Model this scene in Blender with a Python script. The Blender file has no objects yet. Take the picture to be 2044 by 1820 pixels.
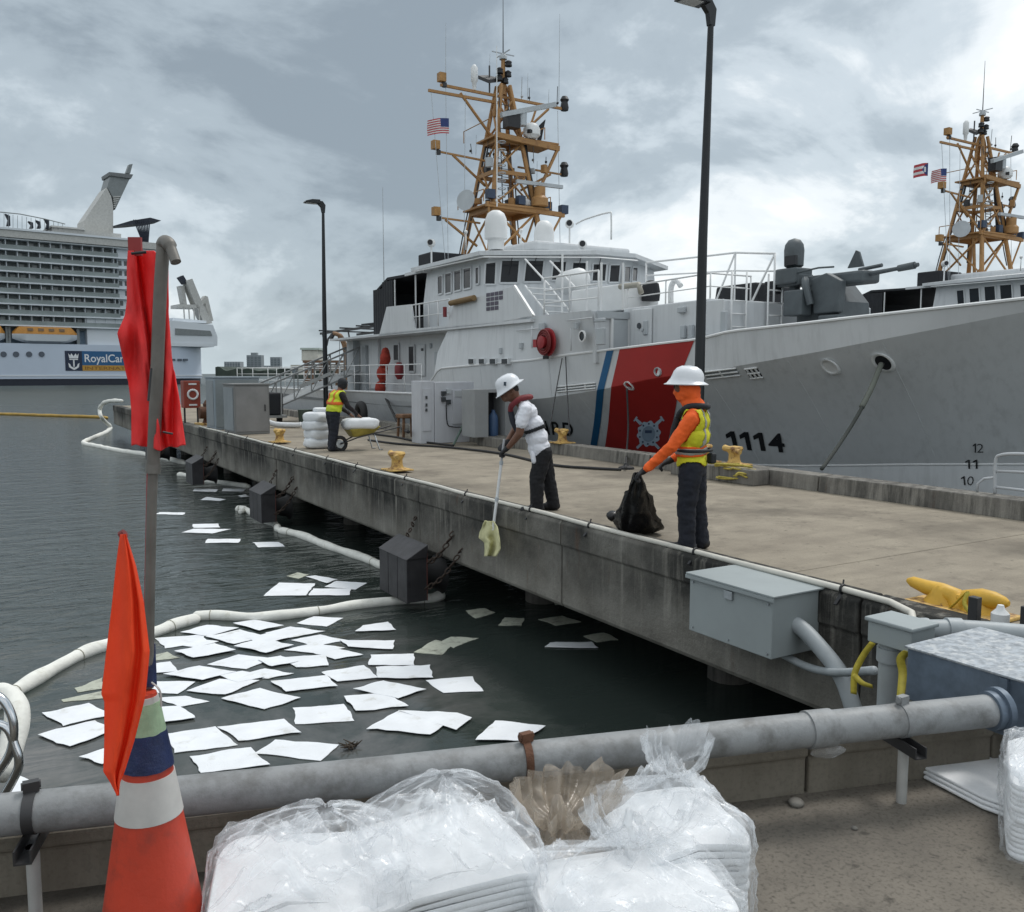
import bpy, bmesh, math, random
import numpy as np
from mathutils import Vector, Matrix, noise
from mathutils.bvhtree import BVHTree
random.seed(7)
sc = bpy.context.scene
COL = sc.collection
R = math.radians

# ------------------------------------------------------------------ camera
# world: X across the pier (right), Y along the pier (away), z=0 water, pier deck z=1.8
F, CX, CY, ZC, ZD = 1750., 1022., 910., 3.65, 1.8
PITCH = math.atan(165 / F); YAW = R(30.66)
cd = bpy.data.cameras.new('camera'); cam = bpy.data.objects.new('camera', cd); COL.objects.link(cam)
cam.location = (0, 0, ZC)
cam.rotation_euler = (math.pi / 2 - PITCH, 0, -YAW)
cd.sensor_fit = 'HORIZONTAL'; cd.sensor_width = 36; cd.lens = 36 * F / 2044
cd.clip_start = .05; cd.clip_end = 9000
sc.camera = cam
sc.render.resolution_x, sc.render.resolution_y = 1024, 912

# ------------------------------------------------------------------ sky, sun, exposure
SUN_EL, SUN_AZ = R(58), R(75)     # azimuth measured from +Y towards +X
w = bpy.data.worlds.new('World'); sc.world = w; w.use_nodes = True
nt = w.node_tree; nt.nodes.clear(); N = nt.nodes.new; L = nt.links.new
out = N('ShaderNodeOutputWorld'); bg = N('ShaderNodeBackground'); L(bg.outputs[0], out.inputs[0])
sky = N('ShaderNodeTexSky'); sky.sky_type = 'NISHITA'; sky.sun_disc = False
sky.sun_elevation = SUN_EL; sky.sun_rotation = SUN_AZ; sky.dust_density = 2.0
tc = N('ShaderNodeTexCoord'); sp = N('ShaderNodeSeparateXYZ'); L(tc.outputs['Generated'], sp.inputs[0])
def wm(op, a, b=None, c=None):
    n = N('ShaderNodeMath'); n.operation = op
    for i, q in enumerate((a, b, c)):
        if q is None: continue
        if isinstance(q, (int, float)): n.inputs[i].default_value = q
        else: L(q, n.inputs[i])
    return n.outputs[0]
zz = wm('MAXIMUM', sp.outputs[2], 0.0)
den = wm('ADD', zz, .75)
cb = N('ShaderNodeCombineXYZ'); L(wm('DIVIDE', sp.outputs[0], den), cb.inputs[0]); L(wm('DIVIDE', sp.outputs[1], den), cb.inputs[1]); L(wm('MULTIPLY', zz, 1.5), cb.inputs[2])
def wnoise(scale, detail, rough, off, dist=0.):
    mp = N('ShaderNodeMapping'); mp.inputs['Location'].default_value = off; L(cb.outputs[0], mp.inputs[0])
    n = N('ShaderNodeTexNoise'); n.inputs['Scale'].default_value = scale; n.inputs['Detail'].default_value = detail
    n.inputs['Roughness'].default_value = rough; n.inputs['Distortion'].default_value = dist; L(mp.outputs[0], n.inputs[0])
    return n.outputs['Fac']
SEED = (17.6, 7.0, 15.8)
n_big = wnoise(.85, 1.5, .5, SEED)
n_mid = wnoise(2.7, 9, .58, (SEED[0] + 3, SEED[1], .4), .35)
n_fin = wnoise(8.5, 8, .6, (5.1, 2.2, 1.3), .5)
mix = wm('ADD', wm('ADD', wm('MULTIPLY', n_big, .58), wm('MULTIPLY', n_mid, .78)), wm('MULTIPLY', n_fin, .17))
ramp = N('ShaderNodeValToRGB'); L(mix, ramp.inputs[0])
cr = ramp.color_ramp; cr.interpolation = 'EASE'
cr.elements[0].position = .585; cr.elements[0].color = (.27, .325, .37, 1)
cr.elements[1].position = .895; cr.elements[1].color = (1.1, 1.13, 1.13, 1)
for p_, c_ in ((.68, (.41, .48, .53, 1)), (.745, (.58, .655, .705, 1)), (.81, (.84, .89, .915, 1))):
    e = cr.elements.new(p_); e.color = c_
# clear gaps show the Nishita sky; a pale band of far haze lies on the horizon
sk = N('ShaderNodeMixRGB'); sk.blend_type = 'MULTIPLY'; sk.inputs[0].default_value = 1; L(sky.outputs[0], sk.inputs[1]); sk.inputs[2].default_value = (.1, .1, .1, 1)
mx = N('ShaderNodeMixRGB'); L(sk.outputs[0], mx.inputs[1]); L(ramp.outputs[0], mx.inputs[2]); mx.inputs[0].default_value = .90
hz = N('ShaderNodeMixRGB'); L(mx.outputs[0], hz.inputs[1]); hz.inputs[2].default_value = (.56, .645, .68, 1)
L(wm('MULTIPLY', wm('POWER', wm('SUBTRACT', 1.0, zz), 22), .7), hz.inputs[0])
L(hz.outputs[0], bg.inputs[0]); bg.inputs[1].default_value = 1.0

sl = bpy.data.lights.new('sun', 'SUN'); so = bpy.data.objects.new('sun', sl); COL.objects.link(so)
sl.energy = 1.5; sl.angle = R(16); sl.color = (1, .965, .92)
sd = Vector((math.sin(SUN_AZ) * math.cos(SUN_EL), math.cos(SUN_AZ) * math.cos(SUN_EL), math.sin(SUN_EL)))
so.rotation_euler = sd.to_track_quat('Z', 'Y').to_euler(); so.location = (0, 0, 60)
sc.view_settings.view_transform = 'Standard'; sc.view_settings.look = 'None'
sc.view_settings.exposure = 0.18; sc.view_settings.gamma = 1.0; sc.view_settings.use_curve_mapping = False
sc.render.engine = 'CYCLES'; sc.cycles.use_denoising = True
sc.cycles.max_bounces = 8; sc.cycles.transparent_max_bounces = 16
sc.cycles.caustics_reflective = False; sc.cycles.caustics_refractive = False

# ------------------------------------------------------------------ geometry helpers
_h = np.array([math.sin(YAW), math.cos(YAW), 0]); _r = np.array([math.cos(YAW), -math.sin(YAW), 0]); _z = np.array([0, 0, 1.])
_f = _h * math.cos(PITCH) - _z * math.sin(PITCH); _u = _h * math.sin(PITCH) + _z * math.cos(PITCH); _C = np.array([0, 0, ZC])
def ray(u, v): return _f + _r * (u - CX) / F + _u * (CY - v) / F
def G(u, v, z=ZD): d = ray(u, v); return Vector(_C + d * (z - ZC) / d[2])
def PX(u, v, x): d = ray(u, v); return Vector(_C + d * x / d[0])
def PY(u, v, y): d = ray(u, v); return Vector(_C + d * y / d[1])
def D(u, v, dep): return Vector(_C + ray(u, v) * dep)
def PP(u, v, p, n):
    d = ray(u, v); n = np.array(n, float); return Vector(_C + d * ((np.array(p) - _C) @ n) / (d @ n))
V = Vector

class MB:
    def __init__(s): s.v = []; s.f = []; s.m = []; s.mi = 0
    def add(s, vs, fs):
        b = len(s.v); s.v += [tuple(p) for p in vs]; s.f += [[i + b for i in f] for f in fs]; s.m += [s.mi] * len(fs); return s
    def box(s, x0, x1, y0, y1, z0, z1):
        return s.add([(x0, y0, z0), (x1, y0, z0), (x1, y1, z0), (x0, y1, z0), (x0, y0, z1), (x1, y0, z1), (x1, y1, z1), (x0, y1, z1)],
                     [[3, 2, 1, 0], [4, 5, 6, 7], [0, 1, 5, 4], [1, 2, 6, 5], [2, 3, 7, 6], [3, 0, 4, 7]])
    def obox(s, c, sx, sy, sz, rz=0, M=None):
        c = V(c); Q = (M or Matrix.Rotation(rz, 3, 'Z'))
        pts = [c + Q @ V((a * sx / 2, b * sy / 2, d * sz / 2)) for d in (-1, 1) for a, b in ((-1, -1), (1, -1), (1, 1), (-1, 1))]
        return s.add(pts, [[3, 2, 1, 0], [4, 5, 6, 7], [0, 1, 5, 4], [1, 2, 6, 5], [2, 3, 7, 6], [3, 0, 4, 7]])
    def extr(s, poly, vec):
        poly = [V(p) for p in poly]; vec = V(vec); n = len(poly)
        vs = poly + [p + vec for p in poly]
        nn = V((0, 0, 0))
        for i in range(n): nn += poly[i].cross(poly[(i + 1) % n])
        up = nn.dot(vec) < 0
        f = [list(range(n)), [2 * n - 1 - i for i in range(n)]] + [[(i + 1) % n, i, i + n, (i + 1) % n + n] for i in range(n)]
        if not up: f = [q[::-1] for q in f]
        return s.add(vs, f)
    def bar(s, a, b, w, h=None, up=(0, 0, 1)):
        a = V(a); b = V(b); h = h or w; d = (b - a).normalized(); up = V(up)
        if abs(d.dot(up)) > .98: up = V((0, 1, 0))
        x = d.cross(up).normalized() * w / 2; y = x.cross(d).normalized() * h / 2
        return s.extr([a - x - y, a + x - y, a + x + y, a - x + y], b - a)
    def ring(s, c, x, y, n): return [V(c) + x * math.cos(2 * math.pi * i / n) + y * math.sin(2 * math.pi * i / n) for i in range(n)]
    def loft(s, rings, cap=True):
        n = len(rings[0]); b = len(s.v); k = len(rings)
        fs = [[j * n + i, j * n + (i + 1) % n, (j + 1) * n + (i + 1) % n, (j + 1) * n + i] for j in range(k - 1) for i in range(n)]
        if cap: fs += [list(range(n))[::-1], [(k - 1) * n + i for i in range(n)]]
        return s.add([p for r_ in rings for p in r_], fs)
    def cyl(s, a, b, r0, r1=None, n=12):
        a = V(a); b = V(b); r1 = r0 if r1 is None else r1; d = (b - a).normalized()
        x = d.orthogonal().normalized(); y = d.cross(x)
        return s.loft([s.ring(a, x * r0, y * r0, n), s.ring(b, x * r1, y * r1, n)])
    def tube(s, pts, r, n=8, closed=False):
        pts = [V(p) for p in pts]; k = len(pts); rr = r if isinstance(r, (list, tuple)) else [r] * k
        rings = []; x = None
        for i in range(k):
            a = pts[i - 1] if (i or closed) else pts[0]; b = pts[(i + 1) % k] if (i < k - 1 or closed) else pts[-1]
            d = (b - a).normalized()
            if x is None: x = d.orthogonal().normalized()
            else: x = (x - d * x.dot(d)).normalized()
            y = d.cross(x); rings.append(s.ring(pts[i], x * rr[i], y * rr[i], n))
        if closed: rings.append(rings[0]); return s.loft(rings, False)
        return s.loft(rings)
    def lathe(s, c, prof, n=20, axis=(0, 0, 1), sx=1, sy=1, cap=True):
        c = V(c); d = V(axis).normalized(); x = V((1, 0, 0)) if abs(d.z) > .99 else d.orthogonal().normalized(); y = d.cross(x)
        return s.loft([s.ring(c + d * z, x * max(r_, 1e-4) * sx, y * max(r_, 1e-4) * sy, n) for r_, z in prof], cap)
    def sphere(s, c, r, n=14, sz=1.0):
        k = max(6, n // 2)
        return s.lathe(c, [(r * math.sin(math.pi * i / k), -r * sz * math.cos(math.pi * i / k)) for i in range(k + 1)], n)
    def build(s, name, mat, parent=None, smooth=None, bevel=0, base=None, sub=0, seg=2):
        o0 = V(parent['o']) if parent is not None else (V(base) if base is not None else s.base())
        me = bpy.data.meshes.new(name)
        me.from_pydata([tuple(V(p) - o0) for p in s.v], [], s.f)
        for m_ in (mat if isinstance(mat, (list, tuple)) else [mat]): me.materials.append(m_)
        if len(me.materials) > 1: me.polygons.foreach_set('material_index', s.m)
        me.update()
        if smooth:
            me.polygons.foreach_set('use_smooth', [True] * len(me.polygons))
            if smooth is not True: me.set_sharp_from_angle(angle=R(smooth))
        o = bpy.data.objects.new(name, me); COL.objects.link(o)
        if parent is not None:
            o.parent = parent
        else: o.location = o0
        o['o'] = tuple(o0)
        if bevel:
            m_ = o.modifiers.new('b', 'BEVEL'); m_.width = bevel; m_.segments = seg; m_.limit_method = 'ANGLE'; m_.angle_limit = R(40)
        if sub:
            m_ = o.modifiers.new('s', 'SUBSURF'); m_.levels = sub; m_.render_levels = sub
        return o
    def base(s):
        a = np.array(s.v); return V(((a[:, 0].min() + a[:, 0].max()) / 2, (a[:, 1].min() + a[:, 1].max()) / 2, a[:, 2].min()))

def tag(o, label=None, cat=None, group=None, kind=None):
    if label: o['label'] = label
    if cat: o['category'] = cat
    if group: o['group'] = group
    if kind: o['kind'] = kind
    return o
def thing(name, loc, label, cat, group=None):
    o = bpy.data.objects.new(name, None); COL.objects.link(o); o.location = V(loc); o['o'] = tuple(V(loc)); o.empty_display_size = .2
    return tag(o, label, cat, group)
def children(o): return [c for c in COL.objects if c.parent == o]
_kids = None
def copy_tree(o, parent=None, skip=()):
    c = o.copy(); COL.objects.link(c)
    if parent is not None: c.parent = parent
    for k in [q for q in o.children if q.name.split('.')[0] not in skip]: copy_tree(k, c, skip)
    return c
def smooth_path(pts, k=6, closed=False):
    pts = [V(p) for p in pts]; n = len(pts); o = []
    rng = range(n if closed else n - 1)
    for i in rng:
        p0 = pts[i - 1] if (i > 0 or closed) else pts[0]; p1 = pts[i]; p2 = pts[(i + 1) % n]; p3 = pts[(i + 2) % n] if (i + 2 < n or closed) else pts[-1]
        for j in range(k):
            t = j / k
            o.append(.5 * ((2 * p1) + (-p0 + p2) * t + (2 * p0 - 5 * p1 + 4 * p2 - p3) * t * t + (-p0 + 3 * p1 - 3 * p2 + p3) * t ** 3))
    if not closed: o.append(pts[-1])
    return o

# ------------------------------------------------------------------ materials
_M = {}
def mat(name, col, rough=.6, metal=0., var=.12, vs=2.0, bump=.0, bs=30., spec=.5, col2=None, streak=0., dirt=None, dscale=1.5, dlo=.5, dhi=.7, coat=0., trans=0., alpha=1., sub=0., detail=6, det_rough=.6, bdist=.02):
    if name in _M: return _M[name]
    m = bpy.data.materials.new(name); m.use_nodes = True; t = m.node_tree; b = t.nodes['Principled BSDF']; n = t.nodes.new; l = t.links.new
    b.inputs['Roughness'].default_value = rough; b.inputs['Metallic'].default_value = metal
    b.inputs['Specular IOR Level'].default_value = spec
    if coat: b.inputs['Coat Weight'].default_value = coat
    if trans: b.inputs['Transmission Weight'].default_value = trans
    if sub: b.inputs['Subsurface Weight'].default_value = sub; b.inputs['Subsurface Radius'].default_value = (.02, .01, .006)
    c = (*col, 1)
    tcx = n('ShaderNodeTexCoord'); geo = n('ShaderNodeNewGeometry')
    pos = geo.outputs['Position']
    def nz(scale, det=6, rg=.6, vec=None, stretch=None):
        x = n('ShaderNodeTexNoise'); x.inputs['Scale'].default_value = scale; x.inputs['Detail'].default_value = det; x.inputs['Roughness'].default_value = rg
        src = vec or pos
        if stretch:
            mp = n('ShaderNodeMapping'); mp.inputs['Scale'].default_value = stretch; l(src, mp.inputs[0]); src = mp.outputs[0]
        l(src, x.inputs[0]); return x.outputs['Fac']
    def rmp(fac, lo, hi):
        x = n('ShaderNodeMapRange'); x.inputs[1].default_value = lo; x.inputs[2].default_value = hi; l(fac, x.inputs[0]); return x.outputs[0]
    def mixc(fac, a, bb, mode='MIX'):
        x = n('ShaderNodeMixRGB'); x.blend_type = mode
        for i, q in ((0, fac), (1, a), (2, bb)):
            if hasattr(q, 'is_linked'): l(q, x.inputs[i])
            else: x.inputs[i].default_value = q
        return x.outputs[0]
    cur = c
    if var or col2:
        hi = (*(col2 or [min(1, q * (1 + var)) for q in col]), 1); lo = (*(col if col2 else [q * (1 - var) for q in col]), 1)
        cur = mixc(rmp(nz(vs, detail, det_rough), .32, .68), lo, hi)
    if streak:
        f = rmp(nz(1.0, 5, .65, None, (7, 7, .5)), .47, .68)
        g = rmp(nz(.7, 3), .35, .6)
        q = n('ShaderNodeMath'); q.operation = 'MULTIPLY'; l(f, q.inputs[0]); l(g, q.inputs[1])
        q2 = n('ShaderNodeMath'); q2.operation = 'MULTIPLY'; l(q.outputs[0], q2.inputs[0]); q2.inputs[1].default_value = streak
        cur = mixc(q2.outputs[0], cur, (*[q_ * .25 for q_ in col], 1))
    if dirt:
        cur = mixc(rmp(nz(dscale, 9, .68), dlo, dhi), cur, (*dirt, 1))
    if hasattr(cur, 'is_linked'): l(cur, b.inputs['Base Color'])
    else: b.inputs['Base Color'].default_value = cur
    if bump:
        bp = n('ShaderNodeBump'); bp.inputs['Strength'].default_value = bump; bp.inputs['Distance'].default_value = bdist
        l(nz(bs, 8, .65), bp.inputs['Height']); l(bp.outputs[0], b.inputs['Normal'])
    if rough and not metal == 1:
        rv = n('ShaderNodeMapRange'); rv.inputs[3].default_value = max(.02, rough - .1); rv.inputs[4].default_value = min(1, rough + .1)
        l(nz(vs * 2.3, 4), rv.inputs[0]); l(rv.outputs[0], b.inputs['Roughness'])
    _M[name] = m; return m

white_paint = mat('ship_white_paint', (.60, .62, .635), .42, var=.06, vs=.5, streak=.20, bump=.10, bs=1.3, bdist=.04)
grey_paint = mat('haze_grey_paint', (.24, .265, .28), .5, var=.1, vs=2)
deck_grey = mat('deck_grey', (.16, .17, .175), .75)
lightgrey = mat('light_grey_paint', (.42, .45, .47), .5, var=.08)
red_paint = mat('red_stripe_paint', (.36, .022, .020), .42, var=.10, vs=.8)
blue_paint = mat('blue_stripe_paint', (.012, .10, .23), .45, var=.08)
black_paint = mat('black_paint', (.012, .013, .016), .5)
black_cloth = mat('black_tarp', (.014, .016, .020), .75, bump=.3, bs=6)
glass_dark = mat('dark_glass', (.010, .013, .017), .10, var=.2, spec=.28)
mast_buff = mat('mast_buff_paint', (.36, .19, .066), .55, var=.15, vs=3, dirt=(.18, .075, .03), dscale=3, dlo=.55, dhi=.75)
rail_white = mat('rail_white', (.72, .73, .73), .45, var=.05)
yellow_paint = mat('yellow_paint', (.62, .36, .035), .5, var=.12, vs=6, dirt=(.16, .07, .025), dscale=9, dlo=.62, dhi=.68, bump=.15, bs=20)
yellow_worn = mat('worn_yellow_paint', (.58, .38, .12), .7, var=.2, vs=8, dirt=(.22, .11, .05), dscale=7, dlo=.50, dhi=.62, bump=.3, bs=25)
steel = mat('galvanised_steel', (.42, .45, .47), .42, metal=.75, var=.22, vs=9, dirt=(.22, .23, .24), dscale=6, dlo=.55, dhi=.8)
dark_steel = mat('dark_steel', (.05, .05, .052), .5, metal=.4)
rust = mat('rusty_steel', (.10, .045, .025), .85, var=.4, vs=12, bump=.5, bs=30)
rubber = mat('black_rubber', (.018, .018, .019), .7, var=.2, bump=.2, bs=20)
pole_black = mat('lamp_black', (.010, .013, .016), .45, var=.1)
chrome = mat('polished_steel', (.62, .64, .66), .18, metal=1.0, var=.05)
# ------------------------------------------------------------------ setting: water
def water_material():
    m = bpy.data.materials.new('harbour_water'); m.use_nodes = True; t = m.node_tree; b = t.nodes['Principled BSDF']; n = t.nodes.new; l = t.links.new
    b.inputs['Base Color'].default_value = (.032, .043, .039, 1); b.inputs['Roughness'].default_value = .10; b.inputs['IOR'].default_value = 1.33
    geo = n('ShaderNodeNewGeometry')
    def nz(scale, stretch, det, rg, rot=0.):
        mp = n('ShaderNodeMapping'); mp.inputs['Scale'].default_value = stretch; mp.inputs['Rotation'].default_value = (0, 0, rot); l(geo.outputs['Position'], mp.inputs[0])
        x = n('ShaderNodeTexNoise'); x.inputs['Scale'].default_value = scale; x.inputs['Detail'].default_value = det; x.inputs['Roughness'].default_value = rg; x.inputs['Distortion'].default_value = .6
        l(mp.outputs[0], x.inputs[0]); return x.outputs['Fac']
    def ma(op, a, b_):
        q = n('ShaderNodeMath'); q.operation = op
        for i, v in ((0, a), (1, b_)):
            if isinstance(v, (int, float)): q.inputs[i].default_value = v
            else: l(v, q.inputs[i])
        return q.outputs[0]
    a = nz(.75, (1, 2.5, 1), 3, .5, .535); c = nz(2.6, (1, 2.2, 1), 4, .55, .535)
    # calm film of oil inside the near boom: the waves die out towards the quay corner
    sx = n('ShaderNodeSeparateXYZ'); l(geo.outputs['Position'], sx.inputs[0])
    k = n('ShaderNodeMapRange'); k.inputs[1].default_value = 9.0; k.inputs[2].default_value = 15.0; k.inputs[3].default_value = .10; k.inputs[4].default_value = 1.0; l(sx.outputs[1], k.inputs[0])
    h = ma('MULTIPLY', ma('ADD', a, ma('MULTIPLY', c, .33)), k.outputs[0])
    bp = n('ShaderNodeBump'); bp.inputs['Strength'].default_value = 1.0; bp.inputs['Distance'].default_value = .072
    l(h, bp.inputs['Height']); l(bp.outputs[0], b.inputs['Normal'])
    rg_ = n('ShaderNodeMapRange'); rg_.inputs[1].default_value = 8; rg_.inputs[2].default_value = 160; rg_.inputs[3].default_value = .07; rg_.inputs[4].default_value = .36; l(sx.outputs[1], rg_.inputs[0]); l(rg_.outputs[0], b.inputs['Roughness'])   # open water is choppier
    # thin film of oil: patches that scatter a little more
    f = nz(.5, (1, 1, 1), 6, .65); mr = n('ShaderNodeMapRange'); mr.inputs[1].default_value = .42; mr.inputs[2].default_value = .62; l(f, mr.inputs[0])
    k2 = n('ShaderNodeMapRange'); k2.inputs[1].default_value = 13.5; k2.inputs[2].default_value = 10.0; l(sx.outputs[1], k2.inputs[0])
    k3 = n('ShaderNodeMapRange'); k3.inputs[1].default_value = 5.4; k3.inputs[2].default_value = 4.4; l(sx.outputs[0], k3.inputs[0])
    film = ma('MULTIPLY', ma('MULTIPLY', mr.outputs[0], k2.outputs[0]), k3.outputs[0])
    mx = n('ShaderNodeMixRGB'); mx.inputs[1].default_value = (.032, .042, .038, 1); mx.inputs[2].default_value = (.115, .115, .112, 1); l(film, mx.inputs[0]); l(mx.outputs[0], b.inputs['Base Color'])
    return m
wat = MB()
wat.add([(-4000, -60, 0), (4000, -60, 0), (4000, 6000, 0), (-4000, 6000, 0)], [[0, 1, 2, 3]])
wo = wat.build('water', water_material(), base=(0, 0, 0)); tag(wo, kind='structure')

# ------------------------------------------------------------------ concrete
def concrete(name, lo, hi, streak=(7, 7, .45), mold=.6, mold_c=(.028, .028, .026), zfade=None, bump=.4, joint=None, rust=.0, blotch=.0, brush=None, mlo=.40, grit=.35):
    m = bpy.data.materials.new(name); m.use_nodes = True; t = m.node_tree; b = t.nodes['Principled BSDF']; n = t.nodes.new; l = t.links.new
    b.inputs['Roughness'].default_value = .85; b.inputs['Specular IOR Level'].default_value = .3
    geo = n('ShaderNodeNewGeometry'); P = geo.outputs['Position']
    def nz(scale, st=(1, 1, 1), det=8, rg=.62):
        mp = n('ShaderNodeMapping'); mp.inputs['Scale'].default_value = st; l(P, mp.inputs[0])
        x = n('ShaderNodeTexNoise'); x.inputs['Scale'].default_value = scale; x.inputs['Detail'].default_value = det; x.inputs['Roughness'].default_value = rg; l(mp.outputs[0], x.inputs[0]); return x.outputs['Fac']
    def rm(f, a, c, d=0., e=1.):
        x = n('ShaderNodeMapRange'); x.inputs[1].default_value = a; x.inputs[2].default_value = c; x.inputs[3].default_value = d; x.inputs[4].default_value = e; l(f, x.inputs[0]); return x.outputs[0]
    def mu(a, c):
        q = n('ShaderNodeMath'); q.operation = 'MULTIPLY'
        for i, v in ((0, a), (1, c)):
            if isinstance(v, (int, float)): q.inputs[i].default_value = v
            else: l(v, q.inputs[i])
        return q.outputs[0]
    def mixc(f, a, c):
        x = n('ShaderNodeMixRGB')
        for i, q in ((0, f), (1, a), (2, c)):
            if hasattr(q, 'is_linked'): l(q, x.inputs[i])
            else: x.inputs[i].default_value = q if i == 0 else (*q, 1)
        return x.outputs[0]
    cur = mixc(rm(nz(1.6), .3, .7), lo, hi)
    cur = mixc(mu(rm(nz(55, det=3), .5, .75), grit), cur, tuple(q * .45 for q in lo))
    if brush: cur = mixc(mu(rm(nz(1.2, brush, 5, .7), .48, .66), .22), cur, tuple(q * .6 for q in lo))
    if blotch: cur = mixc(mu(rm(nz(.38, det=7, rg=.6), .50, .66), blotch), cur, tuple(q * .42 for q in lo)); cur = mixc(mu(rm(nz(2.6, det=9, rg=.72), .56, .70), blotch * .8), cur, tuple(q * .5 for q in lo)); cur = mixc(mu(rm(nz(9, det=5, rg=.6), .64, .72), blotch * .8), cur, tuple(q * .3 for q in lo))
    if mold:
        f = mu(rm(nz(1.0, streak, 7, .70), mlo, mlo + .18), mold)
        if zfade:
            sx = n('ShaderNodeSeparateXYZ'); l(P, sx.inputs[0]); f = mu(f, rm(sx.outputs[2], *zfade))
        f = mu(f, rm(nz(.55, det=6), .36, .56, .25, 1))
        cur = mixc(f, cur, mold_c)
    if rust: cur = mixc(mu(rm(nz(2.2, (3, 3, .6), 6), .62, .72), rust), cur, (.10, .045, .02))
    l(cur, b.inputs['Base Color'])
    bp = n('ShaderNodeBump'); bp.inputs['Strength'].default_value = bump; bp.inputs['Distance'].default_value = .015; l(nz(14, det=10, rg=.7), bp.inputs['Height']); l(bp.outputs[0], b.inputs['Normal'])
    return m
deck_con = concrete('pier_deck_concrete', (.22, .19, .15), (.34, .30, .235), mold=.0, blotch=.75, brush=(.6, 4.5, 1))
beam_con = concrete('stained_beam_concrete', (.15, .14, .12), (.29, .28, .25), mold=1.0, zfade=(.95, 1.40, .28, 1.0), rust=.4, bump=1.0, mlo=.30)
curb_con = concrete('curb_concrete', (.17, .16, .145), (.29, .275, .245), mold=.75, rust=.3)
quay_con = concrete('quay_concrete', (.13, .117, .10), (.23, .205, .17), mold=0, blotch=.8, bump=1.0, grit=.85)
wall_con = concrete('quay_curb_concrete', (.17, .15, .12), (.28, .255, .21), mold=.35, mold_c=(.06, .05, .035), rust=.15)
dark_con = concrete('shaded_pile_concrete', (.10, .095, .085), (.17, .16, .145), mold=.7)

# ------------------------------------------------------------------ finger pier (X 6..11.5)
PX0, PX1, PY0, PY1 = 6.0, 11.5, 1.0, 55.0
pier = thing('pier', (8.75, 28, 0), 'long stained concrete finger pier running from the quay out between the water and the ships', 'pier')
_j = [PY0, 5.6, 11.4, 17.3, 23.2, 29.1, 35, 41, 48, PY1]
for a, c in zip(_j[:-1], _j[1:]): m_ = MB(); m_.box(PX0 + .25, PX1 - .06, a + .006, c - .006, 1.45, 1.8 + random.uniform(-.003, .0)); m_.build('deck_slab', deck_con, pier, bevel=.012)
# edge beam built from cast lengths with open joints between them
ys = [1.2, 4.55, 8.9, 13.1, 17.4, 21.6, 25.9, 30.1, 34.4, 38.6, 42.9, 47.1, 51.2, 55.0]
for a, c in zip(ys[:-1], ys[1:]):
    m_ = MB(); dx = random.uniform(-.008, .008)
    prof = [(PX0 + dx + .03, .75), (PX0 + dx, .80), (PX0 + dx, 1.52), (PX0 + dx - .025, 1.545), (PX0 + dx - .025, 1.80), (PX0 + dx + .01, 1.835), (PX0 + .28, 1.835), (PX0 + .30, 1.80), (PX0 + .45, 1.40), (PX0 + .45, .75)]
    m_.extr([(x, a + .012, z) for x, z in prof], (0, c - a - .024, 0)); m_.build('edge_beam', beam_con, pier, bevel=.012)
for i, a in enumerate([3.2, 7.5, 11.7, 16, 20.2, 24.5, 28.7, 33, 37.2, 41.5, 45.7, 50]):
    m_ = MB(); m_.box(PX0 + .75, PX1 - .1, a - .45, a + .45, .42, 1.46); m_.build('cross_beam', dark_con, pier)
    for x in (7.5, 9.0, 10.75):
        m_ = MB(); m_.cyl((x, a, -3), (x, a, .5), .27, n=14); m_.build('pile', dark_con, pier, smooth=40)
# right hand curb in cast lengths
ys = [3.0, 6.8, 9.35]
for a, c in ((1.2, 5.2), (5.23, 9.3), (9.33, 13.4), (13.43, 17.4), (17.43, 21.4), (21.43, 26.9), (26.93, 32.4), (32.43, 38), (38.03, 44), (44.03, 50), (50.03, 55)):
    m_ = MB(); m_.extr([(11.1, a, 1.79), (11.125, a, 2.05), (11.5, a, 2.05), (11.5, a, 1.2), (11.42, a, 1.2), (11.42, a, 1.79)], (0, c - a, 0))
    m_.build('curb_block', curb_con, pier, bevel=.015)
for a, c, x, zt in ((10.3, 12.35, 10.72, 2.06), (18.6, 19.9, 10.75, 2.04), (21.7, 22.9, 10.75, 2.03)):
    m_ = MB(); m_.box(x, 11.098, a, c, 1.795, zt); m_.build('bollard_plinth', curb_con, pier, bevel=.02)

# ------------------------------------------------------------------ near quay corner
# edge direction of the quay: front face of its low curb is the line Y = 3.44 - .30 X
QD = V((1, -.30, 0)).normalized(); QN = V((.30, 1, 0)).normalized()     # QN points over the water
def qp(x, off=0., z=ZD): p = V((x, 3.44 - .30 * x, 0)) + QN * off; return V((p.x, p.y, z))
m_ = MB(); m_.extr([qp(-6, .19, 1.80), qp(9.5, .19, 1.80), V((9.5, -14, 1.80)), V((-9, -14, 1.80))], (0, 0, -.6))
tag(m_.build('quay_ground', quay_con, base=(0, 0, 1.2)), kind='structure')
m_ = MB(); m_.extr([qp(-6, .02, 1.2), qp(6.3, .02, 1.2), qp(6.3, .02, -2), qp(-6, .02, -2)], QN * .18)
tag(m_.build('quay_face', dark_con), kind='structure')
wall = thing('curb_wall', qp(2, 0), 'low weathered concrete curb wall behind the grey pipe along the quay edge', 'curb')
xs = [-5, -3.1, -1.2, .35, 1.35, 2.32, 3.02, 3.95, 5.7]
for a, c in zip(xs[:-1], xs[1:]):
    m_ = MB(); d = random.uniform(0, .008); A = qp(a + .006); B = qp(c - .006)
    prof = [(d, 1.78), (d, 1.965), (-.02 + d, 1.975), (-.02 + d, 2.025), (.0 + d, 2.04), (.20, 2.04), (.20, 1.78)]
    m_.extr([A + QN * o_ + V((0, 0, z - ZD)) for o_, z in prof], B - A); m_.build('wall_block', wall_con, wall, bevel=.012)
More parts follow.
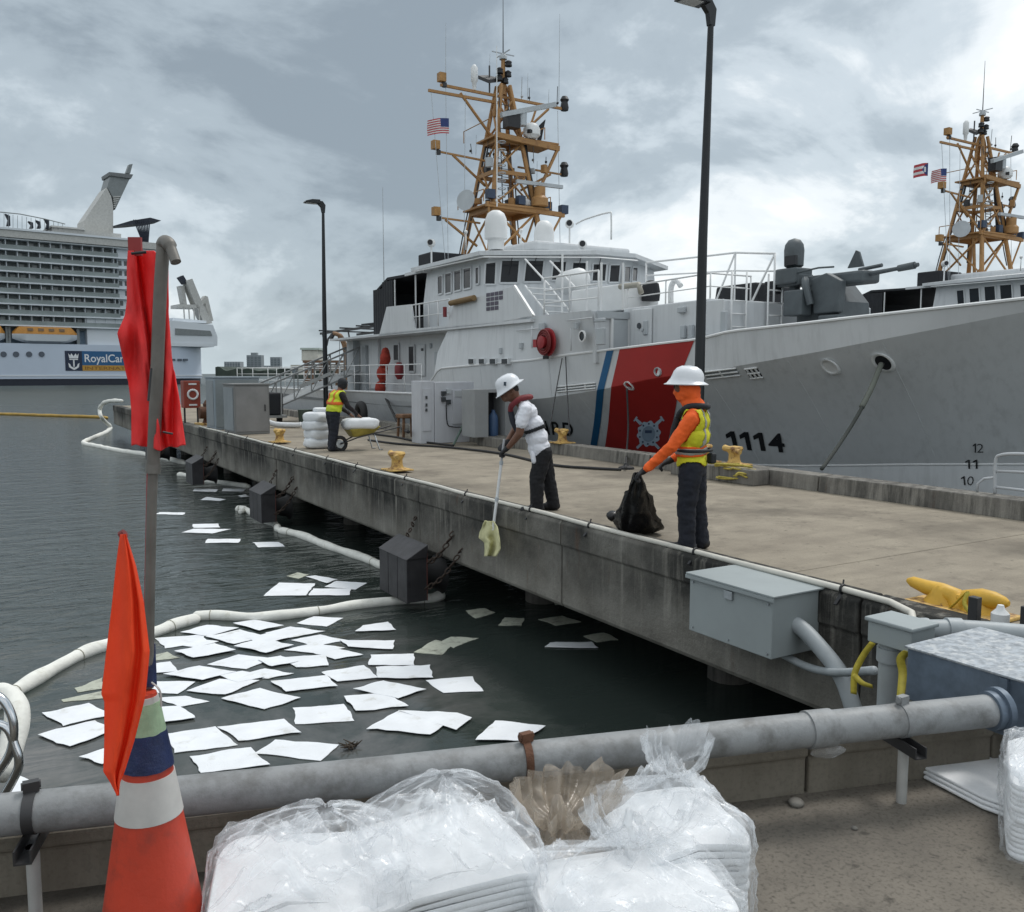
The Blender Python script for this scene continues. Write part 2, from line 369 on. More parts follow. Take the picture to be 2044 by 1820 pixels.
# ------------------------------------------------------------------ patrol ship alongside the pier (bow towards us, at Y=5)
CL = 16.0
def tab(*p): a = np.array(p, float); return lambda y: float(np.interp(y, a[:, 0], a[:, 1]))
hbD = tab((5, .05), (6, .75), (8, 1.75), (11, 2.65), (15, 3.35), (19, 3.72), (23, 3.88), (29, 3.9), (52, 3.75))
hbC = tab((8.2, .02), (9.55, .33), (13, 1.15), (17, 1.85), (23, 2.65), (30, 3.1), (52, 3.3))
hbW = tab((9.2, .02), (11, .30), (15, 1.0), (20, 1.8), (27, 2.6), (36, 2.95), (52, 3.1))
zD = tab((5, 5.05), (8, 4.84), (9.4, 4.74), (11.4, 4.6), (13.2, 4.5), (14.0, 4.36), (16.6, 4.2), (18.1, 4.11), (19.6, 4.0), (24.9, 3.80), (26.2, 2.98), (52, 2.90))
zK = tab((5, 5.0), (8, 4.64), (9.46, 4.38), (11.2, 4.07), (13.9, 3.68), (15.25, 3.54), (17.1, 3.25), (19.4, 2.98), (24.9, 2.75), (26.2, 2.70), (52, 2.62))
zCh = tab((5, 2.35), (8.76, 2.03), (10.8, 1.87), (13.1, 1.66), (19, 1.35), (25, 1.0), (52, .9))
stemD, stemK, stemC, stemW = 5.0, 5.05, 8.2, 9.2
BULGE = .08
def hbK(y): return max(.03, hbD(y) - .10)
def prof(y):
    """cross-section of the hull at Y: list of (half breadth, z) from the waterline up; pulled to the stem line near the bow"""
    k = (hbK(y), zK(y)); d = (hbD(y), zD(y))
    c = (hbC(y), zCh(y)) if y > stemC else None
    wl = (hbW(y), -.6) if y > stemW else None
    if c is None:
        t = (y - stemK) / (stemC - stemK); zs = zK(stemK) + (zCh(stemC) - zK(stemK)) * max(0, t) ** 1.15
        c = (.02, min(zs, k[1] - .01)); 
    if wl is None:
        if y > stemC:
            t = (y - stemC) / (stemW - stemC); wl = (.015, zCh(stemC) + (-.6 - zCh(stemC)) * t)
        else: wl = (.015, c[1] - .005)
    return wl, c, k, d
def hull_x(y, z):
    wl, c, k, d = prof(y)
    if z >= k[1]: t = (z - k[1]) / max(1e-3, d[1] - k[1]); h = k[0] + (d[0] - k[0]) * t
    elif z >= c[1]:
        t = (z - c[1]) / max(1e-3, k[1] - c[1]); h = c[0] + (k[0] - c[0]) * t - BULGE * math.sin(math.pi * t) * min(1, max(0, (24 - y) / 10))
    else: t = (z - wl[1]) / max(1e-3, c[1] - wl[1]); h = wl[0] + (c[0] - wl[0]) * t
    return CL - max(h, .012)
def hit_hull(u, v, out=.0):
    d = ray(u, v); lo = None
    for dep in np.arange(8, 60, .05):
        p = _C + d * dep
        if p[1] > 5.1 and p[1] < 52 and -.5 < p[2] and p[0] >= hull_x(p[1], p[2]) - out: return V(p)
    return V(_C + d * 20)
ship = thing('patrol_ship', (CL, 28, 0), 'white patrol ship with red bow stripe and number 1114 moored along the pier', 'ship')
# hull shell
def hull_mesh(side):
    Y = list(np.arange(5.05, 10, .25)) + list(np.arange(10, 52.01, .7)) + [52.0]; rows = []
    for y in Y:
        wl, c, k, d = prof(y); strips = []
        for a, b_, n_ in ((wl, c, 3), (c, k, 8), (k, d, 3)):
            pts = []
            for i in range(n_ + 1):
                t = i / n_; h = a[0] + (b_[0] - a[0]) * t
                if a is c: h -= BULGE * math.sin(math.pi * t) * min(1, max(0, (24 - y) / 10))
                pts.append((CL - side * max(h, .012), y, a[1] + (b_[1] - a[1]) * t))
            strips.append(pts)
        rows.append(strips)
    b = MB()
    for q in range(3):
        n_ = len(rows[0][q]); fs = []
        for j in range(len(rows) - 1):
            for i in range(n_ - 1):
                f_ = [j * n_ + i, j * n_ + i + 1, (j + 1) * n_ + i + 1, (j + 1) * n_ + i]; fs.append(f_ if side < 0 else f_[::-1])
        b.add([p for r_ in rows for p in r_[q]], fs)
    return b, [[p for st in r_ for p in st] for r_ in rows]
b1, rw1 = hull_mesh(1); b2, rw2 = hull_mesh(-1)
hb_ = MB(); hb_.add(b1.v, b1.f); hb_.add(b2.v, b2.f)
k = len(rw1) - 1; n_ = len(rw1[0])
hb_.add(rw1[-1] + rw2[-1][::-1], [list(range(2 * n_))[::-1]])
hull = hb_.build('hull', white_paint, ship, smooth=24)
# decks: foredeck and aft deck
m_ = MB()
Y = list(np.arange(5.2, 25, .8)); 
dzf = lambda y: min(zD(y) - .75, 4.0)
pts = [(hull_x(y, dzf(y)) + .04, y, dzf(y)) for y in Y] + [(2 * CL - hull_x(y, dzf(y)) - .04, y, dzf(y)) for y in Y[::-1]]
nn = len(Y); m_.add(pts, [[i, i + 1, 2 * nn - 2 - i, 2 * nn - 1 - i][::-1] for i in range(nn - 1)]); m_.build('foredeck', deck_grey, ship)
m_ = MB(); m_.box(CL - 3.72, CL + 3.72, 24.8, 51.9, 2.5, 2.72); m_.build('aft_deck', deck_grey, ship)
# spray rail along the chine and rubbing strake along the knuckle
def rail_on_hull(zf, y0, y1, r_, name, mt, lift=.02, n_=70):
    b = MB(); ring = []
    for i in range(n_):
        y = y0 + (y1 - y0) * i / (n_ - 1); z = zf(y); ring.append(V((hull_x(y, z) - lift, y, z)))
    b.tube(ring, r_, 6); return b.build(name, mt, ship, smooth=50)
rail_on_hull(zCh, 8.4, 50, .022, 'spray_rail', rail_white, .0)
rail_on_hull(lambda y: zD(y) + .0, 5.4, 25.6, .03, 'gunwale', rail_white, .0)
rail_on_hull(lambda y: zD(y) + .0, 26.3, 51.8, .04, 'gunwale', rail_white, .0)

def hull_patch(name, quad, mt, nu=12, nv=44, lift=.012, parent=None):
    """flat paint area on the hull: quad = 4 (y,z) corners a(bottom aft) b(bottom fwd) c(top fwd) d(top aft)"""
    a, b_, c, d = [np.array(q, float) for q in quad]; m = MB(); vs = []
    for j in range(nv + 1):
        for i in range(nu + 1):
            s_, t = i / nu, j / nv; p = (a * (1 - s_) + b_ * s_) * (1 - t) + (d * (1 - s_) + c * s_) * t
            vs.append((hull_x(p[0], p[1]) - lift, p[0], p[1]))
    m.add(vs, [[j * (nu + 1) + i, (j + 1) * (nu + 1) + i, (j + 1) * (nu + 1) + i + 1, j * (nu + 1) + i + 1] for j in range(nv) for i in range(nu)])
    return m.build(name, mt, parent or ship, smooth=24)
def hp(u, v): p = hit_hull(u, v); return (p.y, p.z)
# slanted identification stripe: blue, white gap, broad red; upper part leans, lower part stands upright
def stripe(name, uu, mt, lift=.012):
    (ut0, vt0), (ut1, vt1), (um0, vm0), (um1, vm1), (ub0, vb0), (ub1, vb1) = uu
    hull_patch(name, (hp(um0, vm0), hp(um1, vm1), hp(ut1, vt1), hp(ut0, vt0)), mt, lift=lift)
    A, B = hp(um0, vm0), hp(um1, vm1); C_, D_ = hp(ub1, vb1), hp(ub0, vb0)
    C_ = (C_[0] + (C_[0] - B[0]) * .6, C_[1] - .6); D_ = (D_[0] + (D_[0] - A[0]) * .6, D_[1] - .6)
    hull_patch(name, (D_, C_, B, A), mt, lift=lift)
stripe('blue_stripe', ((1213, 699), (1226, 697), (1194, 778), (1208, 776), (1192, 890), (1206, 890)), blue_paint)
stripe('red_stripe', ((1240, 697), (1387, 680), (1221, 774), (1362, 752), (1222, 893), (1352, 905)), red_paint)
# lettering: flat text wrapped on to the hull
def text_mesh(s_, size, bold=.0, extr=0.):
    c = bpy.data.curves.new('t', 'FONT'); c.body = s_; c.size = size; c.offset = bold; c.resolution_u = 4; c.fill_mode = 'FRONT'
    o = bpy.data.objects.new('t', c); COL.objects.link(o); dg = bpy.context.evaluated_depsgraph_get()
    me = bpy.data.meshes.new_from_object(o.evaluated_get(dg)); vs = [tuple(v.co) for v in me.vertices]; fs = [list(p.vertices) for p in me.polygons]
    bpy.data.objects.remove(o); bpy.data.curves.remove(c); bpy.data.meshes.remove(me); return vs, fs
def hull_text(s_, uv0, uv1, hpx, name, mt, bold=.01, lift=.014, slant=0., thin=False):
    """characters as parts of their own, laid on the hull along tangents that read upright on the flare; uv0/uv1 = ends of the base line"""
    pos = 0.; chars = []
    for ch in s_:
        if ch == ' ': pos += .32; continue
        k_ = .10 if thin else .15
        vs, fs = text_mesh(ch, 1.0, bold) if ch != '1' else ([(.0, .56, 0), (.0, .56 - k_, 0), (.16, .50 if not thin else .56, 0), (.16, 0, 0), (.16 + k_, 0, 0), (.16 + k_, .70, 0), (.19, .70, 0)], [[0, 1, 2, 6], [2, 3, 4, 5, 6]])
        x0 = min(p[0] for p in vs); x1 = max(p[0] for p in vs); chars.append(([(p[0] - x0, p[1]) for p in vs], fs, pos, x1 - x0)); pos += x1 - x0 + .12
    tot = pos - .12; U = lambda t: (uv0[0] + (uv1[0] - uv0[0]) * t, uv0[1] + (uv1[1] - uv0[1]) * t); kx = (uv1[0] - uv0[0]) / tot
    for vs, fs, x0, w_ in chars:
        u, v = U((x0 + w_ / 2) / tot); p0 = hit_hull(u, v - hpx / 2); tu = (hit_hull(u + 8, v - hpx / 2) - hit_hull(u - 8, v - hpx / 2)) / 16; tv = (hit_hull(u, v - hpx / 2 - 8) - hit_hull(u, v - hpx / 2 + 8)) / 16
        sl_v = (uv1[1] - uv0[1]) / (uv1[0] - uv0[0]); q = []
        for px_, py_ in vs:
            du = (px_ - w_ / 2) * kx - slant * (py_ / .70 - .5) * hpx; dv = (py_ / .70 - .5) * hpx - du * sl_v; w3 = p0 + tu * du + tv * dv; q.append((hull_x(w3.y, w3.z) - lift, w3.y, w3.z))
        b = MB(); b.add(q, fs); b.build(name, mt, ship)
hull_text('1114', (1452, 896), (1566, 902), 36, 'hull_number', black_paint, .02, slant=.14)
hull_text('U.S. COAST GUARD', (845, 850), (1145, 870), 26, 'hull_lettering', black_paint, .02, slant=.06)
for s_, (u, v) in (('12', (1942, 903)), ('11', (1932, 935)), ('10', (1921, 968))): hull_text(s_, (u, v), (u + 24, v), 18, 'draft_mark', black_paint, -.012, thin=True)
# round crest on the red stripe: pale ring with shield, anchors behind
def crest(u, v, r_):
    pale = mat('crest_pale', (.45, .55, .66), .5, var=.1, vs=20); dk = mat('crest_dark', (.05, .08, .15), .5)
    p0 = hit_hull(u, v); py_ = (hit_hull(u - 10, v) - p0) / 10; pz_ = (hit_hull(u, v - 10) - p0) / 10      # hull tangents that read level and upright on the flare
    def disc(name, pts, mt, lift, parent):
        q = []
        for a, c in list(pts) + [(sum(p[0] for p in pts) / len(pts), sum(p[1] for p in pts) / len(pts))]:
            w_ = p0 - py_ * (a * r_) + pz_ * (c * r_); q.append((hull_x(w_.y, w_.z) - lift, w_.y, w_.z))
        k_ = len(pts); b = MB(); b.add(q, [[i, k_, (i + 1) % k_] for i in range(k_)]); return b.build(name, mt, parent)
    root = disc('crest', [(math.cos(t) * .86 * (1 + .07 * math.sin(10 * t)), math.sin(t) * .86 * (1 + .07 * math.sin(10 * t))) for t in np.linspace(0, 2 * math.pi, 60)[:-1]], pale, .016, ship)
    disc('crest_disc', [(math.cos(t) * .5, math.sin(t) * .55) for t in np.linspace(0, 2 * math.pi, 24)[:-1]], mat('crest_grey', (.26, .34, .44), .5), .022, root)
    disc('crest_band', [(-.26, .26), (.26, .26), (.26, .06), (-.26, .06)][::-1], dk, .028, root)
    for sx in (-1, 1):
        disc('crest_anchor', [(sx * .45, .72), (sx * .66, .60), (sx * 1.05, .98), (sx * .92, 1.10)], pale, .02, root)
        disc('crest_anchor', [(sx * .40, -.72), (sx * .58, -.62), (sx * .95, -.95), (sx * .80, -1.08)], pale, .02, root)
        disc('crest_anchor', [(sx * .80, 1.15), (sx * .92, 1.20), (sx * 1.15, .90), (sx * 1.05, .85)], pale, .024, root)
    for t in np.linspace(.3, 2 * math.pi + .3, 11)[:-1]:
        a, c = math.cos(t) * .68, math.sin(t) * .70
        disc('crest_letter', [(a - .06, c - .06), (a + .06, c - .06), (a + .06, c + .06), (a - .06, c + .06)], dk, .024, root)
crest(1297, 866, 29)
# round openings
def port(u, v, r_, name, rim, inner, n_=20, on=None, tilt=1.0, parent=None):
    p = hit_hull(u, v); y0, z0 = p.y, p.z
    b = MB(); ring = lambda rr, lift: [V((hull_x(y0 + rr * math.cos(t), z0 + rr * math.sin(t)) - lift, y0 + rr * math.cos(t), z0 + rr * math.sin(t))) for t in np.linspace(0, 2 * math.pi, n_ + 1)[:-1]]
    b.loft([ring(r_ * 1.22, -.005), ring(r_ * 1.15, .05), ring(r_ * .95, .05), ring(r_ * .88, -.005)], False); o = b.build(name, rim, ship, smooth=40)
    b = MB(); q = ring(r_ * .9, .012); b.add(q, [list(range(n_))[::-1]]); b.build('opening', inner, o); return o
port(1662, 733, .125, 'hawse_plate', rail_white, rail_white)
port(1766, 724, .14, 'hawse_hole', rail_white, black_paint)
port(1316, 742 + 0, .085, 'scupper', lightgrey, rail_white); port(1395 - 2, 738, .075, 'scupper', lightgrey, rail_white)
port(1257, 770, .09, 'scupper', rail_white, lightgrey)
# recessed fairlead slots under the knuckle: frame, dark slot, bars
def slot(u0, v0, u1, v1, hgt, bars, black):
    a, c = hp(u0, v0), hp(u1, v1); root = hull_patch('fairlead_slot', ((a[0], a[1] - hgt), (c[0], c[1] - hgt), c, a), black, nv=4, lift=.010)
    for z in (0, -hgt, -hgt * .5):
        b = MB(); b.tube([(hull_x(a[0] + (c[0] - a[0]) * i / 8, a[1] + (c[1] - a[1]) * i / 8 + z) - .02, a[0] + (c[0] - a[0]) * i / 8, a[1] + (c[1] - a[1]) * i / 8 + z) for i in range(9)], .02, 6); b.build('slot_bar', rail_white, root, smooth=True)
    for i in range(bars):
        t = (i + .5) / bars; y, z = a[0] + (c[0] - a[0]) * t, a[1] + (c[1] - a[1]) * t; b = MB()
        b.bar((hull_x(y, z) - .02, y, z), (hull_x(y, z - hgt) - .02, y, z - hgt), .03); b.build('slot_post', rail_white, root)
slot(1404, 743, 1470, 735, .14, 1, mat('recess_grey', (.20, .22, .23), .7)); slot(1488, 737, 1515, 734, .19, 3, black_paint); slot(1113, 772, 1190, 764, .13, 2, mat('recess_grey', (.2, .2, .2)))

# ------------------------------------------------------------------ superstructure
def plate(name, pts, th, mt, parent=ship, n=None, bevel=0):
    """flat plate from 3D corner points, thickness th pushed inward along n"""
    b = MB(); b.extr(pts, V(n or (1, 0, 0)) * th); return b.build(name, mt, parent, bevel=bevel)
def pane(pts, parent=ship, n=(1, 0, 0), name='window', frame=.045, mt=glass_dark, fm=white_paint, depth=.03):
    """framed window: dark pane (child) set in four frame bars standing proud of the wall"""
    pts = [V(p) for p in pts]; nv = V(n).normalized(); c = sum(pts, V()) / len(pts); b = MB()
    for i in range(len(pts)):
        a, d = pts[i], pts[(i + 1) % len(pts)]; b.bar(a - nv * depth * .5, d - nv * depth * .5, frame, depth, up=nv)
    o = b.build(name, fm, parent); b = MB(); b.extr([p - nv * .012 for p in pts], nv * .008); b.build('pane', mt, o); return o
def flatwall(name, poly_yz, x, th=.06, mt=white_paint, parent=ship): return plate(name, [(x, y, z) for y, z in poly_yz], th, mt, parent)
def rail(name, pts, h, nmid=1, post=None, r_=.018, parent=ship, mt=rail_white, close=False):
    """guard rail: stanchions and horizontal tubes following pts on the deck"""
    pts = [V(p) for p in pts]; b = MB()
    for lv in range(nmid + 1): b.tube([p + V((0, 0, h * (1 - lv / (nmid + 1)))) for p in pts], r_ if lv == 0 else r_ * .7, 6)
    root = b.build(name, mt, parent, smooth=True)
    for p in (post or pts):
        b = MB(); b.cyl(p, V(p) + V((0, 0, h)), r_, n=6); b.build('stanchion', mt, root, smooth=True)
    return root
zh = 5.13
# flush side of the midship house (hull side carried up), Y 18..25
hs = [(25.3, 3.79), (25.3, 4.0), (24.4, 5.0), (17.0, 5.12), (17.0, 4.15)]
Y = np.linspace(17.0, 25.3, 12); lo = [V((CL - hbD(y), y, zD(y) - .003)) for y in Y]; hi = [V((CL - 3.80 + .05, y, zh)) for y in Y]
hi[-1].z = 4.3; hi[-2].z = 5.0
for side in (1, -1):
    ll = [V((CL + side * (p.x - CL), p.y, p.z)) for p in lo]; hh = [V((CL + side * (p.x - CL), p.y, p.z)) for p in hi]
    f = [[i, i + 1, 12 + i + 1, 12 + i] for i in range(11)]; m_ = MB(); m_.add(ll + hh, f if side < 0 else [q[::-1] for q in f])
    m_.build('house_side', white_paint, ship, smooth=20)
    m_ = MB(); m_.extr([(CL - side * 2.6, 17.02, 3.9), (CL - side * 3.60, 17.02, 3.9), (CL - side * 3.66, 17.02, 5.1), (CL - side * 2.6, 17.02, 5.1)], (0, .1, 0)); m_.build('house_front', white_paint, ship)
m_ = MB(); m_.box(CL - 3.6, CL + 3.6, 16.95, 24.4, 4.95, 5.12); m_.build('bridge_deck', lightgrey, ship)
# forward house, set inboard of the bulwark
m_ = MB(); m_.extr([(13.35, 17.2, 3.95), (13.35, 17.2, 5.22), (13.35, 14.2, 5.25), (13.35, 14.2, 3.95)], (5.3, 0, 0)); m_.build('forward_house', white_paint, ship, bevel=.03)
m_ = MB(); m_.extr([(14.4, 14.2, 3.9), (17.6, 14.2, 3.9), (17.2, 11.6, 3.9), (14.8, 11.6, 3.9)], (0, 0, .42)); m_.build('gun_deckhouse', white_paint, ship, bevel=.03)
# aft house, set inboard of the side deck
m_ = MB(); m_.extr([(13.1, 24.6, 2.7), (13.1, 35.0, 2.7), (13.1, 35.0, 5.16), (13.1, 24.6, 5.02)], (5.8, 0, 0)); m_.build('aft_house', white_paint, ship, bevel=.03)
# wing bulwark of the bridge deck
m_ = MB(); m_.extr([(12.12, 29.85, 4.98), (12.12, 29.1, 5.98), (12.12, 27.0, 5.93), (12.12, 26.75, 5.12), (12.12, 24.3, 5.10), (12.12, 23.9, 5.72), (12.12, 20.35, 5.97), (12.12, 19.35, 5.14), (12.12, 21.4, 5.04)][::-1], (.05, 0, 0)); 
for s_ in (1,): m_.build('wing_bulwark', white_paint, ship)
m_ = MB(); m_.box(12.12, 19.88, 19.5, 35.2, 4.98, 5.06); m_.build('bridge_wing_deck', white_paint, ship)
m_ = MB(); m_.extr([(12.13, 25.0, 5.0), (12.13, 20.8, 5.08), (13.2, 20.8, 4.55), (13.2, 25.0, 4.5)], (0, 0, .04)); m_.build('wing_soffit', white_paint, ship)
m_ = MB(); m_.extr([(CL + 3.83, 29.85, 4.98), (CL + 3.83, 29.1, 5.98), (CL + 3.83, 20.35, 5.97), (CL + 3.83, 19.35, 5.14)], (.05, 0, 0)); m_.build('wing_bulwark', white_paint, ship)
rail('wing_rail', [(12.14, y, 5.10) for y in (26.95, 26.4, 25.7, 25.0, 24.2)], .80, 1, r_=.022)
m_ = MB(); m_.box(12.9, 12.95, 24.3, 27, 5.06, 5.95); m_.build('rail_panel', lightgrey, ship)
# grid of square lashing openings on the wing
for r_ in range(4):
    for c_ in range(4 if r_ < 2 else 3):
        y = 21.75 - c_ * .24; z = 5.84 - r_ * .13; m_ = MB(); m_.box(12.105, 12.125, y - .095, y + .095, z - .05, z + .05); m_.build('vent_opening', mat('vent_shadow', (.10, .09, .12), .7), ship)
m_ = MB(); m_.cyl((12.02, 23.9, 5.75), (12.02, 22.4, 5.80), .085, n=10); m_.build('life_raft_roll', mat('tan_canvas', (.20, .13, .06), .85), ship, smooth=40)
m_ = MB(); m_.cyl((12.0, 24.25, 5.36), (12.0, 24.25, 5.66), .06, n=10); m_.build('fire_extinguisher', mat('dark_red', (.20, .02, .025), .5), ship, smooth=40)
# wheelhouse
WH = [(12.75, 27.4), (12.75, 23.0), (15.35, 21.3), (16.65, 21.3), (19.25, 23.0), (19.25, 27.4)]
m_ = MB()
lo = [V((x, y, 5.05)) for x, y in WH]; mid = [V((x, y, 5.95)) for x, y in WH]
def grow(x, y, g): dx, dy = x - CL, y - 24.6; return (CL + dx * g, 24.6 + dy * g)
top = [V((*grow(x, y, .965), 7.12)) for x, y in WH]
m_.loft([lo[::-1], mid[::-1], top[::-1]]); m_.build('wheelhouse', white_paint, ship)
rf = [V((*grow(x, y, 1.10), 7.08)) for x, y in WH]; rf2 = [V((*grow(x, y, 1.10), 7.20)) for x, y in WH]; rf3 = [V((*grow(x, y, .80), 7.34)) for x, y in WH]
m_ = MB(); m_.loft([rf[::-1], rf2[::-1], rf3[::-1]]); roof = m_.build('wheelhouse_roof', white_paint, ship)
def wplane(i):
    a, c = V((*WH[i], 5.95)), V((*WH[i + 1], 5.95)); at, ct = top[i], top[i + 1]; n = (c - a).cross(at - a).normalized()
    cen = V((CL, 24.6, 6)); 
    if n.dot(cen - a) < 0: n = -n
    return a, n
def wwin(i, u0, u1, v0, v1, slant=0., v0b=None, v1b=None):
    a, n = wplane(i); a = a - n * .01; P_ = lambda u, v: PP(u, v, a, n)
    v0b = v0 if v0b is None else v0b; v1b = v1 if v1b is None else v1b
    pane([P_(u0 - slant, v1), P_(u1 - slant, v1b), P_(u1, v0b), P_(u0, v0)], roof if False else ship, n, frame=.05)
wwin(0, 875, 884, 551, 588, 0, 549, 586); wwin(0, 889.5, 902, 546, 587, 0, 543, 584); wwin(0, 907.5, 921, 540.5, 582, 0, 537.5, 579); wwin(0, 926, 941, 536, 578, 0, 533, 575); wwin(0, 950, 957, 534, 568, 0, 532, 567)
wwin(1, 969, 991, 525, 568, 2, 522); wwin(1, 1001, 1038, 519, 565, 4); wwin(1, 1050, 1087, 519, 563, 5); wwin(1, 1104, 1132, 521, 560, 4); wwin(1, 1143, 1172, 523, 560, 4)
wwin(2, 1183, 1211, 526, 562, 3); wwin(2, 1217, 1238, 528, 564, 3); wwin(3, 1246, 1258, 531, 564, 2); wwin(3, 1262, 1272, 533, 562, 2)
for i, u in ((1, 1020), (1, 1068), (1, 1118), (1, 1157), (2, 1197)):       # wipers
    a, n = wplane(i); a = a - n * .06; m_ = MB(); m_.cyl(PP(u + 3, 512, a, n), PP(u - 5, 548, a, n), .012, n=5); m_.build('wiper', black_paint, ship)
m_ = MB(); m_.tube([(12.3, 27.2, 7.02), (12.45, 22.6, 7.0), (15.3, 20.85, 6.98), (16.7, 20.85, 6.98)], .018, 5); m_.build('gutter_pipe', rail_white, ship)
# upper step on the wheelhouse roof, radomes, cameras, small antennas
m_ = MB(); m_.extr([(14.2, 22.6, 7.3), (17.8, 22.6, 7.3), (18.2, 27.5, 7.3), (13.8, 27.5, 7.3)], (0, 0, .32)); m_.build('roof_step', white_paint, ship, bevel=.08)
def dome(c, r_, h, name='satellite_dome'):
    m = MB(); m.lathe(c, [(r_ * .7, 0), (r_ * .72, h * .25), (r_, h * .28), (r_ * 1.0, h * .62), (r_ * .93, h * .78), (r_ * .72, h * .92), (r_ * .38, h * .985), (.001, h)], 20); return m.build(name, rail_white, ship, smooth=40)
p = PY(990, 470, 23.4); dome((p.x, 23.4, 7.35), .345, 1.18); p = PY(1086, 480, 23.6); dome((p.x, 23.6, 7.3), .315, 1.12)
for u, v, y in ((861, 485, 27.0), (1137, 447, 22.8), (1163, 488, 22.2)):
    p = PY(u, v, y); m_ = MB(); m_.cyl((p.x, y, 7.25), (p.x, y, p.z), .03, n=6); m_.sphere(p, .14, 12); m_.cyl(p + V((-.05, -.05, 0)), p + V((-.12, -.16, 0)), .11, n=12); m_.build('searchlight', rail_white, ship, smooth=40)
    m_ = MB(); m_.cyl(p + V((-.121, -.162, 0)), p + V((-.125, -.17, 0)), .09, n=12); m_.build('searchlight_lens', black_paint, ship)
m_ = MB(); a = PX(823, 525, 13.2); m_.box(13.0, 14.6, 27.3, 28.35, 7.12, 7.75); m_.build('black_cover', black_cloth, ship, bevel=.05)
m_ = MB(); m_.box(12.6, 14.9, 27.0, 28.6, 7.02, 7.12); m_.build('cover_shelf', white_paint, ship)
# canopy with black curtains aft of the wheelhouse
m_ = MB(); m_.extr([(12.7, 31.6, 6.75), (12.7, 30.4, 7.15), (12.7, 27.4, 7.08), (12.7, 27.4, 7.0), (12.7, 30.4, 7.05), (12.7, 31.6, 6.68)], (6.6, 0, 0)); m_.build('canopy_roof', black_cloth, ship)
m_ = MB()
for y0, y1, zt in ((31.6, 30.7, 6.78), (30.7, 29.75, 7.0)):
    k = 8
    for i in range(k):
        t0, t1 = i / k, (i + 1) / k; dx = .02 * (i % 2)
        m_.extr([(12.62 + dx, y0 + (y1 - y0) * t0, 5.0), (12.64 - dx, y0 + (y1 - y0) * t1, 5.0), (12.64 - dx, y0 + (y1 - y0) * t1, zt), (12.62 + dx, y0 + (y1 - y0) * t0, zt)], (.03, 0, 0))
m_.box(12.7, 19.2, 31.55, 31.6, 5.0, 6.7)
m_.build('canopy_curtain', black_cloth, ship)
for y in (29.7, 27.9):
    m_ = MB(); m_.cyl((12.7, y, 5.05), (12.7, y, 7.0), .03, n=6); m_.build('canopy_post', rail_white, ship)
m_ = MB(); m_.box(13.2, 16, 28.0, 29.3, 5.05, 5.6); m_.sphere((13.9, 28.6, 5.85), .42, 12, .8); m_.box(13.0, 15.5, 27.4, 28.0, 5.06, 5.75); m_.build('covered_gear', black_cloth, ship, smooth=40)
# aft awning frame
m_ = MB()
for x in (13.4, 15.2, 17.2):
    m_.bar((x, 31.6, 5.55), (x, 40.2, 5.50), .06, .10)
for y in (33, 35, 37, 39.8): m_.bar((13.2, y, 5.62), (17.4, y, 5.58), .07, .06)
m_.build('awning_frame', dark_steel, ship)
m_ = MB(); m_.extr([(13.2, 31.6, 5.60), (13.2, 34.4, 5.62), (17.4, 34.4, 5.62), (17.4, 31.6, 5.60)], (0, 0, .05)); m_.build('awning_sheet', black_cloth, ship)
for x, y in ((13.4, 39.9), (17.2, 39.9), (13.4, 36.5)):
    m_ = MB(); m_.cyl((x, y - 1.2, 2.9), (x, y, 5.5), .035, n=6); m_.build('awning_post', dark_steel, ship)
# aft boat crane: curved arm
m_ = MB(); P_ = lambda u, v: PY(u, v, 36.6)
m_.tube(smooth_path([P_(693, 780), P_(692, 720), P_(688, 690), P_(678, 670), P_(664, 665)], 5), [.13] * 10 + [.12] * 6 + [.09] * 5, 8); m_.build('crane_arm', mat('brown_primer', (.27, .16, .09), .7, var=.3, vs=5), ship, smooth=50)
m_ = MB(); m_.tube([P_(664, 665), P_(655, 676), P_(652, 690)], .04, 6); m_.cyl(P_(664, 668), P_(660, 676), .10, n=8); m_.build('crane_hook', dark_steel, ship, smooth=50)
m_ = MB(); m_.cyl(P_(678, 672), P_(677, 760), .012, n=5); m_.build('crane_wire', dark_steel, ship)
# details on the aft house side
for u0, u1, v0, v1, nm in ((816, 828, 690, 742, 'open_door'), (786, 797, 687, 720, 'side_window')):
    a, c = PX(u0, v0, 13.08), PX(u1, v1, 13.08); pane([(13.08, a.y, c.z), (13.08, c.y, c.z), (13.08, c.y, a.z), (13.08, a.y, a.z)], ship, name=nm, mt=black_paint, frame=.07)
def sidebox(u0, v0, u1, v1, x, th, name, mt, bevel=.01):
    a, c = PX(u0, v0, x), PX(u1, v1, x); m = MB(); m.box(x - th, x, min(a.y, c.y), max(a.y, c.y), min(a.z, c.z), max(a.z, c.z)); return m.build(name, mt, ship, bevel=bevel)
sidebox(872, 702, 887, 727, 13.09, .10, 'fire_station', lightgrey); sidebox(875, 706, 884, 724, 12.985, .02, 'fire_station_door', rail_white)
sidebox(835, 688, 850, 750, 13.09, .05, 'weathertight_door', white_paint); sidebox(841, 695, 845, 700, 13.03, .02, 'door_window', black_paint)
sidebox(728, 690, 736, 780, 13.09, .12, 'locker', lightgrey); sidebox(703, 675, 718, 780, 13.09, .25, 'tall_locker', lightgrey); sidebox(740, 676, 760, 776, 13.09, .10, 'tall_locker', white_paint)
for u in (945, 966, 988, 1012):       # small square scuttles on the flush side
    a = PX(u, 721, 12.18); x = CL - 3.80; m_ = MB(); m_.box(x - .10, x + .2, a.y - .17, a.y + .17, a.z - .09, a.z + .09); o = m_.build('scuttle', white_paint, ship, bevel=.02); m_ = MB(); m_.box(x - .115, x - .103, a.y - .14, a.y + .14, a.z - .065, a.z + .065); m_.build('pane', glass_dark, o)
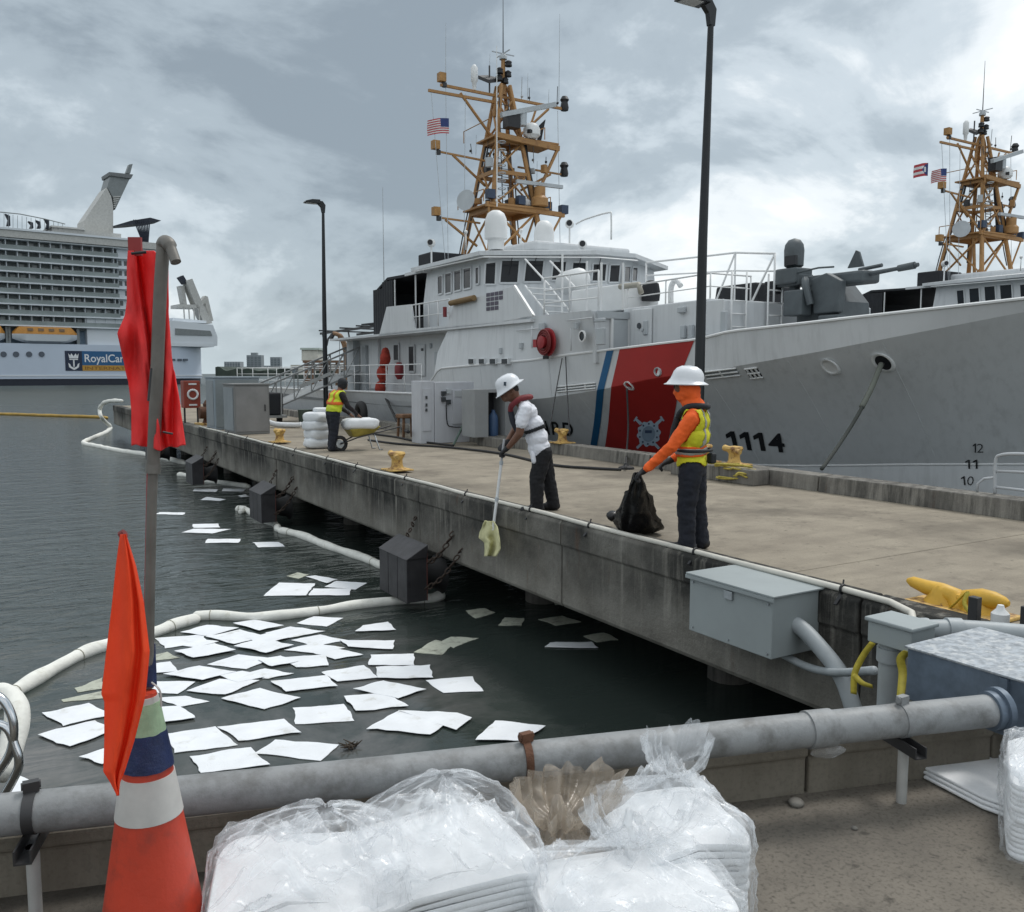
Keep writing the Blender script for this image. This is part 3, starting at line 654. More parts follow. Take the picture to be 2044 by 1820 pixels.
rail('side_rail', [(12.2, y, 2.95) for y in (34.2, 32.6, 31.0, 29.4, 27.8, 26.4)], 1.0, 2)
rail('side_rail', [(12.2, y, 2.95) for y in (51.5, 48, 45, 42, 39, 36, 34.3)], 1.0, 2)
rail('side_rail', [(12.25, y, 3.78) for y in (25.2, 24.2)], .5, 1)
rail('stern_rail', [(CL + k_, 51.6, 2.95) for k_ in (-3.5, -1.5, 1.5, 3.5)], 1.0, 2)
# red covers on the side rail
m_ = MB()
for i in range(9):
    t = i / 8; p = PX(768 - 8 * t, 705 + 80 * t, 12.5); m_.sphere((p.x + random.uniform(-.06, .06), p.y + random.uniform(-.1, .1), p.z), .17 + .05 * math.sin(i * 2), 8, 1.3)
m_.build('red_hose_bundle', mat('red_hose_canvas', (.33, .035, .02), .8, var=.3, vs=6), ship, smooth=True)
m_ = MB(); p = PX(797, 740, 12.5); m_.lathe((p.x, p.y, p.z - .3), [(.08, 0), (.17, .15), (.17, .45), (.08, .6)], 10); m_.build('red_extinguisher', mat('dark_red', (.2, .02, .02)), ship, smooth=40)
# hose reel on the flush house side
p = PX(1093, 683, 12.15); m_ = MB(); m_.lathe((12.22, p.y, p.z), [(.10, 0), (.10, .04), (.36, .05), (.36, .10), (.13, .11), (.13, .24), (.16, .25), (.16, .28), (.06, .30)], 22, axis=(-1, 0, 0)); reel = m_.build('hose_reel', mat('reel_red', (.30, .02, .025), .5), ship, smooth=40)
for i in range(6):
    r_ = .17 + .028 * i; m_ = MB(); m_.tube([V((12.05 - .02 * (i % 2), p.y + r_ * math.cos(t), p.z + r_ * math.sin(t))) for t in np.linspace(0, 2 * math.pi, 21)[:-1]], .022, 5, True); m_.build('hose_coil', mat('hose_dark_red', (.18, .02, .02), .6), reel, smooth=True)
m_ = MB(); m_.box(12.0, 12.18, p.y + .30, p.y + .46, p.z - .12, p.z + .08); m_.build('reel_crank', mat('reel_red', (.3, .02, .02)), reel)
m_ = MB(); m_.cyl((12.1, p.y, p.z - .42), (12.1, p.y, p.z - .34), .08, n=8); m_.build('nozzle', black_paint, reel)
sidebox(1078, 645, 1089, 658, 12.2, .05, 'small_vent', lightgrey)
# porthole, pipes, doors on the forward house side
def roundport(u, v, x, r_):
    p = PX(u, v, x); m = MB(); m.lathe(p, [(r_ * 1.3, 0), (r_ * 1.3, .03), (r_, .035), (r_, .0)], 16, axis=(-1, 0, 0), cap=False); o = m.build('porthole', rail_white, ship, smooth=40); m = MB(); m.cyl(p, p + V((-.012, 0, 0)), r_, n=16); m.build('pane', glass_dark, o)
roundport(1163, 671, 12.19, .11)
a, c = PY(1223, 637, 16.99), PY(1252, 700, 16.99); m_ = MB(); m_.box(a.x, c.x, 16.97, 17.0, c.z - .1, a.z); m_.build('grey_door', lightgrey, ship, bevel=.01)
for x in (a.x - .03, c.x + .03): m_ = MB(); m_.box(x - .03, x + .03, 16.95, 17.0, c.z - .1, a.z + .05); m_.build('door_post', rail_white, ship)
sidebox(1263, 618, 1302, 700, 13.34, .05, 'white_door', white_paint, .06); p = PX(1276, 650, 13.28); m_ = MB(); m_.cyl(p, p + V((-.02, 0, 0)), .07, n=12); m_.build('door_scuttle', mat('scuttle_dark', (.06, .07, .08), .4), ship)
for u0, v0, u1, v1 in ((1289, 640, 1297, 668), (1192, 636, 1210, 642), (1195, 655, 1210, 688), (1357, 613, 1370, 624), (1363, 650, 1371, 675), (1380, 648, 1386, 680), (1285, 655, 1292, 662)):
    sidebox(u0, v0, u1, v1, 13.34 if u0 > 1215 else 12.2, .09, 'deck_fitting', lightgrey, .02)
sidebox(1414, 621, 1430, 637, 13.34, .02, 'red_sign', mat('sign_red', (.35, .015, .05), .5))
sidebox(1443, 622, 1452, 668, 13.34, .07, 'door_lever', lightgrey)
sidebox(1412, 600, 1446, 668, 13.34, .035, 'white_door', white_paint, .05)
# vertical ladders
for u in (1474, 1546):
    p = PY(u, 640, 14.1); m_ = MB()
    for dx in (-.22, .22): m_.cyl((p.x + dx, 14.1, 3.95), (p.x + dx, 14.1, 5.85), .025, n=6)
    for i in range(6): m_.cyl((p.x - .22, 14.1, 4.1 + .28 * i), (p.x + .22, 14.1, 4.1 + .28 * i), .018, n=5)
    m_.build('ladder', rail_white, ship, smooth=True)
# rails, boat canister and gear on the deck before the wheelhouse
rail('deck_rail', [(12.35, 19.2, 5.12), (12.45, 18.2, 5.13), (12.6, 17.2, 5.14)], .95, 2, r_=.025)
rail('deck_rail', [(13.4, 17.1, 5.2), (13.4, 15.7, 5.22), (13.4, 14.25, 5.24), (14.6, 14.25, 5.24)], .0 + .55, 1, r_=.02)
m_ = MB(); a = V((13.2, 20.3, 5.15)); 
for sx in (12.5, 13.3): m_.cyl((sx, 19.2, 5.12), (sx, 20.4, 6.0), .025, n=6); m_.cyl((sx, 19.2, 5.9), (sx, 20.4, 6.7), .025, n=6)
for i in range(5): m_.bar((12.5, 19.4 + .22 * i, 5.25 + .17 * i), (13.3, 19.4 + .22 * i, 5.25 + .17 * i), .16, .03)
m_.build('deck_stairs', rail_white, ship)
m_ = MB(); m_.bar((12.14, 20.35, 5.97), (12.14, 19.4, 5.14), .07, .07); m_.build('bulwark_edge', rail_white, ship)
def capsule(c, d, L_, r_, name, mt): m = MB(); d = V(d).normalized(); m.lathe(V(c) - d * L_ / 2, [(.02, 0), (r_ * .6, .03), (r_ * .9, .12), (r_, .22), (r_, L_ - .22), (r_ * .9, L_ - .12), (r_ * .6, L_ - .03), (.02, L_)], 16, axis=d); return m.build(name, mt, ship, smooth=50)
capsule(PX(1143, 562, 14.3), (.2, 1, .0), 1.35, .34, 'life_raft_canister', rail_white)
m_ = MB(); m_.box(13.9, 14.7, 18.3, 19.9, 5.1, 5.45); m_.build('canister_cradle', lightgrey, ship)
m_ = MB(); a = PX(1190, 580, 13.6); m_.box(13.5, 14.6, a.y - 1.3, a.y + 1.0, 5.2, 5.85); m_.build('deck_chest', rail_white, ship, bevel=.03)
for u, h in ((1122, 1.6), (1171, 1.3), (1200, 1.2), (1243, 1.1)):
    p = PX(u, 590, 13.0); m_ = MB(); m_.cyl((p.x, p.y, 5.15), (p.x, p.y, 5.15 + h), .03, n=6); m_.build('davit_post', rail_white, ship)
m_ = MB(); m_.tube([PX(1238, 572, 13.4), PX(1275, 568, 13.4), PX(1280, 585, 13.4)], .07, 8); m_.build('vent_pipe', mat('weathered_pipe', (.35, .33, .28), .6), ship, smooth=True)
p = PX(1299, 580, 14.2); m_ = MB(); m_.lathe(p + V((0, 0, -.25)), [(.22, 0), (.24, .2), (.2, .42), (.06, .5)], 12); m_.build('black_covered_winch', black_cloth, ship, smooth=40)
p = PX(1349, 580, 15); m_ = MB(); m_.tube(smooth_path([p + V((0, .18, -.3)), p + V((0, .18, .1)), p + V((0, 0, .26)), p + V((0, -.18, .1))], 4), .07, 8); m_.build('gooseneck_vent', rail_white, ship, smooth=True)
# raised rail frame round the foredeck platform
for zt in (0,):
    m_ = MB(); q = [PX(u, v, 15.0) for u, v in ((1290, 524), (1400, 512), (1468, 504), (1547, 506))]; q2 = [PX(u, v, 15.0) for u, v in ((1290, 550), (1400, 544), (1468, 540), (1547, 541))]
    m_.tube(q, .025, 6); m_.tube(q2, .02, 6)
    for p in q: m_.cyl((p.x, p.y, 5.2), p, .025, n=6)
    m_.cyl(q[2], (15, q[2].y + .7, 5.2), .025, n=6); m_.cyl(q[3], (15, q[3].y + .7, 5.2), .025, n=6); m_.build('platform_rail', rail_white, ship, smooth=True)
m_ = MB(); a = PX(1480, 570, 15.5); m_.extr([(15.3, a.y + .75, 5.2), (15.3, a.y + .65, 5.75), (15.3, a.y - .65, 5.75), (15.3, a.y - .75, 5.2)], (1.2, 0, 0)); m_.build('black_covered_gear', black_cloth, ship, bevel=.06)
# handrail with loop above the roof
m_ = MB(); q = [PX(1150, 447, 15), PX(1170, 437, 15), PX(1215, 424, 15), PX(1220, 432, 15), PX(1220, 478, 15)]; m_.tube(smooth_path(q, 3), .025, 6); m_.build('roof_handrail', rail_white, ship, smooth=True)
# ------------------------------------------------------------------ gun mount
gg = mat('gun_grey', (.085, .10, .108), .55, var=.15, vs=4)
gun = MB(); gun.lathe((16, 13.1, 4.7), [(.95, 0), (.95, .18), (.8, .2), (.72, .3)], 20); gun.v = [(x, y, z - .38) for x, y, z in gun.v]; gun = gun.build('deck_gun', gg, ship, smooth=40)
def gpart(name, f, mt=gg, sm=40, bv=.0): m = MB(); f(m); m.v = [(x, y, z - .38) for x, y, z in m.v]; return m.build(name, mt, gun, smooth=sm, bevel=bv)
gpart('gun_base', lambda m: m.extr([(15.5, 13.75, 4.98), (15.5, 12.55, 4.98), (15.5, 12.6, 5.55), (15.5, 13.0, 6.0), (15.5, 13.5, 5.95), (15.5, 13.75, 5.5)], (1.0, 0, 0)), bv=.05, sm=None)
gpart('gun_shield', lambda m: m.extr([(15.3, 13.1, 5.3), (15.3, 12.45, 5.3), (15.3, 12.4, 5.95), (15.3, 12.8, 6.15), (15.3, 13.2, 6.05)], (.18, 0, 0)), bv=.03, sm=None)
gpart('gun_cradle', lambda m: m.obox((15.75, 12.75, 6.02), .55, 1.5, .26), bv=.06, sm=None)
gpart('ammunition_box', lambda m: m.obox((15.2, 13.45, 5.55), .35, .5, .55), bv=.03, sm=None)
gpart('ammunition_box', lambda m: m.obox((15.3, 12.6, 5.1), .3, .5, .3), bv=.03, sm=None)
def barrel(m):
    m.tube([(15.7, 12.4, 6.05), (15.7, 11.6, 6.1), (15.7, 11.3, 6.12)], [.06, .045, .04], 10); m.cyl((15.7, 11.35, 6.115), (15.7, 11.0, 6.14), .07, .075, 10); m.cyl((15.7, 11.0, 6.14), (15.7, 10.92, 6.145), .05, .04, 10)
gpart('barrel', barrel)
gpart('coaxial_barrel', lambda m: m.cyl((15.85, 12.4, 6.2), (15.85, 11.85, 6.24), .04, n=8))
gpart('sight_pedestal', lambda m: (m.cyl((15.55, 13.85, 5.7), (15.55, 13.85, 6.05), .12, n=10), m.bar((15.55, 13.2, 5.6), (15.55, 13.85, 5.75), .18, .22), m.obox((15.55, 13.85, 6.08), .5, .62, .26)), bv=.03, sm=None)
gpart('sight_box', lambda m: m.obox((15.5, 13.85, 6.17), .55, .60, .35), bv=.04, sm=None)
gpart('sight_dome', lambda m: m.lathe((15.5, 13.85, 6.37), [(.16, 0), (.21, .04), (.22, .38), (.20, .50), (.13, .60), (.02, .64)], 18))
gpart('sight_lens', lambda m: m.obox((15.26, 13.72, 6.5), .08, .3, .2), black_paint, None)
gpart('side_box', lambda m: m.obox((15.35, 14.3, 5.95), .25, .3, .3), black_cloth, None, .02)
gpart('spent_case_chute', lambda m: m.tube(smooth_path([(15.25, 13.3, 6.05), (15.15, 13.2, 5.9), (15.2, 13.1, 5.5)], 4), .08, 8))
gpart('training_handle', lambda m: m.tube([(15.3, 13.6, 6.22), (15.3, 13.0, 6.27), (15.3, 12.6, 6.25)], .02, 6))
gpart('cooling_vane', lambda m: m.extr([(16.1, 12.9, 6.3), (16.1, 12.5, 6.3), (16.1, 12.62, 6.62), (16.1, 12.7, 6.66)], (.05, 0, 0)), gg, None)
gpart('black_opening', lambda m: m.obox((15.48, 12.85, 5.62), .06, .42, .5), black_paint, None)
# ------------------------------------------------------------------ lattice mast
mast = MB(); mast.box(14.7, 17.3, 26.6, 29.0, 7.28, 7.5); mast = mast.build('mast', mast_buff, ship, bevel=.02)
MY, MX = 27.6, 16.0
def mp(f, name='mast_beam', mt=mast_buff, sm=40): m = MB(); f(m); return m.build(name, mt, mast, smooth=sm)
def leg(sx, sy, z): t = (z - 7.4) / (13.7 - 7.4); w = 1.18 * (1 - t) + .17 * t; d = 1.05 * (1 - t) + .17 * t; return V((MX + sx * w, MY + sy * d, z))
for sx in (-1, 1):
    for sy in (-1, 1):
        mp(lambda m: m.cyl(leg(sx, sy, 7.4), leg(sx, sy, 13.7), .10, .07, 8), 'mast_leg', mast_buff if sy < 0 or sx < 0 else mast_buff)
def ringbeam(z, w, ext=0., name='platform_beam'):
    c = [leg(-1, -1, z), leg(1, -1, z), leg(1, 1, z), leg(-1, 1, z)]
    for i in range(4): mp(lambda m: m.bar(c[i], c[(i + 1) % 4], w, w * 1.5), name)
for z, w_ in ((9.35, .15), (11.75, .15), (10.6, .09)): ringbeam(z, w_)
mp(lambda m: m.box(14.9, 17.3, 26.6, 28.6, 9.40, 9.46), 'mast_platform'); mp(lambda m: m.box(15.3, 17.9, 26.9, 28.3, 11.78, 11.84), 'mast_platform')
mp(lambda m: m.bar((14.8, 26.7, 9.4), (18.0, 26.7, 9.3), .12, .16)); mp(lambda m: m.bar((15.3, 26.9, 11.8), (17.9, 26.9, 11.65), .12, .18))
mp(lambda m: m.bar((17.85, 26.9, 11.65), (17.0, 26.9, 10.0), .09)); 
for a, c in ((leg(-1, -1, 7.5), leg(1, -1, 9.3)), (leg(1, -1, 7.5), leg(-1, -1, 9.3)), (leg(1, -1, 9.4), leg(-1, -1, 11.6)), (leg(-1, 1, 9.4), leg(1, 1, 11.6)), (leg(-1, 1, 7.5), leg(-1, -1, 9.3)), (leg(1, 1, 7.5), leg(1, -1, 9.3)), (leg(-1, -1, 11.8), leg(-1, 1, 13.0)), (leg(1, -1, 11.8), leg(1, 1, 13.0)), (leg(-1, -1, 9.4), leg(-1, 1, 11.0))):
    mp(lambda m: m.cyl(a, c, .045, n=6), 'mast_brace')
# yards: (z, left x, right x)
for z, xl, xr, zr in ((13.35, 13.55, 18.5, 13.3), (13.1, 13.1, 15.8, 13.1)):
    mp(lambda m: m.bar((xl, MY, z), (xr, MY, zr), .07, .09), 'yard', mast_buff)
mp(lambda m: m.cyl((14.3, MY, 13.2), leg(-1, 0, 11.9), .05, n=6), 'yard_brace'); mp(lambda m: m.cyl((17.9, MY, 13.2), leg(1, 0, 11.9), .05, n=6), 'yard_brace'); mp(lambda m: m.cyl((17.4, MY, 13.2), (16.9, MY, 11.9), .04, n=6), 'yard_brace')
mp(lambda m: m.bar((13.4, MY, 11.15), leg(-1, 0, 11.05), .06), 'yard'); mp(lambda m: m.cyl((14.0, MY, 11.1), leg(-1, 0, 10.2), .045, n=6), 'yard_brace')
mp(lambda m: m.bar((18.5, MY, 10.95), leg(1, 0, 11.0), .06), 'yard'); mp(lambda m: m.cyl((18.0, MY, 10.9), leg(1, 0, 10.2), .045, n=6), 'yard_brace')
mp(lambda m: m.bar((13.5, MY, 8.95), leg(-1, 0, 8.9), .06), 'yard'); mp(lambda m: m.cyl((13.7, MY, 8.9), leg(-1, 0, 8.1), .045, n=6), 'yard_brace')
boxm = mat('yard_box_buff', (.36, .19, .06), .6, var=.2, vs=5)
for x, z in ((13.35, 11.35), (13.6, 13.6), (13.35, 9.15)): mp(lambda m: m.obox((x, MY, z), .24, .24, .28), 'antenna_box', boxm, None); mp(lambda m: m.cyl((x + .1, MY, z - .3), (x + .1, MY, z - .16), .09, n=8), 'box_base', dark_steel)
for x, z in ((18.6, 13.45), (18.6, 11.1)): mp(lambda m: (m.lathe((x, MY, z - .2), [(.14, 0), (.16, .1), (.12, .3), (.17, .38), (.1, .5)], 10)), 'navigation_light', black_paint)
# top pole with lamps, crossbar and whip
mp(lambda m: m.cyl((MX, MY, 13.4), (MX, MY, 14.75), .10, .07, 8), 'top_pole'); mp(lambda m: m.cyl((MX, MY, 14.75), (MX, MY, 16.9), .022, .008, 6), 'top_whip', dark_steel)
mp(lambda m: (m.bar((MX - .45, MY, 14.8), (MX + .45, MY, 14.8), .03), m.bar((MX, MY - .45, 14.8), (MX, MY + .45, 14.8), .03), m.lathe((MX, MY, 14.6), [(.14, 0), (.14, .1), (.06, .2)], 8)), 'wind_vane', lightgrey)
for dx, z in ((.16, 14.35), (-.2, 14.05), (.14, 14.0), (.02, 13.75), (-.22, 13.8)): mp(lambda m: (m.lathe((MX + dx, MY - .1, z), [(.06, 0), (.13, .02), (.11, .12), (.13, .16), (.05, .22)], 8)), 'mast_light', black_paint)
mp(lambda m: m.tube(smooth_path([(MX - .35, MY, 12.6), (MX - .28, MY, 13.4), (MX, MY, 13.75), (MX + .28, MY, 13.4), (MX + .35, MY, 12.6)], 4), .06, 8), 'hoop')
# ladder inside
def lad(m):
    for dx in (-.18, .18): m.cyl((15.75 + dx, 26.9, 9.45), (15.85 + dx, 27.3, 13.2), .02, n=5)
    for i in range(13): z = 9.6 + .28 * i; t = (z - 9.45) / 3.75; m.cyl((15.57 + .1 * t, 26.9 + .4 * t, z), (15.93 + .1 * t, 26.9 + .4 * t, z), .014, n=4)
mp(lad, 'mast_ladder', dark_steel)
for p, r_, h in (((16.75, 26.9, 11.85), .30, .55), ((16.6, 27.0, 9.47), .20, .35)): mp(lambda m: m.lathe(p, [(r_ * .6, 0), (r_, h * .2), (r_, h * .6), (r_ * .6, h * .9), (.02, h)], 14), 'small_dome', rail_white)
mp(lambda m: m.obox((15.9, 26.85, 12.35), .5, .35, .55), 'camera_housing', black_paint, None)
mp(lambda m: m.obox((16.5, 26.7, 12.75), 2.3, .14, .16, 0, Matrix.Rotation(R(-17), 3, 'Y')), 'radar_bar', lightgrey, None); mp(lambda m: m.cyl((16.3, 26.8, 12.2), (16.3, 26.8, 12.75), .16, n=10), 'radar_motor', lightgrey)
mp(lambda m: m.obox((16.9, 26.6, 10.25), 1.9, .12, .12), 'radar_bar', lightgrey, None); mp(lambda m: m.lathe((16.9, 26.6, 9.5), [(.3, 0), (.3, .25), (.2, .35), (.2, .65)], 12), 'radar_motor', mast_buff)
for x, z in ((15.0, 9.75), (16.2, 9.65), (18.0, 9.5), (17.3, 9.55)): mp(lambda m: m.obox((x, 26.75, z), .28, .25, .3), 'equipment_box', mat('navy_box', (.03, .05, .09), .5), None)
mp(lambda m: m.lathe((14.4, MY - .3, 9.55), [(.0, 0), (.32, .06), (.36, .12)], 16, axis=(-.8, -.5, .1)), 'dish', lightgrey)
mp(lambda m: m.lathe((14.85, MY, 13.38), [(.06, 0), (.08, .25), (.12, .3), (.12, .75), (.04, .85)], 10), 'white_antenna', rail_white)
mp(lambda m: (m.extr([(15.0, MY, 13.9), (15.3, MY - .2, 13.75), (15.9, MY, 13.95), (15.5, MY + .2, 14.05)], (0, 0, -.12)), m.cyl((15.45, MY, 13.4), (15.45, MY, 14.3), .03, n=6)), 'direction_finder', dark_steel, None)
for x, z0, z1 in ((13.75, 13.7, 15.4), (15.45, 14.2, 14.7), (16.0 + 1.0, 13.4, 14.3), (17.9, 13.4, 13.9), (18.35, 13.6, 14.9), (18.35, 13.5, 16.6), (14.9, 11.2, 11.9), (17.4, 9.6, 11.3)):
    mp(lambda m: m.cyl((x, MY, z0), (x + .02, MY, z1), .012, .006, 5), 'whip_antenna', lightgrey)
for x0, z0, x1, z1 in ((13.2, 13.1, 13.5, 7.3), (13.75, 13.3, 13.6, 7.3), (14.5, 13.2, 14.2, 7.3), (18.3, 13.2, 18.2, 7.3)):
    mp(lambda m: m.cyl((x0, MY, z0), (x1, MY - .4, z1), .010, n=4), 'halyard', lightgrey)
mp(lambda m: m.cyl((17.0, 27.2, 9.4), (16.7, 27.3, 11.7), .09, n=8), 'cable_trunk', black_paint); mp(lambda m: m.cyl((15.2, 27.1, 7.5), (15.15, 27.2, 9.3), .07, n=6), 'cable_trunk', mast_buff)
# long whip aft
m_ = MB(); p = PX(766, 540, 13.0); m_.cyl((13.0, p.y, 6.9), (13.0, p.y + .0, 10.6), .02, .008, 5); m_.build('whip_antenna', lightgrey, ship)
p = PY(992, 440, 23.2); m_ = MB(); m_.cyl((p.x, 23.2, 8.6), (p.x, 23.2, 13.2), .022, .012, 5); m_.build('whip_antenna', rail_white, ship)

# ------------------------------------------------------------------ more mast and deck clutter
random.seed(21)
for k_ in range(16):       # cable runs strapped to the legs
    sx, sy = random.choice((-1, 1)), random.choice((-1, 1)); z0 = random.uniform(7.5, 11.0); z1 = z0 + random.uniform(1.0, 2.2); a = leg(sx, sy, z0); c = leg(sx, sy, min(z1, 13.4)); o_ = V((random.uniform(-.14, .14), random.uniform(-.14, .14), 0))
    mp(lambda m: m.tube([a + o_, (a + c) / 2 + o_ * 1.1, c + o_], .025, 5), 'mast_cable', dark_steel)
for k_ in range(14):
    z = random.choice((9.5, 9.6, 11.95, 10.75)); x = MX + random.uniform(-1.0, 1.3); y = MY + random.uniform(-1.0, .6); s_ = random.uniform(.10, .22)
    mp(lambda m: m.obox((x, y, z + s_ / 2), s_, s_, s_ * random.uniform(.8, 1.6), random.uniform(0, 1)), 'equipment_box', random.choice((dark_steel, lightgrey, mast_buff, black_paint)), None)
for k_ in range(8):
    z = 9.7 + .26 * k_; mp(lambda m: m.tube([V((15.45, 26.75, z)) + V((.13 * math.cos(q), .13 * math.sin(q), .03 * q / 6)) for q in np.linspace(0, 2 * math.pi, 11)[:-1]], .018, 5, True), 'safety_hoop', lightgrey)
for a, c in ((leg(-1, -1, 9.4), leg(1, -1, 10.6)), (leg(-1, 1, 11.8), leg(1, 1, 12.9)), (leg(1, -1, 11.8), leg(-1, -1, 12.9)), (V((14.9, 26.7, 9.35)), leg(-1, -1, 8.2)), (V((17.9, 26.7, 9.3)), leg(1, -1, 8.0)), (V((15.3, 26.9, 11.75)), leg(-1, -1, 10.9))):
    mp(lambda m: m.cyl(a, c, .04, n=6), 'mast_brace')
for z, w_ in ((9.85, 1.0), (12.2, .75)):
    for sx in (-1, 1): mp(lambda m: (m.tube([(MX + sx * (w_ + .35), MY - 1.0, z), (MX + sx * (w_ + .35), MY + .9, z)], .018, 5), m.cyl((MX + sx * (w_ + .35), MY - 1.0, z - .4), (MX + sx * (w_ + .35), MY - 1.0, z), .018, n=5), m.cyl((MX + sx * (w_ + .35), MY + .9, z - .4), (MX + sx * (w_ + .35), MY + .9, z), .018, n=5)), 'mast_rail', mast_buff)
for u, v, h in ((1000, 486, .5), (1040, 484, .7), (1060, 486, .35), (1195, 490, .4), (1230, 496, .3), (930, 500, .5)):
    p = PY(u, v, 23.5); m_ = MB(); m_.cyl((p.x, 23.5, 7.3), (p.x, 23.5, 7.3 + h), .02, n=6); m_.sphere((p.x, 23.5, 7.32 + h), .06, 8); m_.build('roof_antenna', rail_white, ship, smooth=True)
# weld seams and pipe runs on the house and hull sides
for y in (18.9, 20.6, 22.3, 24.0): m_ = MB(); m_.tube([(hull_x(y, z) - .002, y, z) for z in np.linspace(zK(y) + .03, zD(y) - .04, 5)], .008, 5); m_.build('weld_seam', white_paint, ship)
for y in (10.2, 12.0, 13.9, 15.9, 17.9, 20.2, 22.6): m_ = MB(); m_.tube([(hull_x(y, z) + .002, y, z) for z in np.linspace(zCh(y) + .1, zK(y) - .06, 9)], .008, 5); m_.build('weld_seam', white_paint, ship)
for u0, v0, u1, v1 in ((1130, 640, 1180, 634), (1140, 700, 1140, 655), (1062, 650, 1062, 695), (1030, 660, 1075, 655)):
    a, c = PX(u0, v0, 12.16), PX(u1, v1, 12.16); m_ = MB(); m_.cyl(a, c, .015, n=6); m_.build('pipe_run', white_paint, ship, smooth=True)
for u, v in ((1040, 690), (1150, 650), (905, 700), (1000, 700), (860, 690)):
    p = PX(u, v, 12.2 if u > 950 else 13.08); m_ = MB(); m_.obox(p, .08, .12, .16); m_.build('junction_fitting', lightgrey, ship, bevel=.01)

for k_ in range(10):
    x = random.uniform(13.6, 18.4); z0 = 13.35 if random.random() < .6 else 11.2; mp(lambda m: (m.cyl((x, MY + random.uniform(-.1, .1), z0), (x, MY, z0 + random.uniform(.25, .9)), .014, n=5), m.sphere((x, MY, z0 + .12), .05, 8)), 'small_antenna', random.choice((dark_steel, lightgrey)))
for a, c in ((leg(-1, -1, 10.6), leg(1, -1, 11.7)), (leg(1, 1, 9.4), leg(-1, 1, 10.6)), (leg(-1, -1, 7.6), leg(-1, 1, 9.3)), (leg(1, -1, 9.4), leg(1, 1, 10.6)), (leg(-1, 1, 10.6), leg(-1, -1, 11.7)), (leg(-1, -1, 12.4), leg(1, -1, 13.2)), (leg(1, -1, 12.4), leg(-1, -1, 13.2))): mp(lambda m: m.cyl(a, c, .035, n=6), 'mast_brace')
# ------------------------------------------------------------------ second patrol ship of the same class in the next berth
ship2 = copy_tree(ship, skip=('hull_number', 'hull_lettering', 'draft_mark', 'crest', 'whip_antenna'))
ship2.location = V(ship.location) + V((21.8, -4.1, .25))
ship2['label'] = 'farther white patrol ship, its buff mast rising behind the bow of number 1114'
tag(ship, group='patrol ships of one class'); tag(ship2, group='patrol ships of one class')
# flags: small wind-blown cloths on halyards, painted by a striped material
def flag_cloth(name, p0, w_, h, dirv, rows, label, kind):
    """grid of w x h from hoist p0 (top corner); stripes/canton are geometry bands with own materials"""
    dirv = V(dirv).normalized(); red = mat('flag_red', (.42, .05, .06), .8); wh = mat('flag_white', (.62, .62, .62), .8); bl = mat('flag_blue', (.03, .05, .16), .8)
    b = MB(); n_, k = 14, rows * 2; cells = []
    P_ = lambda s_, t: V(p0) + dirv * (w_ * s_) + V((.0, 0, -h * t - .35 * w_ * s_ * s_ * .6)) + V((-.5, .86, 0)) * (.10 * w_ * math.sin(s_ * 7 + t * 1.5) * s_)
    vs = [P_(i / n_, j / k) for j in range(k + 1) for i in range(n_ + 1)]
    for j in range(k):
        for i in range(n_):
            row = j * rows // k
            if kind == 'us': c = 2 if (i < n_ * .42 and j < k * .54) else (0 if row % 2 == 0 else 1)
            else:
                tri = i / n_ < .48 * (1 - abs((j + .5) / k - .5) * 2); c = 2 if tri else (0 if row % 2 == 0 else 1)
                if tri and i in (2, 3) and abs((j + .5) / k - .5) < .16: c = 1
            b.mi = c; b.add([vs[j * (n_ + 1) + i], vs[j * (n_ + 1) + i + 1], vs[(j + 1) * (n_ + 1) + i + 1], vs[(j + 1) * (n_ + 1) + i]], [[0, 1, 2, 3]])
    o = b.build(name, [red, wh, bl], smooth=True)
    return tag(o, label, 'flag')
flag_cloth('flag', PY(896, 236, 27.4), .72, .50, (-1, .1, 0), 13, 'red and white striped flag flying from the left yard of the nearer mast', 'us')
flag_cloth('flag', D(1853, 325, 36), .62, .52, (-1, .3, 0), 5, 'flag with blue triangle and white star flying left of the farther mast', 'pr')
flag_cloth('flag', D(1890, 336, 36), .66, .50, (-1, .3, 0), 13, 'striped red and white flag flying nearest the farther mast', 'us')
m_ = MB(); p = PY(1076, 250, 27.4); m_.extr([p, p + V((.28, .05, .25)), p + V((.1, .05, -.5)), p + V((-.1, 0, -.62))], (.02, -.02, 0)); tag(m_.build('flag', black_cloth), 'small dark pennant under the right yard of the nearer mast', 'flag')

# ------------------------------------------------------------------ cruise ship across the basin
CO = V((66.2, 310.7, 0)); CE = V((-math.sin(R(81.7)), -math.cos(R(81.7)), 0))     # from its right-hand end to the left
CN = V((CE.y, -CE.x, 0)); 
if CN.dot(CO) > 0: CN = -CN           # CN points to us
def cp(u, v, off=0.): return PP(u, v, CO + CN * off, CN)
def cs(u): q = cp(u, 700); return (q - CO).dot(CE)
def cz(u, v): return cp(u, v).z
def at_c(s_, z, off=0.): q = CO + CE * s_ + CN * off; return V((q.x, q.y, z))
cruise = thing('cruise_ship', at_c(60, 0, -15), 'huge white cruise ship with balcony decks and a raked grey funnel across the harbour', 'ship')
cr_white = mat('cruise_white', (.66, .70, .74), .5, var=.05, vs=.05); cr_hull = mat('cruise_hull_pale_blue', (.52, .59, .69), .45, var=.05, vs=.06)
cr_dark = mat('cruise_boot_top', (.015, .02, .035), .6); cr_bal = mat('balcony_shadow', (.17, .19, .19), .6, var=.3, vs=.4); cr_grey = mat('cruise_grey', (.20, .22, .225), .55, var=.1); cr_cream = mat('cruise_cream', (.47, .47, .45), .6)
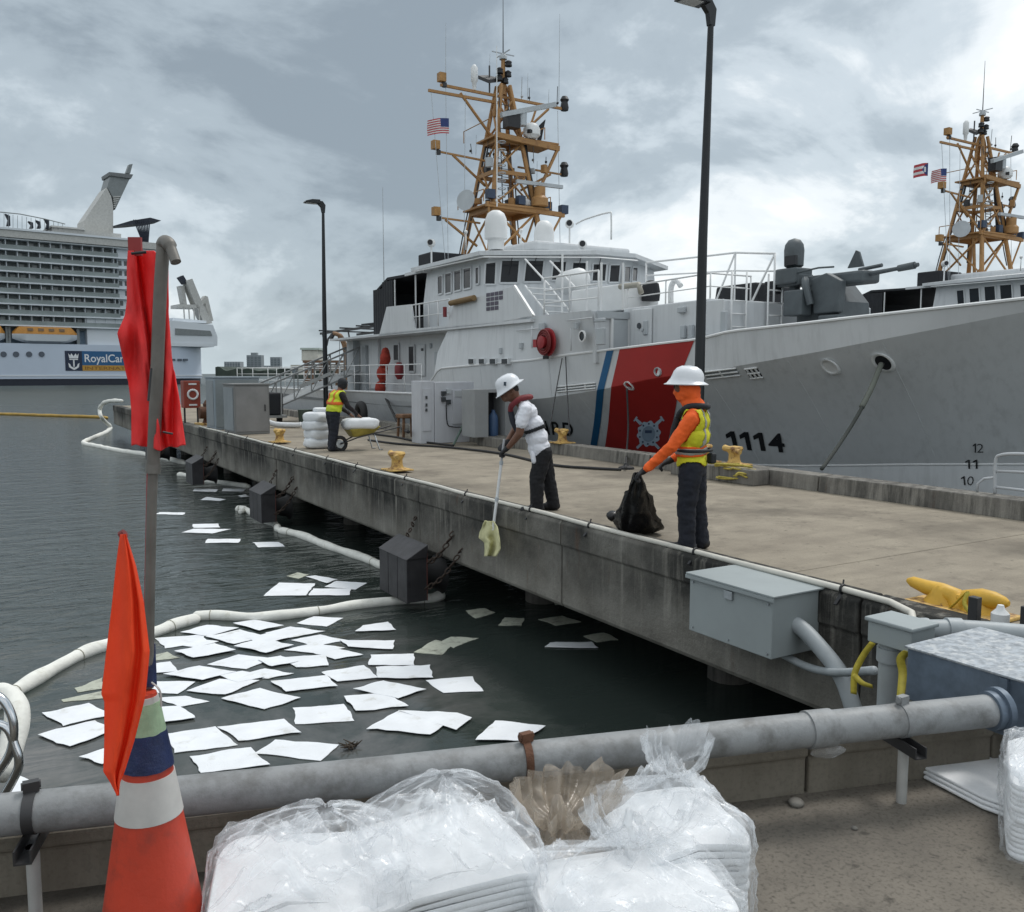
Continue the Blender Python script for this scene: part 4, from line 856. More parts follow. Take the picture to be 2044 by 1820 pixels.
def cbox(name, s0, s1, z0, z1, o0, o1, mt, parent=cruise, bevel=0):
    b = MB(); b.extr([at_c(s0, z0, o0), at_c(s1, z0, o0), at_c(s1, z1, o0), at_c(s0, z1, o0)], CN * (o1 - o0)); return b.build(name, mt, parent, bevel=bevel)
# hull: rounded stern end on the right, long side to the left
def chull(name, z0, z1, inset, mt, o=0., rnd=14.):
    b = MB(); pts = []
    for i in range(9):
        t = i / 8 * math.pi / 2; pts.append((inset + rnd - rnd * math.cos(t) if False else inset + rnd * (1 - math.sin(math.pi / 2 - t)) if False else inset + rnd * (1 - math.cos(math.pi / 2 - t)), o - rnd * (1 - math.sin(math.pi / 2 - t)) if False else o - rnd * (1 - math.sin(t)) if False else o - rnd * (1 - math.cos(t)) if False else 0))
    pts = [(inset + rnd * (1 - math.sin(t)), o - rnd * (1 - math.cos(t))) for t in np.linspace(0, math.pi / 2, 9)]       # from side to end
    poly = [(150, o)] + pts + [(inset, o - 30), (150, o - 30)]
    b.extr([at_c(s_, z0, of) for s_, of in poly], (0, 0, z1 - z0)); return b.build(name, mt, cruise, smooth=30)
zt_h = cz(300, 690)      # top of the pale hull side
chull('boot_top', -.5, cz(100, 756), .8, cr_dark, -.3)
chull('hull', cz(100, 756), zt_h, .5, cr_hull)
chull('waterline_stripe', cz(100, 751), cz(100, 748), .3, cr_white, .12)
z_prom = cz(60, 668)
# recessed promenade with lifeboats, superstructure above
cbox('promenade_recess', cs(205), 150, zt_h, z_prom + 6, -34, -4.5, mat('promenade_blue', (.22, .30, .38), .6))
cbox('side_block', cs(300), cs(178), zt_h, cz(250, 630), -30, -1.5, cr_white)
cbox('aft_block', cs(432) + 1, cs(300), zt_h, zt_h + 1.2, -30, .6, cr_white)
# balcony tower: dark recess wall, deck edges, dividers and doors
zb0, zb1 = cz(230, 655), cz(215, 492)
ndk = 8; s_a, s_b = cs(245), 150; s_r = cs(305)
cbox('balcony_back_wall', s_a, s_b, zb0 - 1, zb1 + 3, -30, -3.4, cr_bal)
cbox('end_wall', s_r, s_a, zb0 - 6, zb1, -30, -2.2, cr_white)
dk = (zb1 - zb0) / ndk
slab = None
for i in range(ndk + 1):
    z = zb0 + dk * i
    cbox('balcony_deck', s_r - (0 if i < 8 else 2.5), s_b, z - .2, z + .2, -6, -.3, cr_white)
    if i < ndk: cbox('balcony_glass', s_a, s_b, z + .2, z + 1.5, -1.0, -.9, mat('balcony_glass', (.20, .235, .235), .15, var=.25, vs=.15))
div = MB(); div.extr([at_c(0, 0, -3.4), at_c(.18, 0, -3.4), at_c(.18, dk - .5, -3.4), at_c(0, dk - .5, -3.4)], CN * 2.3); dv0 = None
dor = MB(); dor.extr([at_c(0, .1, -3.39), at_c(1.3, .1, -3.39), at_c(1.3, 2.3, -3.39), at_c(0, 2.3, -3.39)], CN * .12)
nd = 0; base_o = V(cruise['o'])
for i in range(ndk):
    z = zb0 + dk * i + .28; s_ = s_a + 1.2
    while s_ < cs(-12):
        sh = CE * s_ + V((0, 0, z))
        if dv0 is None:
            dv0 = MB(); dv0.add([V(p) + sh for p in div.v], div.f); dv0 = dv0.build('balcony_divider', cr_white, cruise); dr0 = MB(); dr0.add([V(p) + sh + CE * 1.0 for p in dor.v], dor.f); dr0 = dr0.build('balcony_door', [mat('balcony_door_pale', (.40, .42, .42), .4)], cruise); sh0 = sh
        else:
            if nd < 290:
                c = dv0.copy(); COL.objects.link(c); c.location = sh - sh0
                if random.random() < .6: c2 = dr0.copy(); COL.objects.link(c2); c2.location = sh - sh0 + CE * random.uniform(-.4, .5)
                nd += 2
        s_ += 3.0
for i in range(ndk - 1):       # small windows on the end wall
    z = zb0 + dk * i + 1.0
    for j in range(5):
        if random.random() < .75: s_ = s_r + 1.0 + j * 1.75; cbox('cabin_window', s_, s_ + 1.0, z, z + 1.5, -2.25, -2.1, mat('cabin_window_dark', (.06, .075, .08), .2))
# top decks, cornice, funnel
cbox('cornice', s_r - 3.0, 150, zb1 + .3, zb1 + 2.4, -30, .5, cr_cream); cbox('cornice', s_r + 3, 150, zb1 + 2.4, zb1 + 3.0, -30, .9, cr_white)
cbox('top_house', cs(262), cs(125), zb1 + 2.9, zb1 + 5.2, -24, -6, cr_cream); cbox('top_house_roof', cs(190), cs(122), zb1 + 5.2, zb1 + 5.7, -24, -5, cr_cream)
def fpoly(name, uv, th, off, mt): b = MB(); b.extr([cp(u, v, off) for u, v in uv], -CN * th); return b.build(name, mt, cruise)
fpoly('funnel_fin', ((168, 440), (213, 374), (222, 392), (226, 412), (226, 466), (168, 466)), 9, -10, cr_cream)
fpoly('funnel', ((214, 373), (222, 345), (262, 350), (230, 418), (226, 395)), 8, -10.5, cr_grey)
fpoly('funnel_cap', ((218, 343), (266, 348), (262, 356), (219, 350)), 9.5, -9.8, mat('cap_grey', (.15, .16, .165), .6))
fpoly('funnel_stack', ((252, 345), (258, 328), (265, 327), (260, 346)), 2, -13, cr_grey)
for j in range(6): fpoly('funnel_louvre', ((226 + j * .3, 392 + j * 4.2), (241 - j * 2, 391 + j * 4.2), (240 - j * 2, 393 + j * 4.2), (226 + j * .3, 394 + j * 4.2)), .6, -9.9, cr_cream)
# trellis and palms at the top right, rail along the top left
fpoly('sun_sail', ((228, 450), (262, 440), (300, 434), (322, 440), (300, 444), (262, 448)), 8, -8, cr_dark)
for j in range(9): fpoly('sail_strut', ((266 + j * 4, 438), (268 + j * 4, 438), (287 + j * 1.2, 486), (285 + j * 1.2, 486)), .3, -8 + j * .3, cr_dark)
m_ = MB(); m_.tube([cp(u, v, -6) for u, v in ((-20, 421), (40, 427), (90, 437), (130, 447))], .16, 5)
m_.build('top_rail', cr_grey, cruise)
for u in range(-10, 130, 9): m_ = MB(); m_.cyl(cp(u, 424 + max(0, u) * .17, -6), cp(u, 458, -6), .09, n=4); m_.build('rail_post', cr_grey, cruise)
for u, v, h in ((14, 450, 24), (60, 455, 14), (75, 455, 16), (92, 456, 20)): fpoly('deck_figure', ((u, v), (u + 3, v - h * .5), (u - 3, v - h), (u + 6, v - h * .8), (u + 7, v)), 2, -8, cr_dark)
# lifeboats on davits
lb_or = mat('lifeboat_orange', (.55, .25, .045), .5); 
def lifeboat(u0, u1):
    s0, s1 = cs(u1), cs(u0); z0 = cz(60, 684); zt = cz(60, 650); zm = z0 + (zt - z0) * .52
    b = MB(); L_ = s1 - s0; n_ = 10; rings = []
    for i in range(n_ + 1):
        t = i / n_; w_ = 2.2 * min(1, (4 * t * (1 - t)) ** .3 + .05); zb = z0 + (1 - min(1, 6 * t * (1 - t))) * 1.2
        rings.append([at_c(s0 + L_ * t, zm, -1.2 + w_), at_c(s0 + L_ * t, zb + .6, -1.2 + w_ * .8), at_c(s0 + L_ * t, zb, -1.2), at_c(s0 + L_ * t, zm, -1.2 - w_)])
    b.loft(rings); root = b.build('lifeboat', cr_white, cruise, smooth=40)
    b = MB(); rings = []
    for i in range(n_ + 1):
        t = i / n_; w_ = 2.25 * min(1, (4 * t * (1 - t)) ** .3 + .05); zq = zm + (zt - zm) * min(1, (8 * t * (1 - t)) ** .6 + .2)
        rings.append([at_c(s0 + L_ * t, zm, -1.2 - w_), at_c(s0 + L_ * t, zq - .3, -1.2 - w_ * .8), at_c(s0 + L_ * t, zq, -1.2), at_c(s0 + L_ * t, zq - .5, -1.2 + w_ * .85), at_c(s0 + L_ * t, zm, -1.2 + w_)])
    b.loft(rings); b.build('canopy', lb_or, root, smooth=40)
    for j in range(4): ss = s0 + L_ * (.22 + .16 * j); b = MB(); b.extr([at_c(ss, zm + .9, 1.1), at_c(ss + 1.5, zm + .9, 1.1), at_c(ss + 1.5, zm + 1.7, .9), at_c(ss, zm + 1.7, .9)], -CN * .4); b.build('boat_window', mat('boat_window', (.16, .10, .05), .4), root)
lifeboat(27, 157); lifeboat(-80, 13)
for u in (18, 22, 160): cbox('davit', cs(u) - .4, cs(u) + .4, cz(60, 690), cz(60, 640), -5, -1.5, cr_grey)
# rows of round and square ports
for u in (7, 32, 58, 83): p = cp(u, 707, .05); m_ = MB(); m_.cyl(p, p + CN * .15, .85, n=12); m_.build('hull_port', mat('port_dark', (.08, .10, .13), .4), cruise)
for u in (345, 358, 370): cbox('hull_port', cs(u) - .7, cs(u) + .7, cz(u, 718) - .35, cz(u, 718) + .35, -.5, .10, mat('port_dark', (.08, .10, .13)))
# banner with crown-and-anchor mark and lettering
bs0, bs1, bz0, bz1 = cs(300), cs(129), cz(200, 740), cz(200, 701); sl_ = cs(163)
navy = mat('banner_navy', (.008, .018, .05), .5); bblue = mat('banner_blue', (.015, .10, .24), .5); bgold = mat('banner_gold', (.50, .27, .04), .5); bwh = mat('banner_white', (.75, .76, .78), .5)
ban = cbox('banner', bs0, sl_, bz0, bz1, .02, .12, bblue); cbox('logo_field', sl_, bs1, bz0, bz1, .02, .13, navy, ban); cbox('banner_strip', bs0, sl_, bz0, bz0 + (bz1 - bz0) * .28, .12, .15, bgold, ban)
def ctext(s_, sL, sR, z0, z1, mt, off):
    vs, fs = text_mesh(s_, 1.0, .012); xs = [p[0] for p in vs]; x0, x1 = min(xs), max(xs); b = MB()
    b.add([at_c(sL + (sR - sL) * (p[0] - x0) / (x1 - x0), z0 + (z1 - z0) * p[1] / .72, off) for p in vs], fs); o = b.build('lettering', mt, ban); o['kind'] = 'stuff'; return o
hgt = bz1 - bz0
ctext('RoyalCaribbean', cs(168), cs(298), bz0 + hgt * .45, bz0 + hgt * .86, bwh, .14); ctext('INTERNATIONAL', cs(168), cs(298), bz0 + hgt * .06, bz0 + hgt * .22, mat('strip_brown', (.25, .11, .02), .6), .17)
lc = (sl_ + bs1) / 2; lw = (bs1 - sl_) * .36; lz = (bz0 + bz1) / 2
def lpoly(pts): b = MB(); b.extr([at_c(lc - a * lw, lz + c * hgt * .42, .14) for a, c in pts], CN * .04); b.build('crown_anchor_mark', bwh, ban)
lpoly([(-.12, .2), (.12, .2), (.12, -.7), (-.12, -.7)]); lpoly([(-.7, .12), (.7, .12), (.7, .26), (-.7, .26)]); lpoly([(-.85, .9), (-.55, .62), (-.35, .9), (0, .55), (.35, .9), (.55, .62), (.85, .9), (.72, .32), (-.72, .32)])
lpoly([(-.9, -.25), (-.62, -.40), (-.45, -.68), (0, -.82), (.45, -.68), (.62, -.40), (.9, -.25), (.8, -.75), (.3, -1.0), (0, -1.08), (-.3, -1.0), (-.8, -.75)])
# raked stern gantry on the right end
def sp_(name, uv, th, off, mt=cr_cream): return fpoly(name, uv, th, off, mt)
sp_('stern_terrace', ((350, 640), (425, 648), (434, 672), (434, 690), (300, 690), (300, 640)), 24, .4, cr_white)
sp_('stern_terrace_window', ((350, 655), (420, 660), (424, 670), (350, 668)), .3, .7, cr_grey)
sp_('stern_arch', ((372, 560), (384, 556), (402, 600), (424, 645), (408, 645), (392, 612)), 5, -4); sp_('stern_arch', ((360, 570), (368, 570), (374, 612), (368, 612)), 4, -6)
sp_('stern_platform', ((356, 607), (396, 608), (396, 615), (356, 614)), 8, -4); sp_('stern_platform', ((345, 634), (412, 640), (412, 645), (345, 641)), 10, -3, cr_white)
for u in (366, 376, 386, 396): sp_('stern_post', ((u, 612), (u + 2, 612), (u + 4, 642), (u + 2, 642)), .4, -4)
sp_('stern_dark_cap', ((358, 553), (366, 549), (374, 562), (368, 567)), 3, -5, cr_dark)
sp_('stern_slide', ((395, 610), (410, 590), (415, 592), (426, 640), (420, 642), (410, 605)), 3, -8)

# ------------------------------------------------------------------ far city skyline
far_c = [mat('far_wall_a', (.34, .37, .39), .8, var=.1, vs=.01), mat('far_wall_b', (.26, .29, .31), .8, var=.1, vs=.01), mat('far_wall_c', (.42, .44, .45), .8, var=.1, vs=.01)]  # pale blue-grey tones put distance haze into the wall colour
far_win = mat('far_window', (.16, .19, .21), .5)
def tower(u0, u1, v1, dep, k, label, rows, cols, step=False):
    a, c = D(u0, 745, dep), D(u1, 745, dep); wv = (c - a); wv.z = 0; W_ = wv.length; ex = wv.normalized(); ey = V((-ex.y, ex.x, 0)); H = (745 - v1) / F * dep + 3
    b = MB(); o = V((a.x, a.y, 0)); b.extr([o, o + wv, o + wv + ey * W_ * .7, o + ey * W_ * .7], (0, 0, H)); root = thing('tower_block', o, label, 'building', 'far city buildings'); b.build('wall', far_c[k], root)
    if step: b = MB(); b.extr([o + ex * W_ * .3 + V((0, 0, H)), o + ex * W_ * .7 + V((0, 0, H)), o + ex * W_ * .7 + ey * W_ * .4 + V((0, 0, H)), o + ex * W_ * .3 + ey * W_ * .4 + V((0, 0, H))], (0, 0, H * .12)); b.build('roof_tower', far_c[k], root)
    for j in range(cols):
        x0 = W_ * (j + .25) / cols; b = MB(); b.extr([o + ex * x0 - ey * .3 + V((0, 0, H * .08)), o + ex * (x0 + W_ * .5 / cols) - ey * .3 + V((0, 0, H * .08)), o + ex * (x0 + W_ * .5 / cols) - ey * .3 + V((0, 0, H * .94)), o + ex * x0 - ey * .3 + V((0, 0, H * .94))], ey * .5); b.build('window_strip', far_win, root)
    for j in range(rows): z = H * (j + 1) / (rows + 1); b = MB(); b.extr([o - ey * .8 + V((0, 0, z)), o + wv - ey * .8 + V((0, 0, z)), o + wv - ey * .8 + V((0, 0, z + H * .03)), o - ey * .8 + V((0, 0, z + H * .03))], ey * 1.0); b.build('floor_band', far_c[k], root)
for a in ((493, 522, 708, 1500, 1, 'tall grey tower with stepped roof, highest of the far skyline', 8, 4, True), (540, 560, 712, 1600, 1, 'slim grey tower right of the highest far tower', 7, 3, False), (448, 480, 721, 1450, 0, 'broad pale block left of the highest far tower', 5, 6, False),
          (522, 541, 729, 1700, 0, 'lower pale block between the two far towers', 4, 4, False), (480, 495, 731, 1600, 2, 'small pale block touching the left side of the tallest far tower', 3, 3, False), (556, 580, 737, 1700, 2, 'long low white block right of the slim far tower', 2, 6, False), (436, 450, 735, 1400, 2, 'low pale block beside the end of the cruise ship', 2, 4, False)): tower(*a)
m_ = MB(); pts = []
for i in range(60): u = 430 + i * 5; p = D(u, 745, 1250); pts.append((p, 3.65 + 6 + 6 * noise.noise((i * .3, 1.3, 0)) ))
m_.add([V((p.x, p.y, -1)) for p, z in pts] + [V((p.x, p.y, z)) for p, z in pts] + [V((p.x + 200, p.y + 330, z)) for p, z in pts], [[i, i + 1, 60 + i + 1, 60 + i] for i in range(59)] + [[60 + i, 61 + i, 121 + i, 120 + i] for i in range(59)])
tag(m_.build('shore', mat('far_shore_green', (.045, .06, .05), .9, var=.4, vs=.05)), kind='structure')
m_ = MB(); p = D(790, 745, 600); m_.extr([(p.x - 60, p.y, 0), (p.x + 300, p.y - 130, 0), (p.x + 300, p.y - 100, 0), (p.x - 60, p.y + 40, 0)], (0, 0, 4)); tag(m_.build('shore', mat('far_shore_green', (.045, .06, .05))), kind='structure')
# white dome-roofed kiosk and brown timber dock frame behind the ship's stern
kx = thing('dock_building', D(630, 760, 90) * 1, 'white tank house on a brown timber dock frame beyond the ship stern', 'building')
P_ = lambda u, v, d=90: D(u, v, d)
def fb(name, u0, v0, u1, v1, d, th, mt):
    b = MB(); a = [P_(u0, v1, d), P_(u1, v1, d), P_(u1, v0, d), P_(u0, v0, d)]; b.extr(a, V((_f[0], _f[1], 0)) * th); return b.build(name, mt, kx)
brown = mat('weathered_timber', (.16, .095, .06), .85, var=.25, vs=1); cream = mat('cream_wall', (.55, .54, .48), .8)
fb('tank_house', 602, 698, 634, 720, 90, 3, cream); fb('tank_roof', 599, 694, 637, 698, 89.8, 3.4, mat('pale_green_roof', (.42, .48, .44), .7)); fb('low_annex', 580, 728, 606, 748, 95, 6, cream); fb('annex_window', 583, 732, 592, 744, 94.9, .2, far_win)
fb('frame_beam', 604, 719, 704, 724, 88, .6, brown); fb('frame_floor', 606, 755, 704, 760, 88, .6, brown)
for u in (610, 624, 640, 655, 672, 688, 700): fb('frame_post', u - 2.5, 722, u + 2.5, 775, 88.2, .5, brown)
fb('frame_back_wall', 606, 726, 702, 740, 91, .3, mat('lattice_pale', (.35, .34, .32), .8, var=.4, vs=2))
# ------------------------------------------------------------------ lamp posts
def lamp_post(y, label):
    o = thing('lamp_post', (11.3, y, 2.05), label, 'lamp post', 'lamp posts on the pier')
    b = MB(); b.tube([(11.3, y, 2.06), (11.3, y - .02, 6), (11.3, y - .12, 10.0)], [.098, .085, .052], 16); b.build('pole', pole_black, o, smooth=40)
    b = MB(); b.lathe((11.3, y, 2.05), [(.20, 0), (.20, .03), (.15, .04), (.13, .10), (.10, .12)], 16); b.build('base_plate', pole_black, o, smooth=40)
    for k_ in range(4): b = MB(); a = k_ * math.pi / 2 + .7; b.cyl((11.3 + .165 * math.cos(a), y + .165 * math.sin(a), 2.07), (11.3 + .165 * math.cos(a), y + .165 * math.sin(a), 2.12), .018, n=6); b.build('bolt', pole_black, o)
    yy = y - .12; b = MB(); b.extr([(11.36, yy - .05, 9.78), (11.39, yy - .05, 10.08), (11.28, yy - .05, 10.22), (11.05, yy - .05, 10.22), (11.05, yy - .05, 10.12), (11.20, yy - .05, 9.98), (11.24, yy - .05, 9.78)], (0, .10, 0)); b.build('bracket', pole_black, o, bevel=.012)
    b = MB(); b.extr([(11.15, yy - .16, 10.10), (11.15, yy - .16, 10.25), (10.85, yy - .16, 10.24), (10.60, yy - .16, 10.17), (10.56, yy - .16, 10.10)], (0, .32, 0)); h = b.build('lamp_head', pole_black, o, bevel=.015)
    b = MB(); b.box(10.62, 11.0, yy - .13, yy + .13, 10.088, 10.098); b.build('lens', mat('lamp_lens', (.5, .5, .48), .3), h)
lamp_post(12.26, 'tall black lamp post standing in front of the red ship stripe')
lamp_post(33.4, 'distant black lamp post by the stern of the nearer ship')

# ------------------------------------------------------------------ fender panels hung on the pier face
wood = mat('dark_fender_board', (.028, .027, .030), .55, var=.35, vs=3, bump=.3, bs=12)
def fender(y0, label):
    y1 = y0 + 1.1; o = thing('fender_panel', (5.45, y0 + .55, .17), label, 'fender', 'fender panels along the pier')
    for i in range(3):
        a = y0 + i * 1.1 / 3; b = MB(); b.box(5.27, 5.32, a + .008, a + 1.1 / 3 - .008, .17, .84); b.build('board', wood, o, bevel=.006)
    b = MB(); b.box(5.321, 5.60, y0 + .01, y1 - .01, .18, .84); b.build('frame', wood, o)
    b = MB(); b.extr([(5.255, y0 - .01, .845), (5.62, y0 - .01, 1.05), (5.62, y0 - .01, 1.0), (5.60, y0 - .01, .845)], (0, 1.12, 0)); b.build('sloped_cap', wood, o, bevel=.008)
    b = MB(); b.box(5.60, 5.615, y0 + .0, y0 + .05, .18, .95); b.build('edge_strip', mat('rust_strip', (.09, .03, .025), .8), o)
    b = MB(); b.lathe((5.6, y0 + .55, .45), [(.30, 0), (.24, .08), (.20, .2), (.26, .42), (.34, .48)], 16, axis=(1, 0, 0)); b.build('rubber_cone', rubber, o, smooth=40)
    for dy, z0, z1 in ((-.12, .75, 1.25), (-.30, .35, 1.05), (1.2, .75, 1.3)):
        n_ = 9
        for i in range(n_):
            t = (i + .5) / n_; c = V((5.58 + .42 * t, y0 + .05 + dy * (1.6 * t if dy < 1 else 1), z0 + (z1 - z0) * t - .12 * math.sin(math.pi * t)))
            b = MB(); ang = i * math.pi / 2; ax = V((.6, dy, z1 - z0)).normalized(); s1 = ax.orthogonal().normalized(); s1 = Matrix.Rotation(ang, 3, ax) @ s1
            b.tube([c + ax * .055 * math.cos(q) + s1 * .032 * math.sin(q) for q in np.linspace(0, 2 * math.pi, 9)[:-1]], .013, 5, True); b.build('chain_link', mat('dark_chain', (.045, .03, .022), .8), o, smooth=True)
    return o
fender(12.0, 'dark boarded fender panel nearest the quay, with a sloped cap, hung on the pier')
fender(20.3, 'middle dark fender panel on the pier, behind the bent end of a white boom')
fender(28.4, 'third dark fender panel on the pier, just right of the large red flag')
fender(37.0, 'farthest dark fender panel near the end of the pier, left of the red flag')

# ------------------------------------------------------------------ bollards
def bitt(x, y, z, s_, label, mt, group='worn yellow bollards'):
    o = thing('bollard', (x, y, z), label, 'bollard', group)
    b = MB(); b.lathe((x, y, z), [(.21 * s_, 0), (.21 * s_, .03), (.15 * s_, .05), (.125 * s_, .12 * s_), (.12 * s_, .24 * s_), (.17 * s_, .32 * s_), (.19 * s_, .36 * s_), (.17 * s_, .40 * s_), (.02, .42 * s_)], 18); b.build('post', mt, o, smooth=40)
    b = MB(); b.box(x - .28 * s_, x + .28 * s_, y - .28 * s_, y + .28 * s_, z - .002, z + .025); b.build('base_plate', mt, o, bevel=.008)
    b = MB(); b.cyl((x - .1 * s_, y - .26 * s_, z + .30 * s_), (x - .04 * s_, y + .26 * s_, z + .36 * s_), .055 * s_, .07 * s_, 10); b.build('horn', mt, o, smooth=40)
bitt(6.50, 15.2, 1.84, .85, 'worn yellow bollard on the pier edge between the nearest and middle fenders', yellow_worn)
bitt(6.50, 23.0, 1.84, .85, 'small worn yellow bollard on the pier edge right of the grey cabinets', yellow_worn)
bitt(11.28, 16.75, 2.05, .8, 'yellow bollard on the right curb between the two workers', yellow_worn)
for i, y in enumerate((11.75, 11.1)): bitt(10.98 + .1 * i, y, 2.06, .8, ('left', 'right')[i] + ' one of the twin pale yellow bollards on the concrete plinth by the lamp post', yellow_worn)
# near kevel with two horns, axis along the pier
o = thing('kevel', (6.5, 3.85, 1.8), 'bright yellow two-horned mooring cleat standing on the near pier corner', 'cleat')
kx0 = 6.45
b = MB(); b.tube([PX(1918, 1216, kx0), PX(1905, 1190, kx0), PX(1880, 1180, kx0), PX(1850, 1172, kx0), PX(1822, 1161, kx0), PX(1812, 1158, kx0)], [.085, .075, .068, .06, .045, .02], 14); b.build('horn', yellow_paint, o, smooth=50)
b = MB(); b.tube([PX(1918, 1215, kx0), PX(1935, 1197, kx0), PX(1960, 1195, kx0), PX(1985, 1198, kx0), PX(2005, 1203, kx0), PX(2014, 1205, kx0)], [.06, .085, .08, .065, .045, .02], 14); b.build('horn', yellow_paint, o, smooth=50)
for u, v in ((1880, 1205), (1953, 1215)):
    p = PX(u, v, kx0); b = MB(); b.lathe((p.x, p.y, 1.80), [(.13, 0), (.11, .04), (.085, .09), (.075, .14), (.05, .17)], 16, sy=1.25); b.build('post', yellow_paint, o, smooth=50)
p = PX(1917, 1230, kx0); b = MB(); b.obox((p.x, p.y, 1.87), .12, .36, .14); b.build('web', yellow_paint, o, bevel=.03)
b = MB(); b.obox((p.x, p.y, 1.815), .34, .78, .03); b.build('base_plate', yellow_worn, o, bevel=.01)
# small clutter in front of it
b = MB(); q = G(1905, 1268); b.lathe((6.05, 3.45, 1.835), [(.055, 0), (.06, .02), (.06, .13), (.03, .16), (.02, .19)], 12); tag(b.build('jug', rail_white, smooth=40), 'small white plastic jug in front of the bright yellow cleat', 'jug')
for i, (x, y) in enumerate(((6.02, 3.62), (6.08, 3.28))):
    b = MB(); b.obox((x, y, 1.94), .06, .07, .22); tag(b.build('post_stub', dark_steel, bevel=.006), ('left', 'right')[i] + ' dark steel stub beside the white jug by the yellow cleat', 'post')

# ------------------------------------------------------------------ white hose along the pier edge, with black ties
path = []
for i in range(60):
    y = 4.3 + i * .45; path.append(V((6.03 + .05 * noise.noise((y * .35, 3, 0)), y, 1.86 + .012 * noise.noise((y * .9, 8, 0)))))
hose_m = mat('white_hose', (.60, .58, .52), .55, var=.12, vs=3)
o = MB(); o.tube([V((5.55, 3.75, 1.80)), V((5.85, 4.0, 1.865))] + path, .027, 10); o = o.build('hose', hose_m, smooth=True); tag(o, 'long white hose tied along the left edge of the pier', 'hose')
for y in (4.75, 6.35, 8.3, 9.9, 11.6, 13.6, 15.8, 17.8, 20, 22, 24.5, 27):
    k_ = min(range(60), key=lambda i: abs(path[i].y - y)); c = path[k_]; b = MB(); b.tube([c + V((.035 * math.cos(q), 0, .035 * math.sin(q))) for q in np.linspace(0, 2 * math.pi, 13)[:-1]], .011, 6, True); b.bar(c + V((.0, .0, -.03)), c + V((-.09, 0, -.12)), .03, .015); b.bar(c + V((0, 0, .03)), c + V((.02, .01, .075)), .012)
    b.build('tie', black_paint, o)

# ------------------------------------------------------------------ grey junction box on the pier face, conduits
jb = mat('grey_enclosure', (.30, .335, .34), .5, var=.06, vs=2, bump=.1, bs=3); pvc = mat('grey_conduit', (.33, .36, .375), .5, var=.1, vs=6)
o = thing('junction_box', (5.7, 5.45, 1.3), 'large grey steel junction box fixed on the pier face', 'box')
b = MB(); b.box(5.42, 5.99, 4.96, 5.95, 1.30, 1.82); b.build('body', jb, o, bevel=.008)
b = MB(); b.box(5.395, 6.12, 4.93, 5.98, 1.822, 1.84); b.build('lid', jb, o, bevel=.005); b = MB(); b.box(5.39, 5.405, 4.93, 5.98, 1.79, 1.821); b.build('lid_lip', jb, o)
for y in (5.0, 5.45, 5.9):
    for z in (1.34, 1.76): b = MB(); b.cyl((5.419, y, z), (5.406, y, z), .009, n=8); b.build('screw', steel, o)
b = MB(); b.box(5.40, 5.419, 5.40, 5.50, 1.70, 1.775); b.build('hasp', steel, o, bevel=.004)
def conduit(pts, r_, label, mt=pvc, collars=()):
    b = MB(); pt = smooth_path(pts, 6); b.tube(pt, r_, 14); o = b.build('conduit', mt, smooth=True); tag(o, label, 'conduit', 'grey conduits')
    for i in collars:
        d = (pt[i + 1] - pt[i]).normalized(); b = MB(); b.cyl(pt[i] - d * .04, pt[i] + d * .04, r_ * 1.18, n=14); b.build('collar', mt, o, smooth=40)
    return o
X5 = 5.72
conduit([PX(1512, 1238, X5), PX(1545, 1238, X5), PX(1590, 1247, X5), PX(1635, 1290, X5), PX(1680, 1350, X5), PX(1705, 1420, X5)], .068, 'thick grey conduit bending down from the large junction box', collars=(1, 6))
conduit([PX(1522, 1288, X5), PX(1560, 1305, X5), PX(1610, 1330, X5), PX(1665, 1342, X5 - .1), PX(1745, 1338, X5 - .4)], .032, 'thin grey conduit curving below the thick conduit')
# second box on a conduit riser
p = D(1820, 1258, 4.75); yb = PX(1733, 1228, p.x).y; xb = PY(1868, 1238, p.y).x; zt = p.z; zb = PX(1820, 1306, p.x).z
o = thing('junction_box', (p.x, p.y, zb), 'small grey junction box on an upright conduit by the quay corner', 'box')
b = MB(); b.box(p.x, xb, p.y, yb, zb, zt - .015); b.build('body', jb, o, bevel=.006); b = MB(); b.box(p.x - .015, xb + .015, p.y - .015, yb + .015, zt - .013, zt + .012); b.build('lid', jb, o, bevel=.008)
cx, cyy = p.x + .10, (p.y + yb) / 2 + .05
conduit([(cx, cyy, 1.4), (cx, cyy, 1.8), (cx, cyy, zb + .02)], .068, 'upright grey conduit under the small junction box', collars=(10,))
conduit([(xb - .04, p.y + .15, (zt + zb) / 2), (xb + .25, p.y - .02, (zt + zb) / 2 - .0), (xb + .6, p.y - .3, (zt + zb) / 2 - .02)], .06, 'short grey conduit leaving the small junction box to the right', collars=(2, 5))
# galvanised duct along the pier side, coming towards us
galv = mat('mottled_galvanised', (.34, .37, .40), .42, metal=.55, var=.35, vs=22, detail=3, dirt=(.52, .54, .55), dscale=18, dlo=.5, dhi=.6); galv_s = mat('blue_grey_steel', (.12, .155, .20), .45, metal=.3, var=.25, vs=8)
p = D(1812, 1290, 4.45); zb = PX(1812, 1396, p.x).z
o = thing('cable_duct', (p.x + .4, p.y - .6, zb), 'blue-grey galvanised steel cable duct at the right edge', 'duct')
b = MB(); b.box(p.x, p.x + .60, -.8, p.y, zb, p.z - .01); b.build('side', galv_s, o, bevel=.006); b = MB(); b.box(p.x - .012, p.x + .64, -.8, p.y + .012, p.z - .008, p.z + .004); b.build('cover', galv, o, bevel=.003)
for y in (p.y - .5, p.y - 1.2): b = MB(); b.box(p.x - .02, p.x - .001, y - .02, y + .02, zb, p.z - .012); b.build('joint_strip', galv_s, o)
